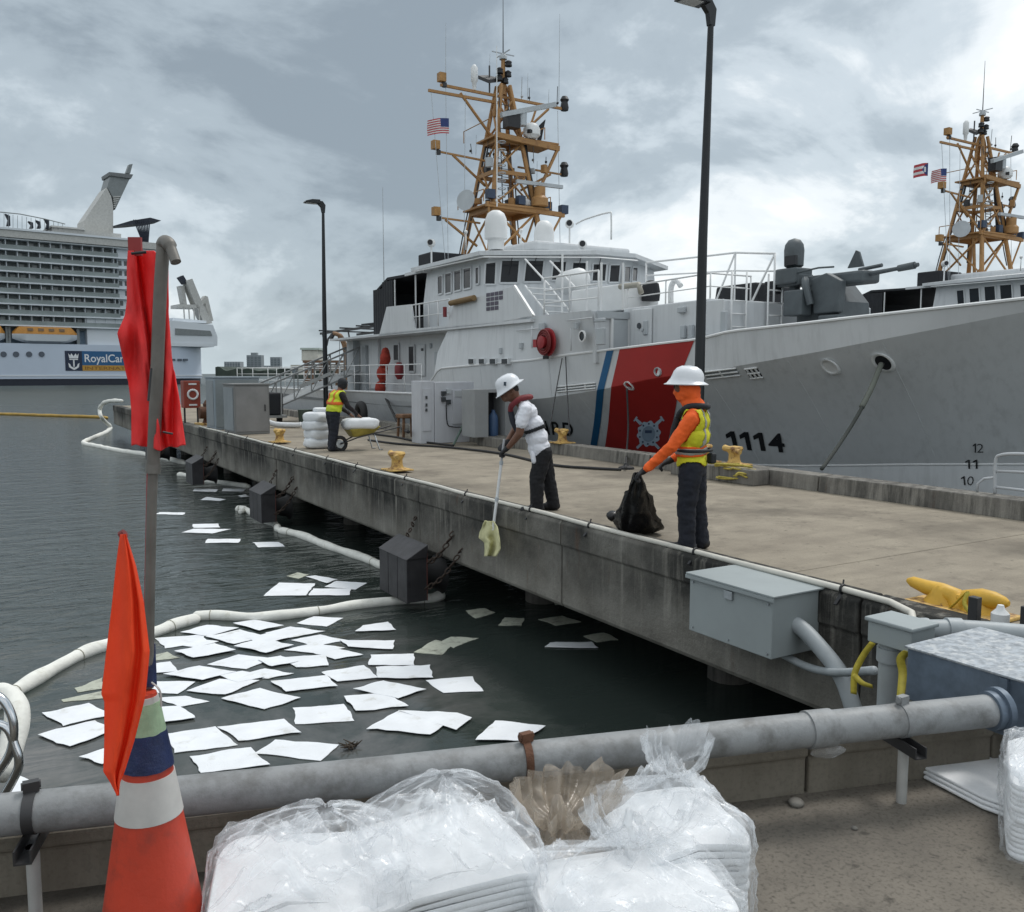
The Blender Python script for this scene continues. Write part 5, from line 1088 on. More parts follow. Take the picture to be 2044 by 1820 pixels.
# yellow barrier tape
tape = mat('yellow_tape', (.55, .45, .06), .5, var=.2, vs=20)
def ribbon(name, pts, w_, label, tw=0.):
    b = MB(); pt = smooth_path(pts, 5); q = []
    for i, c in enumerate(pt):
        d = (pt[min(i + 1, len(pt) - 1)] - pt[max(i - 1, 0)]).normalized(); s1 = d.cross(V((.5, .86, 0))).normalized(); s1 = Matrix.Rotation(tw * i, 3, d) @ s1; q += [c - s1 * w_ / 2, c + s1 * w_ / 2]
    b.add(q, [[2 * i, 2 * i + 1, 2 * i + 3, 2 * i + 2] for i in range(len(pt) - 1)]); o = b.build(name, tape, smooth=True); m = o.modifiers.new('t', 'SOLIDIFY'); m.thickness = .002
    return tag(o, label, 'tape', 'yellow barrier tape')
ribbon('barrier_tape', [D(1742, 1282, 4.9), D(1722, 1310, 4.95), D(1706, 1345, 4.98), D(1704, 1385, 5.0)], .035, 'yellow tape hanging left of the upright conduit', .05)
ribbon('barrier_tape', [D(1704, 1345, 4.98), D(1720, 1362, 4.95), D(1742, 1370, 4.9)], .03, 'yellow tape strand pulled across below the thin conduit', .05)
ribbon('barrier_tape', [D(1812, 1300, 4.75), D(1798, 1315, 4.8), D(1802, 1345, 4.8), D(1797, 1395, 4.75)], .045, 'yellow tape knotted between the upright conduit and the steel duct', .08)
ribbon('barrier_tape', [PX(1808, 1222, 6.4), PX(1835, 1212, 6.38), PX(1868, 1228, 6.32), PX(1900, 1210, 6.34), PX(1932, 1180, 6.34), PX(1925, 1205, 6.32), PX(1948, 1240, 6.32)], .03, 'yellow tape wrapped round the bright yellow cleat', .03)

# ------------------------------------------------------------------ grey cabinets far down the pier
def cabinet(x0, x1, y0, y1, zt, mt, label, panel):
    o = thing('cabinet', ((x0 + x1) / 2, (y0 + y1) / 2, 1.8), label, 'cabinet', 'grey cabinets on the pier')
    b = MB(); b.box(x0, x1, y0, y1, 1.8, zt); b.build('body', mt, o, bevel=.015)
    b = MB(); b.box(x0 + .04, x1 - .04, y0 - .02, y0 - .001, 1.88, zt - .06); b.build('door', panel, o, bevel=.006)
    b = MB(); b.box(x0 - .02, x0 - .001, y0 + .1, y1 - .1, 1.9, zt - .08); b.build('side_panel', grey_paint, o, bevel=.006)
    b = MB(); b.box(x0 - .03, x1 + .03, y0 - .04, y1 + .03, zt, zt + .04); b.build('roof', mt, o)
    b = MB(); b.box(x1 - .16, x1 - .13, y0 - .05, y0 - .021, 2.5, 2.7); b.build('handle', dark_steel, o)
cabinet(6.28, 7.34, 27.0, 28.4, 3.30, mat('cabinet_grey', (.21, .21, .205), .55, var=.06), 'plain grey steel cabinet, front one of the pair on the pier', mat('cabinet_grey_panel', (.23, .225, .22), .5))
cabinet(6.28, 7.75, 29.7, 31.0, 3.50, mat('cabinet_blue_grey', (.30, .35, .39), .5, var=.06), 'blue-grey steel cabinet, rear one of the pair on the pier', mat('cabinet_blue_panel', (.24, .27, .28), .5))
# red cabinet with white mark, on legs
o = thing('red_cabinet', (6.4, 33.6, 1.8), 'red steel cabinet with a white ring mark standing near the pier edge', 'cabinet'); redc = mat('cabinet_red', (.26, .045, .025), .6, var=.15)
a, c = PY(366, 760, 33.6), PY(401, 814, 33.6); b = MB(); b.box(a.x, c.x, 33.6, 34.2, c.z, a.z); b.build('body', redc, o, bevel=.02)
cc = V(((a.x + c.x) / 2 + .02, 33.585, (a.z + c.z) / 2)); b = MB(); b.tube([cc + V((.17 * math.cos(q), 0, .17 * math.sin(q))) for q in np.linspace(0, 2 * math.pi, 17)[:-1]], .04, 6, True); b.build('ring_mark', rail_white, o, smooth=True)
for dz in (.38, -.38): b = MB(); b.box(cc.x - .14, cc.x + .14, 33.58, 33.6, cc.z + dz - .03, cc.z + dz + .03); b.build('white_mark', rail_white, o)
for x in (a.x + .06, c.x - .06): b = MB(); b.bar((x, 33.9, 1.8), (x, 33.9, c.z), .06); b.build('leg', dark_steel, o)
o = thing('rusty_winch', (6.7, 33.0, 1.8), 'rusty brown mooring winch beside the red cabinet', 'winch')
b = MB(); b.cyl((6.35, 32.6, 2.25), (6.9, 32.6, 2.25), .22, n=14); b.build('drum', rust, o, smooth=40); b = MB(); b.lathe((6.7, 32.7, 1.8), [(.28, 0), (.2, .15), (.14, .5), (.2, .75), (.1, .9)], 12); b.build('post', rust, o, smooth=40); b = MB(); b.box(6.25, 7.0, 32.4, 33.0, 1.8, 1.88); b.build('base_plate', yellow_worn, o)

# ------------------------------------------------------------------ aluminium gangway stowed on the pier
alu = mat('aluminium', (.30, .31, .31), .5, metal=.4, var=.15, vs=3); o = thing('gangway', (9.5, 33, 1.8), 'grey aluminium gangway truss leaning up towards the ship stern', 'gangway')
A, B = V((8.2, 33.5, 2.1)), V((12.6, 34.6, 3.75)); off = V((.25, -.9, 0)); up = V((0, 0, .95))
for sgn in (0, 1):
    p0, p1 = A + off * sgn, B + off * sgn
    for u_ in (V(), up): b = MB(); b.bar(p0 + u_, p1 + u_, .06); b.build('chord', alu, o)
    for i in range(7):
        t = i / 6; q = p0 + (p1 - p0) * t; b = MB(); b.bar(q, q + up, .04); b.build('upright', alu, o)
        if i < 6: q2 = p0 + (p1 - p0) * ((i + 1) / 6); b = MB(); b.bar(q, q2 + up, .03); b.build('diagonal', alu, o)
b = MB(); b.extr([A, B, B + off, A + off], (0, 0, .03)); b.build('walkway', alu, o)
for x in (8.4, 8.5): b = MB(); b.cyl((x, 33.5 - (.9 if x > 8.45 else 0), 1.98), (x + .08, 33.5 - (.9 if x > 8.45 else 0), 1.98), .18, n=12); b.build('wheel', rubber, o, smooth=40)
b = MB(); b.bar(PX(598, 772, 9.5), PX(660, 745, 10.5), .12); b.build('boom_arm', alu, o)
o = thing('equipment_trailer', (8.2, 31.8, 1.8), 'dark equipment trailer right of the grey cabinets', 'trailer')
b = MB(); b.box(7.9, 9.1, 31.6, 33.0, 2.15, 2.95); b.build('body', black_cloth, o, bevel=.05); b = MB(); b.box(7.8, 9.2, 31.5, 33.1, 2.05, 2.14); b.build('bed', alu, o)
for x in (7.9, 9.05): b = MB(); b.cyl((x, 32.2, 2.0), (x + .12, 32.2, 2.0), .2, n=14); b.build('wheel', rubber, o, smooth=40)
for x in (8.0, 9.0): b = MB(); b.bar((x, 31.55, 2.1), (x + .02, 31.55, 3.15), .05); b.build('upright', alu, o)
o = MB(); o.lathe((9.7, 31.0, 1.8), [(.2, 0), (.22, .05), (.25, .5), (.27, .55)], 14); tag(o.build('drum', mat('green_drum', (.06, .085, .07), .6), smooth=40), 'dark green drum between the trailer and the far worker', 'drum')

# ------------------------------------------------------------------ white shore-power cabinets, locker
wp = mat('cabinet_white', (.50, .515, .55), .5, var=.05, vs=1.5, streak=.15)
o = thing('power_cabinet', (10.5, 21.4, 1.8), 'tall white shore power cabinet with meters, on the right side of the pier', 'cabinet')
x0, x1 = PY(840, 800, 21.0).x, PY(946, 800, 21.0).x; xm = PY(868, 800, 21.0).x
b = MB(); b.box(x0, xm - .01, 21.02, 21.6, 1.8, 3.45); b.build('left_bay', wp, o, bevel=.01); b = MB(); b.box(xm, x1, 21.0, 21.7, 1.8, 3.42); b.build('right_bay', wp, o, bevel=.01)
dk = mat('meter_dark', (.05, .055, .06), .3)
def on_front(name, u0, v0, u1, v1, mt, th=.03, y=21.0, parent=o): a, c = PY(u0, v0, y), PY(u1, v1, y); b = MB(); b.box(a.x, c.x, y - th, y - .001, c.z, a.z); return b.build(name, mt, parent, bevel=.005)
on_front('door', 902, 778, 938, 845, wp); on_front('sign', 907, 780, 925, 792, mat('sign_pale', (.40, .42, .43), .5), .045); on_front('door', 843, 775, 860, 860, wp, .02, 21.02)
for u, v in ((884, 785), (894, 781), (884, 797), (894, 802)): on_front('meter', u - 4, v - 4.5, u + 4, v + 4.5, dk if v > 783 else lightgrey, .07)
for u, v in ((849, 790), (849, 805), (849, 815)): on_front('handle', u, v, u + 3, v + 6, dk, .05, 21.0)
b = MB(); b.tube(smooth_path([PY(891, 806, 20.95), PY(893, 845, 20.95), PY(905, 852, 20.95), PY(930, 852, 20.95)], 4), .015, 6); b.build('cable', black_paint, o, smooth=True)
o = thing('steel_locker', (11.2, 19.5, 2.03), 'open grey steel locker with a dark inside beside the white power cabinet', 'locker')
x0, x1 = PY(947, 800, 19.5).x, PY(1024, 800, 19.5).x; xa, xb_ = PY(975, 800, 19.5).x, PY(1009, 800, 19.5).x; zt = PY(980, 777, 19.5).z; lk = mat('locker_grey', (.27, .28, .285), .6, var=.08)
b = MB(); b.box(x0, xa, 19.5, 20.2, 2.03, zt); b.build('left_panel', lk, o, bevel=.008); b = MB(); b.box(xb_, x1, 19.5, 20.2, 2.03, zt); b.build('right_panel', lk, o, bevel=.008); b = MB(); b.box(xa + .001, xb_ - .001, 19.5, 20.2, zt - .08, zt - .002); b.build('lintel', lk, o); b = MB(); b.box(xa + .001, xb_ - .001, 20.12, 20.2, 2.04, zt - .081); b.build('back', black_paint, o)
b = MB(); b.lathe(((xa + xb_) / 2 + .03, 19.75, 2.03), [(.12, 0), (.13, .05), (.13, .45), (.11, .55), (.05, .62), (.05, .68)], 14); tag(b.build('gas_bottle', mat('bottle_blue', (.05, .10, .20), .5), smooth=40), 'blue bottle standing inside the open grey locker', 'bottle')

# ------------------------------------------------------------------ stool, tyre, hoses, lines
o = thing('stool', (10.9, 24.3, 1.8), 'rusty brown stool on the pier left of the white power cabinet', 'stool'); sb = mat('stool_brown', (.16, .085, .045), .8, var=.3, vs=8)
c = G(820, 856); b = MB(); b.obox((10.35, 23.4, 2.42), .55, .5, .12); b.build('seat', sb, o, bevel=.03)
for dx in (-.22, .22):
    for dy in (-.2, .2): b = MB(); b.bar((10.35 + dx, 23.4 + dy, 1.8), (10.35 + dx * .9, 23.4 + dy * .9, 2.37), .06); b.build('leg', sb, o)
b = MB(); c = V((11.3, 29.6, 2.25)); b.tube([c + V((.1 * math.sin(q) * 0, .30 * math.cos(q), .30 * math.sin(q))) for q in np.linspace(0, 2 * math.pi, 21)[:-1]], .13, 10, True)
tag(b.build('tyre', rubber, smooth=True), 'black tyre standing against the far right curb behind the wheelbarrow', 'tyre')
def line(name, pts, r_, mt, label, cat, k_=8): b = MB(); b.tube(smooth_path(pts, k_), r_, 7); return tag(b.build(name, mt, smooth=True), label, cat)
hz_ = ZD + .03
line('hose', [G(735, 878, hz_), G(800, 886, hz_), G(900, 893, hz_), G(1000, 905, hz_), G(1100, 927, hz_), G(1180, 934, hz_), G(1240, 937, hz_)], .028, rubber, 'black hose lying across the pier deck behind the white-shirted worker', 'hose')
line('hose', [G(745, 866, hz_), G(790, 872, hz_), G(830, 880, hz_), G(905, 889, hz_)], .028, rubber, 'black hose running on the deck in front of the white power cabinet', 'hose')
line('hose', [PY(948, 825, 20.9), PY(930, 838, 20.6), PY(918, 862, 20.3), G(905, 888, hz_)], .03, mat('green_hose', (.07, .11, .09), .6), 'dull green hose drooping from the power cabinet to the deck', 'hose')
line('hose', [PX(768, 790, 12.3), PX(785, 825, 11.8), PX(800, 852, 11.4), G(815, 862, 2.1)], .045, rubber, 'thick black hose hanging from the aft ship rail to the pier', 'hose')
line('hose', [PY(1257, 775, 15.4) - V((.08, 0, 0)), PX(1254, 850, 12.0), PX(1251, 900, 11.45), G(1249, 935, 1.85)], .022, rubber, 'black cable hanging down the red ship stripe to the pier', 'cable')
cf = COL.objects[-1]; b = MB(); q = G(1250, 936); b.lathe((q.x, q.y, 1.8), [(.16, 0), (.15, .04), (.06, .07), (.03, .12)], 12); b.build('cable_foot', rubber, cf, smooth=40)
line('mooring_line', [hit_hull(1122, 715, .05), PX(1110, 780, 11.9), PX(1096, 862, 11.4)], .014, dark_steel, 'left thin mooring line running down the ship side by the lettering', 'rope', 4)
line('mooring_line', [hit_hull(1129, 712, .05), PX(1132, 780, 12.0), PX(1137, 870, 11.4)], .014, dark_steel, 'right thin mooring line running straight down to the pier by the lettering', 'rope', 4)
hw = hit_hull(1766, 724, .03); e_ = PX(1640, 936, 11.45); mid = (hw + e_) / 2
line('mooring_line', [hw + V((-.05, 0, -.02)), hw * .62 + e_ * .38 + V((0, 0, -.12)), hw * .3 + e_ * .7 + V((0, 0, -.10)), e_], .032, mat('dark_rope', (.05, .055, .05), .9, bump=.5, bs=60), 'dark mooring line from the bow hawse hole down to the pier curb', 'rope')
line('mooring_line', [hw + V((-.07, .02, -.02)), hw * .8 + e_ * .2 + V((-.02, 0, -.07)), hw * .62 + e_ * .38 + V((-.01, 0, -.12))], .05, mat('chafe_sleeve', (.14, .15, .13), .95), 'grey chafing sleeve round the upper part of the bow mooring line', 'sleeve')
# yellow rope heap on the plinth
yr = mat('yellow_rope', (.42, .34, .07), .85, var=.3, vs=30)
pts = []; random.seed(3)
for i in range(46): a = i * .9; pts.append(V((10.78 + .14 * math.cos(a) + random.uniform(-.10, .06), 10.75 + .32 * math.sin(a * .8) + random.uniform(-.15, .15), 1.86 + .24 * max(0, 1 - i / 40) + random.uniform(0, .06))))
line('rope_heap', pts, .017, yr, 'yellow rope heap spilling off the concrete plinth of the twin bollards', 'rope', 4)
# tubular hand rail at the curb, far right
o = MB(); q = lambda u, v: PX(u, v, 11.45)
o.tube(smooth_path([q(1986, 985), q(1987, 922), q(1998, 908), q(2040, 906), q(2100, 912)], 4), .022, 8); o = o.build('boarding_rail', mat('rail_pale_grey', (.45, .47, .49), .4), smooth=True); tag(o, 'pale tubular boarding ladder rail behind the curb at the right edge', 'rail')
for pts in ([q(1987, 972), q(2100, 985)], [q(1950, 985), q(1952, 965), q(1965, 955), q(1986, 953)], [q(1987, 940), q(2100, 945)]): b = MB(); b.tube(pts, .018, 8); b.build('rung', mat('rail_pale_grey', (.45, .47, .49)), o, smooth=True)

# ------------------------------------------------------------------ wheelbarrow, stacked bundles, boom offcut by the far worker
whb = mat('bundle_white', (.72, .74, .76), .8, var=.08, vs=4, bump=.3, bs=6)
def pillow(c, sx, sy, sz, seed, rz=0.):
    b = MB(); n_, k_ = 18, 10; Q = Matrix.Rotation(rz, 3, 'Z'); rings = []
    for j in range(k_ + 1):
        t = -math.pi / 2 + math.pi * j / k_; rr = max(.01, math.cos(t)) ** .35; z = math.sin(t); z = math.copysign(abs(z) ** .8, z)
        ring = []
        for i in range(n_):
            a = 2 * math.pi * i / n_; cx_, sy_ = math.cos(a), math.sin(a); e = .45; x = math.copysign(abs(cx_) ** e, cx_); y = math.copysign(abs(sy_) ** e, sy_)
            w_ = 1 + .10 * noise.noise((x * 2 + seed, y * 2, z * 2)); ring.append(V(c) + Q @ V((x * sx / 2 * rr * w_, y * sy / 2 * rr * w_, z * sz / 2 * w_)))
        rings.append(ring)
    b.loft(rings); return b
for i, (z, dx, l_) in enumerate(((1.93, 0, 'bottom bundle'), (2.15, .03, 'second bundle from the bottom'), (2.37, -.02, 'third bundle from the bottom'), (2.57, .02, 'top bundle'))):
    tag(pillow((6.95 + dx, 21.15, z), .68, .62, .27, i * 3.3, .2 * i).build('pad_bundle', whb, smooth=True), 'white wrapped absorbent bundle, %s of the stack beside the far worker' % l_, 'bundle', 'stacked white bundles')
b = pillow((7.0, 21.1, 2.74), .34, .3, .14, 9); tag(b.build('pad_bundle', whb, smooth=True), 'small white bundle lying on top of the bundle stack', 'bundle', 'stacked white bundles')
o = thing('wheelbarrow', (7.85, 20.2, 1.8), 'yellow wheelbarrow loaded with a white bundle in front of the far worker', 'wheelbarrow')
wx, wy = 7.62, 20.1; tray = [(-.2, -.16, 2.12), (.30, -.14, 2.18), (.30, .14, 2.18), (-.2, .16, 2.12)]; rim = [(-.32, -.28, 2.32), (.48, -.24, 2.38), (.48, .24, 2.38), (-.32, .28, 2.32)]
b = MB(); b.loft([[V((wx + a, wy + c, z)) for a, c, z in tray], [V((wx + a, wy + c, z)) for a, c, z in rim]]); b.build('tray', mat('barrow_yellow', (.32, .26, .05), .55, var=.25, vs=6), o, bevel=.03)
b = MB(); b.tube([V((wx - .5 + .16 * math.cos(q), wy, 1.97 + .16 * math.sin(q))) for q in np.linspace(0, 2 * math.pi, 15)[:-1]], .045, 8, True); wl_ = b.build('wheel', rubber, o, smooth=True); b = MB(); b.cyl((wx - .5, wy - .04, 1.97), (wx - .5, wy + .04, 1.97), .10, n=10); b.build('rim', steel, wl_)
for sgn in (-1, 1):
    b = MB(); b.tube([(wx - .5, wy + .06 * sgn, 1.97), (wx - .1, wy + .18 * sgn, 2.12), (wx + .95, wy + .28 * sgn, 2.35)], .018, 6); b.build('handle', dark_steel, o, smooth=True)
    b = MB(); b.tube([(wx + .3, wy + .2 * sgn, 2.2), (wx + .42, wy + .24 * sgn, 1.81), (wx + .5, wy + .24 * sgn, 1.81)], .016, 6); b.build('leg', steel, o, smooth=True)
tag(pillow((wx + .02, wy, 2.44), .86, .58, .28, 4.4).build('pad_bundle', whb, smooth=True), 'large white bundle lying in the yellow wheelbarrow', 'bundle')
b = MB(); p0 = G(530, 853); b.tube(smooth_path([p0 + V((0, 0, .25)), p0 + V((.25, -.3, .12)), p0 + V((.75, -.9, .10)), p0 + V((.9, -1.1, .12))], 4), [.09] * 12 + [.10], 10); tag(b.build('boom_offcut', whb, smooth=True), 'short curved piece of white boom lying on the deck right of the cabinets', 'boom')
# ------------------------------------------------------------------ absorbent booms on the water
boom_m = mat('boom_sock_white', (.76, .76, .71), .85, var=.10, vs=5, bump=.45, bs=14, dirt=(.42, .40, .30), dscale=3, dlo=.58, dhi=.78)
def boom(pts, r_, label, k_=7, mt=None, joints=()):
    pt = smooth_path(pts, k_); n_ = len(pt); L_ = 0; rr = []
    for i, p in enumerate(pt):
        if i: L_ += (pt[i] - pt[i - 1]).length
        e = min(1, .35 + min(i, n_ - 1 - i) * .4); rr.append(r_ * e * (1 + .10 * math.sin(L_ * 5 + r_ * 90) + .14 * noise.noise((L_ * 3.1, r_ * 40, len(pts)))))
    b = MB(); b.tube(pt, rr, 14); o = b.build('absorbent_boom', mt or boom_m, smooth=True); tag(o, label, 'boom', 'white absorbent booms' if mt is None else None)
    for i in joints:
        d = (pt[min(i + 1, n_ - 1)] - pt[max(i - 1, 0)]).normalized(); x = d.orthogonal().normalized(); y = d.cross(x); b = MB()
        b.tube([pt[i] + (x * math.cos(q) + y * math.sin(q)) * rr[i] * 1.02 for q in np.linspace(0, 2 * math.pi, 13)[:-1]], .008, 5, True); b.build('cord', mat('boom_cord', (.35, .34, .28), .9), o, smooth=True)
    return o
W = lambda u, v, z=.045: G(u, v, z)
boom([W(-60, 1440), W(18, 1388), W(95, 1342), W(165, 1305), W(215, 1288), W(310, 1262), W(350, 1247), W(398, 1234)], .088, 'white boom curving from the left edge past the cone towards the pads', joints=(8, 20, 40))
boom([W(383, 1232), W(430, 1229), W(520, 1232), W(620, 1222), W(720, 1207), W(800, 1199), W(860, 1195), W(886, 1184, .1)], .080, 'straight white boom leading to the fender nearest the quay', joints=(6, 22, 40))
boom([W(470, 1016), W(492, 1018), W(522, 1036), W(548, 1046), W(556, 1058)], .085, 'short bent white boom in front of the middle fender', joints=(3, 24))
boom([W(555, 1058), W(600, 1068), W(650, 1088), W(700, 1105), W(735, 1117), W(765, 1131)], .090, 'white boom running along the pier to the nearest fender', joints=(4, 30))
boom([W(490, 1012, .08), W(484, 1020, .05), W(478, 1022, .05)], .06, 'stub end of white boom lying over the bent boom')
boom([W(354, 947), W(380, 950), W(420, 960), W(460, 966), W(500, 971)], .09, 'white boom between the middle and third fenders')
boom([W(372, 925), W(330, 915), W(290, 907), W(240, 900), W(195, 891), W(167, 884), W(185, 874), W(212, 862), W(222, 852)], .12, 'kinked white boom floating off the end of the pier')
boom([W(222, 852), PX(204, 835, 5.5), PX(199, 818, 5.5), PX(206, 805, 5.6), PX(222, 800, 5.8), PX(245, 800, 6.2)], .11, 'white boom hauled up over the far end of the pier')
boom([W(-200, 822, .1), W(0, 826, .1), W(90, 829, .1), W(190, 832, .1), W(215, 834, .1)], .13, 'long yellow containment boom across the water at far left', mt=mat('boom_yellow', (.40, .25, .045), .6, var=.2, vs=2))
boom([D(-30, 1388, 4.6), D(5, 1382, 4.5), D(30, 1402, 4.4), D(34, 1440, 4.3), D(22, 1490, 4.2), D(2, 1560, 4.1)], .052, 'white boom end drawn up round the steel rail at the left edge')

# ------------------------------------------------------------------ floating absorbent pads
pad_m = mat('absorbent_pad', (.76, .785, .815), .9, var=.06, vs=3, bump=.3, bs=70, dirt=(.44, .43, .37), dscale=3.2, dlo=.57, dhi=.80)
pad_g = mat('soaked_pad', (.46, .48, .40), .8, var=.2, vs=5, bump=.3, bs=40, dirt=(.16, .16, .13), dscale=5, dlo=.48, dhi=.66)
c3 = lambda q: [(x * .4844, 1101.8 + .4844 * y) for x, y in q]; c4 = lambda q: [(159.7 + .3672 * x, 766.5 + .3672 * y) for x, y in q]
near = [[(1085, 178), (1150, 125), (1300, 128), (1258, 178)], [(1272, 176), (1290, 148), (1445, 150), (1440, 176)], [(1262, 98), (1300, 95), (1392, 110), (1345, 126)], [(1335, 142), (1385, 118), (1515, 125), (1465, 152)]]
mid = [[(640, 352), (840, 338), (852, 372), (680, 394)], [(745, 328), (850, 298), (985, 310), (860, 345)], [(850, 345), (985, 318), (1105, 345), (965, 376)], [(960, 290), (1050, 277), (1170, 300), (1070, 320)], [(1220, 292), (1290, 264), (1415, 270), (1345, 305)], [(1095, 330), (1200, 305), (1335, 325), (1170, 355)], [(1465, 325), (1500, 300), (1600, 285), (1630, 318)], [(965, 385), (1075, 352), (1210, 380), (1095, 412)], [(1200, 360), (1320, 338), (1430, 362), (1290, 385)], [(1170, 400), (1290, 375), (1425, 392), (1320, 415)], [(1395, 360), (1440, 388), (1618, 397), (1625, 363)], [(715, 405), (880, 375), (975, 400), (800, 432)], [(855, 460), (980, 420), (1130, 436), (1010, 480)], [(1158, 432), (1345, 420), (1352, 465), (1220, 472)], [(1522, 462), (1530, 420), (1705, 417), (1712, 463)], [(675, 500), (820, 465), (970, 490), (830, 525)], [(965, 505), (1090, 478), (1210, 498), (1110, 520)], [(620, 460), (700, 448), (732, 490), (630, 495)], [(1320, 492), (1500, 463), (1560, 515), (1390, 530)], [(1545, 470), (1770, 463), (1785, 515), (1555, 517)], [(590, 530), (808, 530), (735, 582), (600, 575)], [(765, 570), (900, 520), (1065, 528), (930, 585)], [(1115, 528), (1345, 505), (1390, 548), (1175, 572)], [(1455, 560), (1580, 527), (1755, 562), (1640, 600)], [(1755, 525), (1945, 510), (1990, 570), (1825, 578)], [(910, 600), (1070, 558), (1235, 600), (1085, 645)], [(1420, 590), (1600, 580), (1685, 630), (1475, 652)]]
mid += [[(1010, 352), (1110, 330), (1190, 350), (1090, 376)], [(700, 372), (800, 352), (900, 366), (800, 392)], [(1290, 412), (1400, 398), (1500, 420), (1380, 440)], [(900, 505), (1000, 488), (1090, 512), (980, 534)], [(1060, 440), (1160, 425), (1230, 448), (1120, 468)], [(640, 600), (760, 590), (860, 612), (740, 636)]]
front = [[(1210, 640), (1420, 625), (1460, 692), (1215, 708)], [(165, 660), (370, 620), (455, 670), (265, 712)], [(150, 748), (390, 690), (470, 730), (290, 797)], [(600, 640), (740, 632), (812, 678), (630, 702)], [(680, 745), (890, 718), (978, 793), (720, 825)], [(900, 718), (1165, 685), (1243, 738), (985, 775)], [(1510, 725), (1645, 650), (1860, 690), (1775, 748)], [(1640, 650), (1885, 660), (1945, 680), (1880, 730), (1790, 722)], [(1055, 825), (1130, 770), (1397, 790), (1325, 858)], [(778, 840), (1030, 800), (1108, 875), (830, 908)], [(330, 838), (440, 805), (500, 842), (420, 872)], [(1958, 770), (2044, 690), (2250, 715), (2150, 775)], [(30, 985), (80, 915), (150, 950), (70, 1000)]]
far = [[(415, 705), (430, 695), (575, 697), (560, 710)], [(610, 580), (625, 567), (750, 570), (740, 584)], [(770, 580), (780, 566), (900, 568), (890, 582)], [(655, 628), (690, 612), (790, 625), (760, 633)], [(615, 780), (610, 760), (750, 757), (760, 778)], [(552, 805), (620, 785), (820, 787), (720, 810)], [(680, 862), (695, 840), (875, 840), (865, 860)], [(940, 858), (1080, 857), (1115, 880), (970, 886)], [(860, 605), (900, 598), (918, 610), (880, 613)]]
soak = [c3(q) for q in ([(255, 605), (430, 570), (440, 600), (260, 615)], [(310, 560), (420, 515), (430, 560), (320, 575)], [(620, 425), (690, 410), (740, 435), (640, 445)], [(1180, 98), (1225, 82), (1272, 92), (1230, 108)])] + [[(825, 1301), (868, 1276), (905, 1283), (882, 1306)], [(880, 1280), (900, 1270), (956, 1272), (905, 1292)], [(930, 1218), (965, 1213), (988, 1222), (950, 1234)], [(995, 1247), (1006, 1232), (1047, 1233), (1040, 1248)], [(1075, 1235), (1120, 1228), (1160, 1240), (1110, 1248)], [(1165, 1268), (1205, 1262), (1235, 1275), (1190, 1281)], [(1100, 1198), (1140, 1195), (1150, 1203), (1110, 1206)]]
def pad(quad, z, mt, label, group, seed):
    q = [G(u, v, z) for u, v in quad]; n_ = 6
    if len(q) == 5: q = q[:4]
    a, b_, c, d = q; m = MB(); vs = []
    for j in range(n_ + 1):
        for i in range(n_ + 1):
            s_, t = i / n_, j / n_; p = (a * (1 - s_) + b_ * s_) * (1 - t) + (d * (1 - s_) + c * s_) * t; e = .009 * noise.noise((p.x * 3, p.y * 3, seed)); ed = min(s_, 1 - s_, t, 1 - t)
            p = p + V((.03 * noise.noise((p.x * 6, p.y * 6, seed + 5)), .03 * noise.noise((p.x * 6, p.y * 6, seed + 9)), max(-z + .006, e * .5 - .004 * (ed < .05)))); vs.append(p)
    up = (b_ - a).cross(d - a).z > 0
    fs = [[j * (n_ + 1) + i, j * (n_ + 1) + i + 1, (j + 1) * (n_ + 1) + i + 1, (j + 1) * (n_ + 1) + i] for j in range(n_) for i in range(n_)]
    m.add(vs, fs if up else [f[::-1] for f in fs]); o = m.build('absorbent_pad', mt); mm = o.modifiers.new('t', 'SOLIDIFY'); mm.thickness = .0045; mm.offset = -1
    return tag(o, label, 'pad', group)
ORD = ['first', 'second', 'third', 'fourth', 'fifth', 'sixth', 'seventh', 'eighth', 'ninth', 'tenth', 'eleventh', 'twelfth']
def cen(q): p = sum((G(u, v, 0) for u, v in q), V()) / len(q); return p
_all = [(c3(q), 'mid') for q in mid] + [(c3(q), 'front') for q in front]; _all.sort(key=lambda e: sum(p[1] for p in e[0]) / len(e[0]), reverse=True)
_rows = [_all[i:i + 5] for i in range(0, len(_all), 5)]
LAB = {}
for r_, row in enumerate(_rows):
    row.sort(key=lambda e: sum(p[0] for p in e[0]))
    for k_, (q, w_) in enumerate(row): LAB[tuple(q)] = '%s white floating pad from the left in the %s row back from the quay pipe' % (ORD[k_], ORD[r_])
for i, q in enumerate(near): pad(c3(q), .016 + .004 * (i % 3), pad_m, ('left large', 'front right', 'small rear', 'rear right')[i] + ' white pad in the cluster of four left of the nearest fender', 'white pads beside the nearest fender', i)
for i, q in enumerate(mid): pad(c3(q), .014 + .006 * (i % 4), pad_m, LAB[tuple(c3(q))], 'floating pads in the middle of the boomed area', 10 + i)
for i, q in enumerate(front): pad(c3(q), .014 + .006 * (i % 4), pad_m, LAB[tuple(c3(q))], 'floating pads nearest the quay', 50 + i)
for i, q in enumerate(far): pad(c4(q), .016, pad_m, ('leftmost of the far white pads, just right of the metal pole', 'far white pad lying left of the small pair by the middle fender', 'far white pad right of the small pair by the middle fender', 'far white pad floating just below the small pair by the middle fender', 'rear one of two touching far pads between the pole and the bent boom', 'front one of two touching far pads between the pole and the bent boom', 'far white pad floating below the two touching far pads', 'far white pad below the bent white boom', 'tiny far white pad nearest the middle fender')[i], 'far floating pads', 80 + i)
pad([(1088, 1291), (1098, 1281), (1180, 1280), (1192, 1292)], .018, pad_m, 'single clean white pad floating in the dark under the pier edge', None, 120)
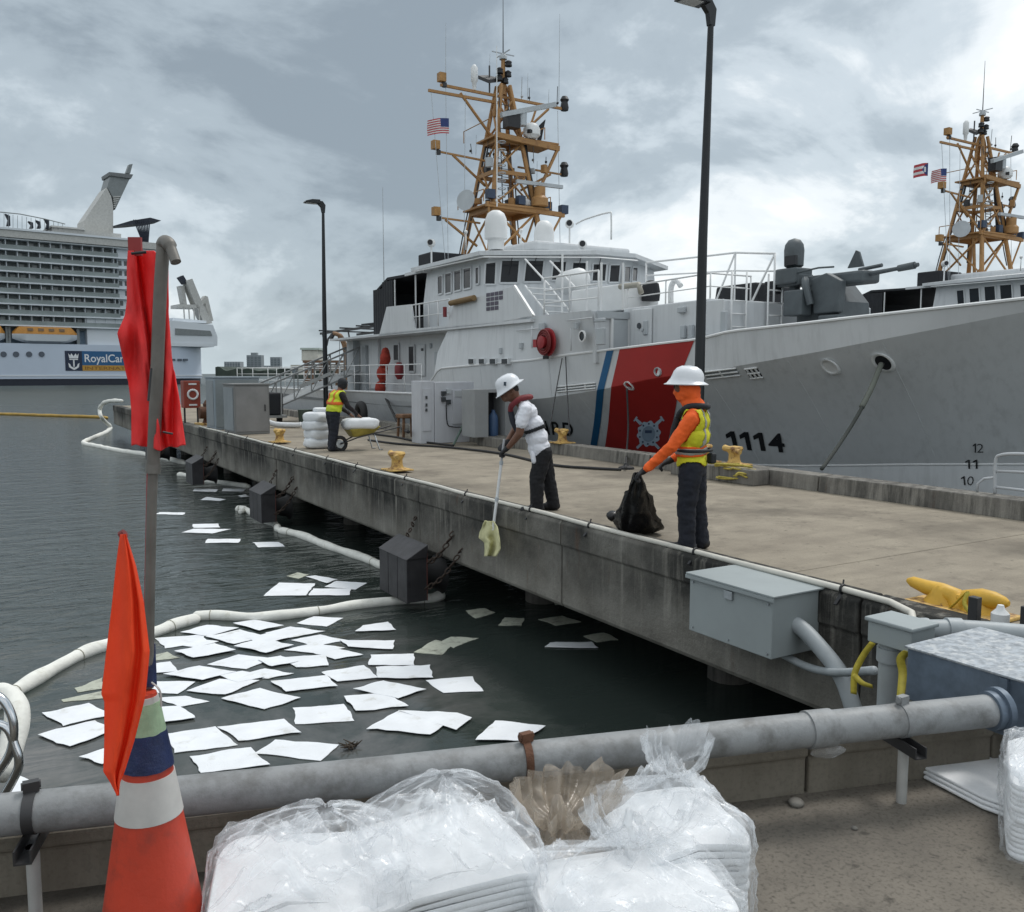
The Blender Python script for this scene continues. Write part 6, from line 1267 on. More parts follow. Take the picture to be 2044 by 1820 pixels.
for i, q in enumerate(soak): pad(q, .010, pad_g, 'soaked greenish half-sunk pad, ' + ('front one of two left of the cone', 'rear one of two left of the cone', 'right of the pole beside the white boom', 'behind the cluster of four by the fender', 'left half of the torn pair in the dark water', 'right half of the torn pair in the dark water', 'farther one of two right of the nearest fender', 'nearer one of two right of the nearest fender', 'left one of two under the pier edge', 'right one of two under the pier edge', 'farthest one in the shade under the pier')[i], 'soaked pads', 130 + i)

# ------------------------------------------------------------------ grey pipe along the quay on posts
pipe_m = mat('weathered_pvc_pipe', (.25, .26, .265), .55, var=.14, vs=3, dirt=(.12, .12, .115), dscale=7, dlo=.46, dhi=.72, bump=.2, bs=25)
ppt = lambda x, z=2.16: V((x, 3.32 - .31 * x, z)); PD = V((1, -.31, 0)).normalized(); PNV = (.31, 1, 0)
pxu = lambda u, v=1500: PP(u, v, ppt(0), PNV).x
o = thing('quay_pipe', ppt(1.2, 1.8), 'long grey pipe carried on posts along the front of the quay curb', 'pipe')
xe = pxu(1992, 1400); b = MB(); b.tube([ppt(-2.2), ppt(0, 2.158), ppt(1.2, 2.155), ppt(2.5, 2.16), ppt(xe)], .071, 28); b.build('pipe_run', pipe_m, o, smooth=40)
def collar(x, w_, r_, nm='coupling', mt=pipe_m): b = MB(); b.cyl(ppt(x) - PD * w_ / 2, ppt(x) + PD * w_ / 2, r_, n=28); return b.build(nm, mt, o, smooth=40)
collar(pxu(1632), .115, .079); collar(xe - .02, .06, .085, 'flange', galv_s); collar(xe, .03, .10, 'flange', galv_s)
def strap(u, foot=True, mt=dark_steel, w_=.035):
    x = pxu(u); c = ppt(x); b = MB(); b.cyl(c - PD * w_ / 2, c + PD * w_ / 2, .0755, n=28); s1 = b.build('strap', mt, o, smooth=40)
    b = MB(); b.obox(c + V((0, 0, .09)), .05, .03, .035); b.cyl(c + V((-.03, 0, .093)), c + V((.03, 0, .093)), .014, n=8); b.build('strap_bolt', mt, s1)
    if foot:
        nv = V((.31, 1, 0)).normalized()
        M_ = Matrix.Rotation(math.atan2(-.31, 1), 3, 'Z')
        for sg in (-1, 1): b = MB(); b.obox(c + V((0, 0, -.095)) + PD * .025 * sg, .006, .26, .045, 0, M_); b.build('channel_side', dark_steel, o)
        b = MB(); b.obox(c + V((0, 0, -.118)), .055, .26, .006, 0, M_); b.build('channel_web', dark_steel, o)
        q = c + nv * -.02; b = MB(); b.cyl((q.x, q.y, 1.80), (q.x, q.y, 2.045), .022, n=14); b.build('post', mat('post_grey_pvc', (.40, .40, .385), .5, var=.12, vs=8), o, smooth=40)
strap(1797, True, pipe_m); strap(58, True); strap(1050, False, rust, .03)

# ------------------------------------------------------------------ polished rails at the left edge
o = thing('ladder_rail', D(0, 1600, 3.75), 'looped polished steel ladder rail at the left edge behind the pipe', 'rail')
for pts in ([(-60, 1395), (-20, 1385), (8, 1400), (26, 1440), (24, 1490), (4, 1530), (-40, 1580)], [(-50, 1440), (10, 1450), (30, 1490), (38, 1520), (30, 1548), (0, 1600), (-40, 1660)]):
    b = MB(); b.tube(smooth_path([D(u, v, 3.75) for u, v in pts], 6), .019, 12); b.build('rail_loop', chrome, o, smooth=True)

# ------------------------------------------------------------------ traffic cone with pole and flags
cc = D(297, 1600, 2.5); cz_ = lambda v: D(297, v, 2.5).z
cone = thing('traffic_cone', (cc.x, cc.y, 1.8), 'tall orange-red traffic cone with white collar and blue tape in the left foreground', 'cone')
cred = mat('cone_orange', (.50, .045, .018), .45, var=.10, vs=5, dirt=(.16, .03, .02), dscale=6, dlo=.52, dhi=.8, bump=.1, bs=40); cwhite = mat('cone_white_collar', (.48, .47, .45), .6, var=.12, vs=9)
tblue = mat('blue_tape', (.010, .022, .085), .45, var=.3, vs=15, bump=.4, bs=30); tgreen = mat('green_tape', (.30, .42, .27), .6, var=.15, vs=20, bump=.3, bs=30)
rad = lambda z: .135 + (2.12 - z) * .162
def band(name, v0, v1, mt, ex=0., n_=36, wob=0.):
    z0, z1 = cz_(v1), cz_(v0); k_ = 10; b = MB(); rings = []
    for i in range(k_ + 1):
        z = z0 + (z1 - z0) * i / k_; rings.append([V((cc.x + (rad(z) + ex + wob * noise.noise((math.cos(2 * math.pi * j / n_) * 2, math.sin(2 * math.pi * j / n_) * 2, z * 20))) * math.cos(2 * math.pi * j / n_), cc.y + (rad(z) + ex + wob * noise.noise((math.cos(2 * math.pi * j / n_) * 2, math.sin(2 * math.pi * j / n_) * 2, z * 20))) * math.sin(2 * math.pi * j / n_), z + wob * 2 * noise.noise((j * .4, i * .01, 3)))) for j in range(n_)])
    b.loft(rings); return b.build(name, mt, cone, smooth=40)
b = MB(); b.lathe((cc.x, cc.y, 1.8), [(.19, .03), (rad(1.86), .06), (rad(2.3), .5), (rad(2.755), .955)], 40); b.build('cone_body', cred, cone, smooth=40)
b = MB(); b.obox((cc.x, cc.y, 1.82), .44, .44, .04, .5); b.build('base', mat('cone_base_black', (.02, .02, .02), .8), cone, bevel=.02)
band('white_collar', 1538, 1622, cwhite, .003); band('blue_tape_wrap', 1452, 1524, tblue, .005, wob=.002); band('green_tape_wrap', 1392, 1456, tgreen, .004, wob=.002); band('white_tape_wrap', 1380, 1394, cwhite, .003)
b = MB(); b.tube([D(297, 1368, 2.5), D(297, 1330, 2.5), D(298, 1285, 2.5)], [.022, .020, .016], 14); b.build('blue_tape_joint', tblue, cone, smooth=40)
b = MB(); b.tube(smooth_path([D(303, 1362, 2.47), D(315, 1372, 2.46), D(321, 1385, 2.46), D(322, 1410, 2.46)], 4), .003, 5); b.build('string', cwhite, cone)
# pole: lower and upper tube, hooked top
po = thing('flag_pole', D(297, 1370, 2.5), 'grey metal pole standing in the cone, bent over at the top', 'pole')
pm = mat('worn_grey_conduit', (.17, .16, .145), .5, metal=.35, var=.18, vs=12)
b = MB(); b.tube([D(297, 1372, 2.5), D(299, 1200, 2.48), D(303, 1000, 2.45), D(306, 930, 2.44)], .0135, 16); b.build('lower_tube', pm, po, smooth=40)
b = MB(); b.tube(smooth_path([D(305, 940, 2.44), D(312, 780, 2.41), D(319, 600, 2.38), D(325, 505, 2.36), D(327, 486, 2.355), D(334, 484, 2.34), D(341, 495, 2.33), D(351, 523, 2.32)], 5), [.0175] * 18 + [.019] * 6 + [.018] * 6 + [.014] * 6, 16); b.build('upper_tube', pm, po, smooth=40)
b = MB(); b.cyl(D(305, 945, 2.44), D(306, 925, 2.44), .020, n=16); b.build('joint_ring', pm, po, smooth=40)
b = MB(); b.cyl(D(291, 1260, 2.485), D(298, 905, 2.445), .006, n=8); b.build('red_stick', mat('stick_red', (.30, .02, .02), .5), po)
# cloths: outline followed row by row, folds pushed in depth
def cloth(name, rows, dep, foldf, mt, parent=None, label=None, n_=40, sub=14, thick=.003, base=None):
    vs = []; R_ = []
    ks = [r[0] for r in rows]; m_ = len(rows) * sub
    for j in range(m_ + 1):
        v = ks[0] + (ks[-1] - ks[0]) * j / m_; l_ = float(np.interp(v, ks, [r[1] for r in rows])); r_ = float(np.interp(v, ks, [r[2] for r in rows]))
        for i in range(n_ + 1):
            s_ = i / n_; u = l_ + (r_ - l_) * s_; d, dv = foldf(s_, (v - ks[0]) / (ks[-1] - ks[0]), u, v); vs.append(D(u, v + dv, dep + d))
    b = MB(); b.add(vs, [[j * (n_ + 1) + i, (j + 1) * (n_ + 1) + i, (j + 1) * (n_ + 1) + i + 1, j * (n_ + 1) + i + 1] for j in range(m_) for i in range(n_)])
    o = b.build(name, mt, parent, smooth=True); m = o.modifiers.new('t', 'SOLIDIFY'); m.thickness = thick
    if label: tag(o, label, 'flag')
    return o
def cloth_mat(name, col, tr):
    m = mat(name, col, .75, var=.12, vs=7, dirt=tuple(q * .45 for q in col), dscale=4, dlo=.54, dhi=.85, bump=.3, bs=90, bdist=.004); t = m.node_tree; b = t.nodes['Principled BSDF']
    tl = t.nodes.new('ShaderNodeBsdfTranslucent'); tl.inputs[0].default_value = (*col, 1); mx = t.nodes.new('ShaderNodeMixShader'); mx.inputs[0].default_value = tr
    out_ = [n for n in t.nodes if n.type == 'OUTPUT_MATERIAL'][0]; t.links.new(b.outputs[0], mx.inputs[1]); t.links.new(tl.outputs[0], mx.inputs[2]); t.links.new(mx.outputs[0], out_.inputs[0]); return m
red_cl = cloth_mat('red_flag_cloth', (.90, .050, .050), .25); org_cl = cloth_mat('orange_flag_cloth', (1.0, .085, .018), .3)
def gauss(x, c, w_): return math.exp(-((x - c) / w_) ** 2)
def fold_red(s_, t, u, v):
    cr = 272 + (v - 540) * .145; d = .028 * (1 - gauss(u, cr, 5)) - .028 + .03 * gauss(u, cr - 12, 9) * -1
    d += .045 * gauss(u, cr + 6, 4) + -.02 * gauss(u, 318 + (v - 500) * .08, 14) + .010 * math.sin(u * .16 + v * .012) + .012 * noise.noise((u * .03, v * .008, 1)) + .004 * noise.noise((u * .12, v * .03, 4))
    if v > 640: d += .05 * gauss(u, 345, 6) * min(1, (v - 640) / 120)
    if 560 < v < 760: d += -.05 * gauss(v, 665, 40) * max(0, (275 - u) / 40)
    return d, 6 * noise.noise((u * .05, 2, 0)) * t + (10 * gauss(u, 318, 14) if t > .9 else 0)
big = cloth('red_flag', [(500, 255, 306), (530, 253, 335), (600, 253, 336), (628, 249, 337), (666, 234, 340), (710, 244, 343), (760, 257, 350), (820, 262, 361), (890, 262, 371)], 2.44, fold_red, red_cl, None, 'large red cloth hanging from the top of the metal pole')
b = MB(); b.obox(D(270, 492, 2.42), .035, .012, .05, -.5); b.build('top_tab', mat('faded_red', (.32, .05, .05), .8), big)
for (u0, v0, u1, v1, r_) in ((262, 506, 292, 503, .004), (296, 800, 302, 735, .003), (325, 862, 345, 866, .003)): b = MB(); b.cyl(D(u0, v0, 2.36), D(u1, v1, 2.37), r_, n=6); b.build('tie_string', black_paint, big)
def fold_org(s_, t, u, v):
    d = -.03 * math.sin(math.pi * s_) + .010 * math.sin(s_ * 7 + t * 2.2) + .012 * noise.noise((u * .02, v * .006, 7)) + .026 * gauss(s_, .74 - .22 * max(0, t - .55), .08) * min(1, t * 3) - .014 * gauss(s_, .86 - .2 * max(0, t - .5), .07)
    d += .003 * noise.noise((u * .10, v * .02, 2)); return d, 0
of = cloth('orange_flag', [(1066, 240, 252), (1085, 237, 258), (1130, 231, 272), (1200, 224, 287), (1250, 218, 293), (1300, 212, 299), (1385, 202, 291), (1400, 208, 288), (1480, 208, 268), (1540, 206, 249), (1562, 220, 240), (1588, 233, 237)], 2.22, fold_org, org_cl, None, 'fluorescent orange pennant drooping on the left side of the cone')
b = MB(); b.tube([D(246, 1064, 2.24), D(262, 1180, 2.3), D(290, 1372, 2.47)], .005, 8); b.build('staff', dark_steel, of); b = MB(); b.cyl(D(241, 1070, 2.235), D(250, 1064, 2.235), .012, n=8); b.build('top_wrap', mat('faded_dark_red', (.15, .03, .03), .8), of)

# ------------------------------------------------------------------ clear bags of clean pads on the quay
def film_material(name, tint, lo, hi):
    """thin crumpled polythene: see-through, cloudy in patches, glossy, whiter at grazing angles"""
    m = bpy.data.materials.new(name); m.use_nodes = True; t = m.node_tree; n = t.nodes.new; l = t.links.new; b = t.nodes['Principled BSDF']; out_ = [x for x in t.nodes if x.type == 'OUTPUT_MATERIAL'][0]
    b.inputs['Base Color'].default_value = (*tint, 1); b.inputs['Roughness'].default_value = .16; b.inputs['Specular IOR Level'].default_value = .8
    geo = n('ShaderNodeNewGeometry'); x = n('ShaderNodeTexNoise'); x.inputs['Scale'].default_value = 7; x.inputs['Detail'].default_value = 5; x.inputs['Roughness'].default_value = .45; x.inputs['Distortion'].default_value = 1.6; l(geo.outputs['Position'], x.inputs[0])
    y = n('ShaderNodeTexNoise'); y.inputs['Scale'].default_value = 4; y.inputs['Detail'].default_value = 4; l(geo.outputs['Position'], y.inputs[0])
    r1 = n('ShaderNodeMapRange'); r1.inputs[1].default_value = .40; r1.inputs[2].default_value = .62; r1.inputs[3].default_value = lo; r1.inputs[4].default_value = hi; l(y.outputs[0], r1.inputs[0])
    rd = n('ShaderNodeMapRange'); rd.inputs[1].default_value = .55; rd.inputs[2].default_value = .68; rd.inputs[4].default_value = .30; l(x.outputs[0], rd.inputs[0])  # noise patches of extra opacity paint in white wrinkle highlights
    lw = n('ShaderNodeLayerWeight'); lw.inputs[0].default_value = .3; pw = n('ShaderNodeMath'); pw.operation = 'POWER'; l(lw.outputs['Facing'], pw.inputs[0]); pw.inputs[1].default_value = 2.5
    ml = n('ShaderNodeMath'); ml.operation = 'MULTIPLY_ADD'; l(pw.outputs[0], ml.inputs[0]); ml.inputs[1].default_value = .5; l(r1.outputs[0], ml.inputs[2])
    ad = n('ShaderNodeMath'); ad.operation = 'ADD'; ad.use_clamp = True; l(ml.outputs[0], ad.inputs[0]); l(rd.outputs[0], ad.inputs[1])
    bp = n('ShaderNodeBump'); bp.inputs['Strength'].default_value = .6; bp.inputs['Distance'].default_value = .03; l(x.outputs[0], bp.inputs['Height']); l(bp.outputs[0], b.inputs['Normal'])
    tr = n('ShaderNodeBsdfTransparent'); mx = n('ShaderNodeMixShader'); l(ad.outputs[0], mx.inputs[0]); l(tr.outputs[0], mx.inputs[1]); l(b.outputs[0], mx.inputs[2]); l(mx.outputs[0], out_.inputs[0]); return m
film = film_material('clear_plastic_film', (.82, .85, .88), .06, .26); film_b = film_material('brownish_plastic_film', (.40, .34, .27), .30, .62)
stack_m = mat('clean_pad_stack', (.80, .815, .83), .9, var=.03, vs=4, bump=.3, bs=50)
def rsq(a, e): c, s_ = math.cos(a), math.sin(a); return math.copysign(abs(c) ** e, c), math.copysign(abs(s_) ** e, s_)
def ridge(p, k_): return (1 - abs(noise.noise(p))) ** k_
def pad_bag(u, vtop, dep, sx, sy, rz, puff, label, seed, fm=film, style='balloon', fan=.6):
    """clear sack: a stack of pads inside, crumpled film hugging it, ballooned or gathered in a knot above"""
    tp = D(u, vtop, dep); c = V((tp.x, tp.y, 1.8)); h = tp.z - 1.8; Q = Matrix.Rotation(rz, 3, 'Z'); o = thing('pad_bag', c, label, 'bag', 'clear bags of absorbent pads on the quay')
    nl = max(8, int(h / .024)); n_ = 48
    for i in range(nl):        # the sheets in the stack, each slightly shifted and turned
        z = h * (i + .5) / nl; b = MB(); ring0 = []; dx, dy = .010 * noise.noise((i * 1.7, seed, 1)), .010 * noise.noise((i * 1.7, seed, 5)); Q2 = Matrix.Rotation(rz + .03 * noise.noise((i * 2.3, seed, 9)), 3, 'Z')
        for rr_, dz in ((.985, -.5), (1.0, -.2), (1.0, .2), (.985, .5)):
            ring = []
            for j in range(n_):
                x, y = rsq(2 * math.pi * j / n_, .22); k_ = i / nl
                ring.append(c + Q2 @ V((x * sx / 2 * rr_ + dx, y * sy / 2 * rr_ + dy, z + dz * h / nl * .9 + k_ * (.05 * noise.noise((x * 1.2 + seed, y * 1.2, 0)) - .035 * (abs(x) ** 4 + abs(y) ** 4)))))
            ring0.append(ring)
        b.loft(ring0); b.build('pad', stack_m, o, smooth=50)
    n_ = 150
    if style == 'balloon': prof_ = [(0, 1.08), (.3 * h, 1.10), (.7 * h, 1.09), (.97 * h, 1.07)] + [(h + puff * t, 1.06 * max(.02, math.cos(t * math.pi / 2)) ** .6) for t in np.linspace(.05, .99, 13)]
    else: prof_ = [(0, 1.08), (.35 * h, 1.10), (.75 * h, 1.09), (.98 * h, 1.05), (h + .10 * puff, .90), (h + .18 * puff, .66), (h + .26 * puff, .42), (h + .34 * puff, .24), (h + .42 * puff, .15), (h + .50 * puff, .20), (h + .62 * puff, fan * .65), (h + .8 * puff, fan * .9), (h + puff, fan)]
    kk = 5; P2 = []
    for i in range(len(prof_) - 1):
        for q in range(kk): t = q / kk; P2.append((prof_[i][0] * (1 - t) + prof_[i + 1][0] * t, prof_[i][1] * (1 - t) + prof_[i + 1][1] * t))
    P2.append(prof_[-1]); rings = []
    for z, rr_ in P2:
        ring = []; up = max(0, (z - h) / max(puff, .01)); low = min(1, max(0, (h - z) / h))
        for j in range(n_):
            a = 2 * math.pi * j / n_; x, y = rsq(a, .30 + .7 * min(1, up * 1.6)); ca, sa = math.cos(a), math.sin(a)
            w_ = 1 + .05 * up * noise.noise((ca * 2 + seed, sa * 2, z * 5)) + .055 * (ridge((ca * 2.6, sa * 2.6 + seed, z * 9), 6) - .3) + .014 * (ridge((ca * 6, sa * 6 + seed, z * 18), 4) - .35)
            if style != 'balloon': w_ += (.015 + .17 * min(1, up * 2.4)) * (math.sin(a * 19 + 5 * noise.noise((ca * 1.5, sa * 1.5, seed))) * .45 + 1.1 * noise.noise((ca * 3.5, sa * 3.5, z * 3 + seed)))
            jag = (.30 * puff * noise.noise((ca * 3, sa * 3, seed)) * (up - .5) * 2 if up > .5 and style != 'balloon' else 0)
            off = V((.30 * up * puff * math.sin(seed), .30 * up * puff * math.cos(seed * 1.7), 0)) if style == 'balloon' else V((.06 * up, .02 * up, 0))
            ring.append(c + Q @ V((x * sx / 2 * rr_ * w_, y * sy / 2 * rr_ * w_, z + jag + (.05 * noise.noise((x * 1.2 + seed, y * 1.2, 0)) if up < .1 else 0) + .02 * noise.noise((ca * 5, sa * 5, z * 12 + seed)) * (1 - low))) + off)
        rings.append(ring)
    b = MB(); b.loft(rings, False); b.build('plastic_film', fm, o, smooth=True)
    # loose crumpled sheet of film lying over the pads
    b = MB(); m__ = 46; vs = []
    for j in range(m__ + 1):
        for i in range(m__ + 1):
            x, y = i / m__ * 2 - 1, j / m__ * 2 - 1; rd = math.hypot(x, y); zz_ = .012 + .05 * ridge((x * 1.6 + seed, y * 1.6, 2), 4) + .03 * ridge((x * 3.0, y * 3.0 + seed, 6), 5) + .10 * puff / .2 * math.exp(-(rd / .35) ** 2) * (.6 + ridge((x * 5 + seed, y * 5, 1), 3)) - .045 * rd ** 3
            vs.append(c + Q @ V((x * sx * .49, y * sy * .49, h + zz_ + .05 * noise.noise((x * 1.2 + seed, y * 1.2, 0)))))
    b.add(vs, [[j * (m__ + 1) + i, j * (m__ + 1) + i + 1, (j + 1) * (m__ + 1) + i + 1, (j + 1) * (m__ + 1) + i] for j in range(m__) for i in range(m__) if math.hypot(i / m__ * 2 - 1, j / m__ * 2 - 1) < 1.25]); b.build('film_fold', fm, o, smooth=True)
    return o
pad_bag(612, 1722, 2.62, .54, .46, -.30, .17, 'clear plastic bag of white pads beside the cone, leftmost of the group', 1.3)
pad_bag(885, 1668, 2.74, .50, .46, -.15, .19, 'clear ballooned plastic bag of white pads, second from the cone', 2.9)
pad_bag(1112, 1722, 2.95, .42, .34, .1, .25, 'plastic bag with brownish twisted top between the white pad bags', 4.2, film_b, 'twist', .95)
pad_bag(1335, 1612, 2.98, .42, .42, -.25, .22, 'clear plastic bag of white pads, rightmost of the group under the pipe', 5.7, film, 'twist', .55)
pad_bag(1255, 1748, 2.62, .56, .42, -.35, .20, 'clear plastic bag of white pads in the very front of the group', 7.1, film, 'twist', .6)
# label strip printed in grey on two of the bags
# pads by the duct at the right edge
pad_bag(2135, 1515, 3.45, .50, .42, .55, .22, 'white bag of pads standing under the steel duct at the right edge', 9.4, film, 'twist', .6)
q = [G(1842, 1556), G(1935, 1515), G(2060, 1560), G(2060, 1655), G(1960, 1618)]
for i in range(3):
    b = MB(); pts = [p + V((.012 * i, .01 * i, .006 + .016 * i)) for p in q]; b.extr([pts[0], pts[4], pts[3], pts[2], pts[1]], (0, 0, .014)); tag(b.build('loose_pad', stack_m, bevel=.006), ('bottom', 'middle', 'top')[i] + ' sheet of the loose white pads lying on the ground at the right edge', 'pad', 'loose pads on the quay')
# crumpled scrap of film caught under the pipe, stones and debris
x = pxu(1648); b = MB(); c = ppt(x, 2.065) - V(PNV).normalized() * .02; rings = []
for i in range(9):
    t = i / 8; rr_ = .035 * math.sin(math.pi * (t * .94 + .03)) ** .6; rings.append([c + PD * (.16 * t - .08) + V((0, -.5, 0)) * rr_ * math.cos(q) * (1 + .4 * noise.noise((i, q * 2, 1))) + V((0, 0, 1)) * rr_ * .8 * math.sin(q) * (1 + .5 * noise.noise((i, q * 2, 7))) for q in np.linspace(0, 2 * math.pi, 15)[:-1]])
b.loft(rings); tag(b.build('film_scrap', film, smooth=True), 'crumpled scrap of clear film caught under the pipe coupling', 'plastic')
def stone(c, r_, seed, label):
    b = MB(); b.sphere(c, r_, 14, .55); b.v = [tuple(V(c) + (V(p) - V(c)) * (1 + .3 * noise.noise((p[0] * 20 + seed, p[1] * 20, p[2] * 20)))) for p in b.v]; tag(b.build('stone', curb_con, smooth=60), label, 'stone')
p = G(1590, 1606); stone((p.x, p.y, 1.81), .035, 2, 'rounded dark stone lying at the foot of the curb wall')
p = G(1705, 1655); stone((p.x, p.y, 1.805), .014, 8, 'small pebble on the quay ground in front of the curb')
p = G(1500, 1640); stone((p.x, p.y, 1.805), .012, 5, 'tiny pebble on the quay ground right of the bags')
b = MB(); c = G(700, 1492, .02); random.seed(11)
for i in range(14): a = random.uniform(0, 6.28); e = random.uniform(.05, .14); b.tube([c + V((random.uniform(-.06, .06), random.uniform(-.05, .05), .0)), c + V((e * math.cos(a), e * math.sin(a), random.uniform(.01, .05)))], [.012, .004], 5)
tag(b.build('seaweed', mat('seaweed_brown', (.04, .03, .02), .9), smooth=True), 'small clump of brown weed floating just behind the pipe', 'weed')
# ------------------------------------------------------------------ people
def capsule_rings(b, p0, r0, p1, r1, n_=14, fl=1.0, fdir=None):
    """closed tapered capsule; fl flattens it along fdir"""
    p0, p1 = V(p0), V(p1); d = (p1 - p0); L_ = d.length; d = d.normalized() if L_ > 1e-6 else V((0, 0, 1)); x = d.orthogonal().normalized()
    if fdir is not None:
        f = V(fdir); f = f - d * f.dot(d); x = f.normalized() if f.length > 1e-4 else x
    y = d.cross(x); rings = []
    for k_ in range(5): t = k_ / 4 * math.pi / 2; rr = r0 * max(.05, math.sin(t)); c = p0 - d * r0 * math.cos(t); rings.append(b.ring(c, x * rr * fl, y * rr, n_))
    for k_ in range(5): t = math.pi / 2 * (1 - k_ / 4); rr = r1 * max(.05, math.sin(t)); c = p1 + d * r1 * math.cos(t); rings.append(b.ring(c, x * rr * fl, y * rr, n_))
    b.loft(rings)
def build_person(label, org, e1, prims, mats, voxel=.0105, scl=(1.17, 1.075, 1.17)):
    """prims: (region, p0, r0, p1, r1[, flat]) in local (forward, side, up); one continuous remeshed body, faces coloured by nearest limb"""
    org = V(org); e1 = V(e1).normalized(); e2 = V((-e1.y, e1.x, 0)); hs, vs_, rs = scl; T_ = lambda p: org + e1 * p[0] * hs + e2 * p[1] * hs + V((0, 0, p[2] * vs_))
    b = MB(); P0 = []; P1 = []; R0 = []; R1 = []; REG = []
    for pr in prims:
        reg, a, r0, c, r1 = pr[:5]; r0 *= rs; r1 *= rs; fl = pr[5] if len(pr) > 5 else 1.0; capsule_rings(b, T_(a), r0, T_(c), r1, 14, fl, e1)
        P0.append(T_(a)); P1.append(T_(c)); R0.append(r0); R1.append(r1); REG.append(reg)
    tmp = b.build('tmp', [mats['skin']], base=org); m = tmp.modifiers.new('r', 'REMESH'); m.mode = 'VOXEL'; m.voxel_size = voxel
    m = tmp.modifiers.new('s', 'SMOOTH'); m.factor = .5; m.iterations = 5
    dg = bpy.context.evaluated_depsgraph_get(); me = bpy.data.meshes.new_from_object(tmp.evaluated_get(dg)); me.name = 'person_body'; old = tmp.data; bpy.data.objects.remove(tmp); bpy.data.meshes.remove(old)
    root = thing('person', org, label, 'person'); o = bpy.data.objects.new('body', me); COL.objects.link(o); o.parent = root; o['o'] = tuple(org)
    nv = len(me.vertices); co = np.empty(nv * 3); me.vertices.foreach_get('co', co); co = co.reshape(-1, 3) + np.array(org); no = np.empty(nv * 3); me.vertices.foreach_get('normal', no); no = no.reshape(-1, 3)
    P0 = np.array(P0); P1 = np.array(P1); R0 = np.array(R0); R1 = np.array(R1); best = np.full(nv, 1e9); idx = np.zeros(nv, int)
    for k_ in range(len(P0)):
        d = P1[k_] - P0[k_]; t = np.clip(((co - P0[k_]) @ d) / max(1e-9, d @ d), 0, 1); q = np.linalg.norm(co - (P0[k_] + t[:, None] * d), axis=1) - (R0[k_] + (R1[k_] - R0[k_]) * t); s_ = q < best; best[s_] = q[s_]; idx[s_] = k_
    names = list(mats); me.materials.clear()
    for n_ in names: me.materials.append(mats[n_])
    # cloth wrinkles
    cl = {k_ for k_, r_ in enumerate(REG) if r_ not in ('skin', 'glove', 'boot')}
    w_ = np.zeros(nv)
    for i in range(nv):
        if idx[i] in cl: p = co[i]; w_[i] = .010 * noise.noise((p[0] * 9, p[1] * 9, p[2] * 16)) + .006 * noise.noise((p[0] * 22, p[1] * 22, p[2] * 30))
    me.vertices.foreach_set('co', (co + no * w_[:, None] - np.array(org)).ravel())
    for p in me.polygons:
        ks = [idx[v] for v in p.vertices]; k_ = max(set(ks), key=ks.count); p.material_index = names.index(REG[k_]); p.use_smooth = True
    me.update(); o['reg'] = 0
    def patch(name, cond, mt, lift, thick=.004):
        """garment worn over the body: body faces that satisfy cond, pushed outwards"""
        mm = bpy.data.meshes.new(name); used = {}; vs = []; fs = []
        for p in me.polygons:
            c = V(p.center); k_ = idx[p.vertices[0]]; lc = V((c.dot(e1) / hs, c.dot(e2) / hs, c.z / vs_))
            if cond(lc, REG[k_], k_):
                f = []
                for v in p.vertices:
                    if v not in used: used[v] = len(vs); vs.append(V(me.vertices[v].co) + V(me.vertices[v].normal) * lift)
                    f.append(used[v])
                fs.append(f)
        if not fs: return None
        mm.from_pydata([tuple(v) for v in vs], [], fs); mm.polygons.foreach_set('use_smooth', [True] * len(mm.polygons)); mm.materials.append(mt); q = bpy.data.objects.new(name, mm); COL.objects.link(q); q.parent = root; q['o'] = tuple(org)
        s_ = q.modifiers.new('t', 'SOLIDIFY'); s_.thickness = thick; s_.offset = 1; return q
    return root, T_, patch
def hand(reg, wrist, dirv, side, r=.0105, curl=.6, down=(0, 0, -1)):
    """palm and five unequal, bent fingers as capsules"""
    w_ = V(wrist); d = V(dirv).normalized(); dn = V(down); dn = (dn - d * dn.dot(d)).normalized(); s_ = d.cross(dn).normalized() * side; out_ = [(reg, w_ - d * .03, .030, w_ + d * .03, .030), (reg, w_ + d * .035 + s_ * .018, .021, w_ + d * .085 + s_ * .022, .018), (reg, w_ + d * .035 - s_ * .018, .021, w_ + d * .085 - s_ * .022, .018)]
    for k_, (off, ln) in enumerate(((.034, .062), (.012, .074), (-.012, .070), (-.034, .055))):
        a = w_ + d * .095 + s_ * off; m = a + (d * math.cos(curl * .6) + dn * math.sin(curl * .6)) * ln * .55; e = m + (d * math.cos(curl * 1.9) + dn * math.sin(curl * 1.9)) * ln * .55; out_ += [(reg, a, r, m, r * .95), (reg, m, r * .95, e, r * .85)]
    a = w_ + d * .03 + s_ * .034; m = a + (d * .6 + s_ * .65 + dn * .3).normalized() * .045; e = m + (d * .9 + dn * .45).normalized() * .035; return out_ + [(reg, a, .015, m, .0125), (reg, m, .0125, e, .011)]
def tl(prims): return [(p[0], tuple(p[1]), p[2], tuple(p[3]), p[4]) + tuple(p[5:]) for p in prims]
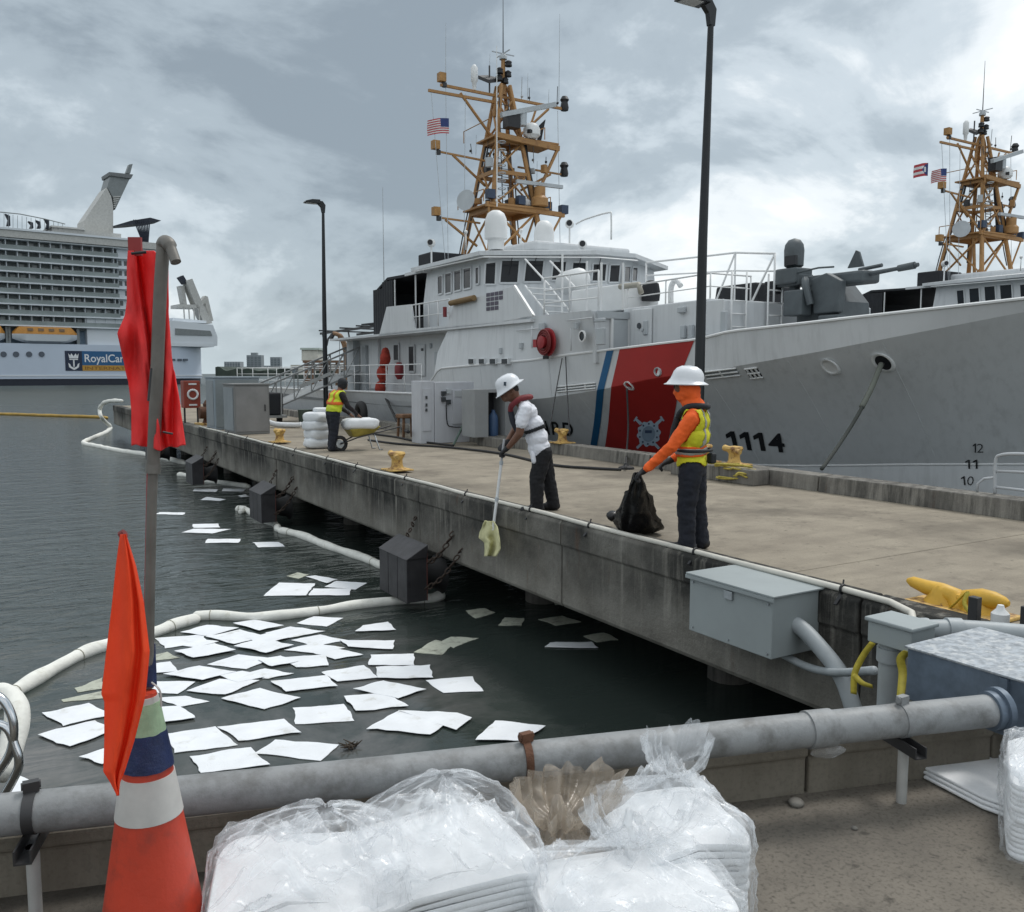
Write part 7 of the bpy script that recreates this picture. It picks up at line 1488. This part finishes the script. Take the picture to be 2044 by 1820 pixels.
def helmet(root, T_, c, tilt, mt, s_=1.0, logo=False):
    """white hard hat with full brim and raised ridges; tilt = nod angle"""
    c = V(c); n_ = 32; rings = []; q = lambda p: T_(c + Matrix.Rotation(tilt, 3, 'Y') @ (V(p) * s_))
    prof_ = [(.165, .0), (.168, .008), (.150, .018), (.128, .03), (.124, .06), (.114, .10), (.092, .135), (.055, .158), (.004, .166)]
    for r_, z in prof_:
        ring = []
        for j in range(n_):
            a = 2 * math.pi * j / n_; brim = 1.0 if z > .03 else 1 + .10 * max(0, math.cos(a)); rid = .006 * math.exp(-(math.sin(a) / .16) ** 2) if z > .05 else 0
            ring.append(q(((r_ * 1.12 * brim + rid) * math.cos(a), r_ * .93 * math.sin(a), z - (.016 * (1 + math.cos(a)) if z < .02 else 0) + rid)))
        rings.append(ring)
    b = MB(); b.loft(rings, False); o = b.build('hard_hat', mt, root, smooth=40)
    b = MB(); b.loft([[q((.122 * 1.1 * math.cos(2 * math.pi * j / n_), .122 * .92 * math.sin(2 * math.pi * j / n_), z)) for j in range(n_)] for z in (.0, .03)], False); b.build('hat_band', black_cloth, o)
    for k_ in (-1, 0, 1):
        b = MB(); pts = [q((.140 * math.cos(t) * (1 - .1 * abs(k_)), .034 * k_, .012 + .155 * math.sin(t) - .012 * abs(k_))) for t in np.linspace(.35, math.pi - .35, 14)]; b.tube(pts, .007, 6); b.build('hat_ridge', mt, o, smooth=True)
    return o, q
hat_w = mat('hard_hat_white', (.74, .76, .79), .32, var=.04, vs=6); vest_y = mat('vest_lime', (.62, .60, .02), .75, var=.10, vs=10); hv_or = mat('hi_vis_orange', (.92, .13, .015), .75, var=.10, vs=8); silver = mat('reflective_tape', (.36, .36, .33), .35, var=.1, vs=20)
navy_p = mat('dark_navy_trousers', (.010, .012, .020), .85, var=.3, vs=8, bump=.3, bs=50); boot_m = mat('black_boots', (.012, .012, .013), .55); glove_m = mat('dark_gloves', (.020, .020, .022), .75); skin_m = mat('brown_skin', (.16, .075, .045), .55, var=.10, vs=25, sub=.1); white_sh = mat('white_shirt', (.74, .75, .80), .85, var=.05, vs=6)
def legs(hip_f, hz, kn, ft, wd=.095, sg=(1, -1)):
    out_ = []
    for s_, (kf, kz), (ff, fs) in zip(sg, kn, ft):
        y = s_ * wd
        out_ += [('pants', (hip_f, y, hz), .108, (kf, y * 1.05, kz), .088), ('pants', (kf, y * 1.05, kz), .086, (ff, y * 1.1 + fs, .13), .074), ('pants', (ff, y * 1.1 + fs, .14), .076, (ff, y * 1.1 + fs, .075), .076), ('boot', (ff - .04, y * 1.1 + fs, .052), .050, (ff + .06, y * 1.1 + fs, .048), .048), ('boot', (ff + .06, y * 1.1 + fs, .045), .045, (ff + .155, y * 1.12 + fs, .038), .038)]
    return out_
E1 = V((-math.cos(YAW), math.sin(YAW), 0))          # image left
EO = V((-.60, .80, 0))
# --- worker in orange with lime vest, holding the black sack
ez = ('hood', )
pr = [('shirt', (-.02, .11, 1.26), .105, (-.02, -.11, 1.26), .105, .9), ('shirt', (-.01, .085, 1.12), .115, (-.01, -.085, 1.12), .115, .95), ('shirt', (.02, .07, .98), .112, (.02, -.07, .98), .112), ('shirt', (.01, .06, .86), .115, (.01, -.06, .86), .115), ('pants', (.0, .055, .80), .108, (.0, -.055, .80), .108),
      ('shirt', (-.02, .16, 1.31), .075, (-.02, -.16, 1.31), .075), ('hood', (.0, 0, 1.36), .072, (.045, 0, 1.47), .064), ('hood', (.045, 0, 1.52), .094, (.06, 0, 1.60), .098, 1.08), ('hood', (.11, 0, 1.50), .062, (.125, 0, 1.55), .055), ('skin', (.125, .028, 1.585), .050, (.125, -.028, 1.585), .050), ('hood', (.155, 0, 1.555), .022, (.175, 0, 1.535), .018),
      ('hood', (.0, 0, 1.40), .10, (.03, 0, 1.44), .085)]
pr += [('shirt', (-.015, .205, 1.29), .068, (.14, .235, 1.03), .056), ('shirt', (.14, .235, 1.03), .055, (.345, .20, .83), .043), ('shirt', (.335, .20, .84), .046, (.36, .197, .815), .044)]
pr += [('shirt', (-.015, -.205, 1.29), .068, (.05, -.25, 1.02), .056), ('shirt', (.05, -.25, 1.02), .054, (.20, -.19, .88), .042)]
pr += tl(hand('glove', (.385, .195, .79), (.75, -.1, -.65), 1, .012, .9)) + tl(hand('glove', (.235, -.175, .855), (.8, .3, -.45), -1, .012, .9))
pr += legs(.0, .80, ((.03, .45), (-.02, .45)), ((.02, 0), (-.06, .0)))
wo_, T1, patch = build_person('worker in orange hood and lime vest with white helmet holding a black sack', (6.27, 6.87, 1.8), EO, pr, {'skin': skin_m, 'shirt': hv_or, 'hood': hv_or, 'pants': navy_p, 'glove': glove_m, 'boot': boot_m})
tor = lambda c, r_: r_ in ('shirt',) and abs(c.y) < .215
patch('vest', lambda c, r_, k_: r_ == 'shirt' and k_ in (0, 1, 2, 3, 5) and .83 < c.z < 1.37 and not (c.z > 1.10 and c.x > .045 and False) and c.x < .09 + (.1 if c.z < 1.2 else 0) and abs(c.y) < .205, vest_y, .012)
patch('reflective_band', lambda c, r_, k_: r_ == 'shirt' and k_ in (1, 2, 3) and .955 < c.z < 1.0, silver, .018); patch('reflective_band', lambda c, r_, k_: r_ == 'shirt' and k_ in (0, 1, 5) and .09 < abs(c.y) < .13 and 1.0 < c.z < 1.40, silver, .018)
patch('vest_trim', lambda c, r_, k_: r_ == 'shirt' and k_ in (1, 2, 3) and (.935 < c.z < .953 or 1.002 < c.z < 1.02), hv_or, .0165)
helmet(wo_, T1, (.065, 0, 1.625), -.10, hat_w)
b = MB(); b.tube(smooth_path([T1(p) for p in ((.13, .03, 1.28), (.10, .12, 1.34), (.02, .155, 1.405), (-.09, .10, 1.41), (-.115, 0, 1.40), (-.09, -.10, 1.41), (.02, -.155, 1.405), (.10, -.12, 1.34), (.13, -.03, 1.28))], 4), .032, 10); b.build('life_vest_collar', black_cloth, wo_, smooth=True)
for sg in (1, -1): b = MB(); b.tube(smooth_path([T1((.13, .06 * sg, 1.30)), T1((.165, .08 * sg, 1.15)), T1((.15, .10 * sg, 1.0))], 4), .035, 10); b.build('life_vest_lobe', black_cloth, wo_, smooth=True)
b = MB(); b.tube([T1((.16 * math.cos(q) - .0, .205 * math.sin(q), .985)) for q in np.linspace(0, 2 * math.pi, 25)[:-1]], .016, 6, True); b.build('belt', black_cloth, wo_, smooth=True)
b = MB(); b.box(*[v for p in zip(T1((-.16, -.02, .90)) - V((.04, .04, .05)), T1((-.16, -.02, .90)) + V((.04, .04, .06))) for v in p]); b.build('belt_pouch', black_cloth, wo_, bevel=.02)
for sg in (1, -1): b = MB(); b.lathe(T1((.168, .032 * sg, 1.592)), [(.026, 0), (.024, .008), (.0, .012)], 12, axis=EO); b.build('sunglass_lens', mat('lens_black', (.008, .008, .009), .15), wo_, smooth=40)
# --- black sack he holds
sk = mat('black_sack_plastic', (.006, .006, .007), .30, var=.2, vs=10, bump=.5, bs=7, spec=.45, bdist=.03)
top = T1((.47, .17, .76)); ctr = V((6.42, 7.95, 0)); rings = []; n_ = 64; nn = 34
def ridge(p, k_): return (1 - abs(noise.noise(p))) ** k_
for i in range(nn + 1):
    t = i / nn; z = 1.805 + (top.z - 1.805) * (1 - t); c = top.lerp(V((ctr.x, ctr.y, z)), min(1, t ** .9)); c.z = z
    rr = .020 + .27 * t ** .95 if t < .86 else (.020 + .27 * .86 ** .95) * (1 - .35 * ((t - .86) / .14) ** 2)
    ring = []
    for a in np.linspace(0, 2 * math.pi, n_ + 1)[:-1]:
        ca, sa = math.cos(a), math.sin(a); pl = .16 * math.sin(a * 8 + 2.5 * noise.noise((ca, sa, t * 2))) * (1 - t) ** .7 + .22 * noise.noise((ca * 1.4, sa * 1.4, t * 2.6)) + .16 * (ridge((ca * 2.2, sa * 2.2, t * 5), 5) - .4)
        ring.append(c + E1 * (rr * 1.05 * ca * (1 + pl)) + V((E1.y, -E1.x, 0)) * (rr * .75 * sa * (1 + pl)) + V((0, 0, .05 * noise.noise((ca * 2, sa * 2, t * 6)) if 0 < i < nn - 2 else 0)))
    rings.append(ring)
b = MB(); b.loft(rings); o = b.build('waste_sack', sk, smooth=True); tag(o, 'black plastic waste sack standing on the pier, held by the orange worker', 'sack')
p_ = V((6.34, 8.32, 1.95)); b = MB(); b.sphere(p_, .075, 12, .8); b.v = [tuple(V(p_) + (V(q) - p_) * (1 + .5 * noise.noise((q[0] * 12, q[1] * 12, q[2] * 12)))) for q in b.v]; b.build('sack_corner', sk, o, smooth=True)
# --- worker in white T-shirt bending with a pole
pr = [('shirt', (.17, .105, 1.24), .105, (.17, -.105, 1.24), .105), ('shirt', (.20, .15, 1.30), .078, (.20, -.15, 1.30), .078), ('shirt', (.11, .085, 1.08), .122, (.11, -.085, 1.08), .122), ('shirt', (.07, .075, .93), .128, (.07, -.075, .93), .128), ('shirt', (.045, .07, .80), .128, (.045, -.07, .80), .128), ('pants', (.02, .06, .73), .118, (.02, -.06, .73), .118),
      ('skin', (.24, 0, 1.34), .062, (.31, 0, 1.42), .056), ('skin', (.36, 0, 1.46), .086, (.38, 0, 1.53), .088, 1.05), ('skin', (.425, 0, 1.42), .050, (.42, 0, 1.46), .055), ('skin', (.465, 0, 1.46), .015, (.48, 0, 1.44), .014), ('skin', (.35, .085, 1.48), .018, (.345, .085, 1.50), .018), ('skin', (.35, -.085, 1.48), .018, (.345, -.085, 1.50), .018)]
pr += [('shirt', (.20, .20, 1.28), .072, (.25, .225, 1.12), .070), ('skin', (.25, .225, 1.13), .050, (.27, .225, .99), .046), ('skin', (.27, .225, .99), .046, (.385, .14, .83), .032)]
pr += [('shirt', (.20, -.20, 1.28), .072, (.27, -.225, 1.12), .070), ('skin', (.27, -.225, 1.13), .050, (.32, -.22, 1.0), .046), ('skin', (.32, -.22, 1.0), .046, (.40, -.10, .88), .032)]
pr += tl(hand('glove', (.41, .115, .80), (.65, -.35, -.65), 1, .012, 1.2)) + tl(hand('glove', (.42, -.075, .855), (.6, .4, -.5), -1, .012, 1.2))
pr += legs(.0, .74, ((.07, .42), (-.06, .42)), ((.07, 0), (-.12, .0)))
ww, T2, patch = build_person('bending worker in white T-shirt and white helmet working a pole over the edge', (6.32, 9.85, 1.8), E1, pr, {'skin': skin_m, 'shirt': white_sh, 'pants': mat('black_trousers', (.008, .008, .010), .85, var=.3, vs=8), 'glove': glove_m, 'boot': boot_m})
o, q = helmet(ww, T2, (.375, 0, 1.545), .55, hat_w)
b = MB(); b.obox(q((.02, .118, .07)), .06, .015, .05, YAW); b.build('hat_sticker', mat('sticker_dark', (.03, .05, .07), .5), o)
b = MB(); b.tube(smooth_path([T2(p) for p in ((.37, .05, 1.25), (.36, .12, 1.32), (.28, .155, 1.40), (.17, .11, 1.43), (.14, 0, 1.43), (.17, -.11, 1.43), (.28, -.155, 1.40), (.36, -.12, 1.32), (.37, -.05, 1.25))], 4), .036, 10); b.build('life_vest_collar', mat('collar_red', (.17, .02, .025), .7, var=.3, vs=8), ww, smooth=True)
for sg in (1, -1): b = MB(); b.tube(smooth_path([T2((.37, .06 * sg, 1.26)), T2((.34, .08 * sg, 1.12)), T2((.27, .09 * sg, .98))], 4), .038, 10); b.build('life_vest_lobe', mat('lobe_navy', (.012, .014, .024), .7), ww, smooth=True)
patch('chest_strap', lambda c, r_, k_: r_ == 'shirt' and k_ in (0, 2, 3, 12) and abs(c.z - 1.03 - .42 * (.12 - c.x)) < .022, black_cloth, .010)
b = MB(); b.tube(smooth_path([T2((.10, .10, .80)), T2((.12, .15, .74)), T2((.10, .16, .62))], 4), [.03] * 4 + [.035] * 4 + [.02], 8); b.build('rag', white_sh, ww, smooth=True)
b = MB(); b.sphere(T2((.355, 0, 1.525)), .096, 16, .9); b.build('hair', mat('hair_dark', (.02, .016, .014), .8), ww, smooth=True)
# --- pole with a cloth pad on its end, reaching over the edge
top = T2((.415, .055, .93)); tip = PX(984, 1058, 5.70); o = thing('scoop_pole', tip, 'white telescopic pole with a pale yellow cloth, held over the pier edge', 'pole')
hm = T2((.455, .06, .80)); d = (tip - hm).normalized(); b = MB(); b.cyl(hm - d * .12, hm + (tip - hm) * .45, .016, n=12); b.build('grip_tube', mat('pole_grey', (.45, .46, .48), .4), o, smooth=40); b = MB(); b.cyl(hm + (tip - hm) * .18, tip, .020, n=12); b.build('white_tube', rail_white, o, smooth=40)
for t in (.18, .62): b = MB(); b.cyl(hm + (tip - hm) * t - d * .025, hm + (tip - hm) * t + d * .025, .027, n=12); b.build('pole_clamp', lightgrey, o, smooth=40)
ccl = mat('pale_yellow_cloth', (.55, .53, .30), .9, var=.12, vs=12, bump=.3, bs=40)
rows = [(1040, 968, 984, 0), (1052, 962, 992, 0), (1062, 957, 994, 0), (1074, 955, 996, 0), (1082, 966, 997, 0), (1095, 967, 998, 0), (1110, 966, 992, 0)]
vs = []; n_ = 12; m__ = 24; ks = [r[0] for r in rows]
for j in range(m__ + 1):
    v = ks[0] + (ks[-1] - ks[0]) * j / m__; l_ = float(np.interp(v, ks, [r[1] for r in rows])); r_ = float(np.interp(v, ks, [r[2] for r in rows]))
    for i in range(n_ + 1): s_ = i / n_; vs.append(PX(l_ + (r_ - l_) * s_, v, 5.68 + .05 * math.sin(s_ * 9 + j * .12) * (.4 + j / m__) + .02 * noise.noise((s_ * 5, j * .2, 2))))
b = MB(); b.add(vs, [[j * (n_ + 1) + i, (j + 1) * (n_ + 1) + i, (j + 1) * (n_ + 1) + i + 1, j * (n_ + 1) + i + 1] for j in range(m__) for i in range(n_)]); q = b.build('cloth', ccl, o, smooth=True); m = q.modifiers.new('t', 'SOLIDIFY'); m.thickness = .012
# --- far worker at the wheelbarrow, turned half away
E2 = V((math.cos(YAW) * .8 + math.sin(YAW) * .6, -math.sin(YAW) * .8 + math.cos(YAW) * .6, 0))
pr = [('shirt', (.09, .105, 1.20), .105, (.09, -.105, 1.20), .105), ('shirt', (.12, .155, 1.26), .076, (.12, -.155, 1.26), .076), ('shirt', (.05, .085, 1.05), .118, (.05, -.085, 1.05), .118), ('shirt', (.02, .075, .92), .118, (.02, -.075, .92), .118), ('pants', (.0, .06, .82), .115, (.0, -.06, .82), .115),
      ('skin', (.15, 0, 1.32), .06, (.19, 0, 1.40), .055), ('hood', (.22, 0, 1.45), .092, (.235, 0, 1.52), .096, 1.05), ('skin', (.29, 0, 1.44), .05, (.29, 0, 1.47), .05)]
for sg in (1, -1): pr += [('sleeve', (.12, .205 * sg, 1.24), .068, (.22, .235 * sg, 1.0), .054), ('sleeve', (.22, .235 * sg, 1.0), .052, (.42, .18 * sg, .84), .040), ('sleeve', (.41, .18 * sg, .85), .042, (.44, .175 * sg, .82), .040)] + tl(hand('skin', (.465, .17 * sg, .80), (.75, -.1 * sg, -.6), sg, .012, .7))
pr += legs(.0, .82, ((.04, .46), (-.02, .46)), ((.0, 0), (-.08, 0)))
wf, T3, patch = build_person('far worker in lime and orange vest and black cap leaning to the wheelbarrow', (7.0, 20.2, 1.8), E2, pr, {'skin': skin_m, 'shirt': black_cloth, 'sleeve': mat('dark_sleeve', (.014, .010, .012), .8), 'hood': black_cloth, 'pants': navy_p, 'boot': boot_m}, .014)
patch('vest', lambda c, r_, k_: r_ == 'shirt' and k_ in (0, 1, 2, 3) and .86 < c.z < 1.33, mat('vest_bright_lime', (.58, .66, .03), .7, var=.1, vs=8), .012)
patch('vest_stripe', lambda c, r_, k_: r_ == 'shirt' and k_ in (0, 1, 2, 3) and (1.03 < c.z < 1.09 or (.085 < abs(c.y) < .135 and c.z > 1.06)), mat('stripe_orange', (.75, .14, .02), .6), .018)
b = MB(); b.lathe(T3((.225, 0, 1.50)), [(.112, 0), (.112, .04), (.09, .10), (.04, .13), (.002, .135)], 16); b.build('cap', black_cloth, wf, smooth=40)
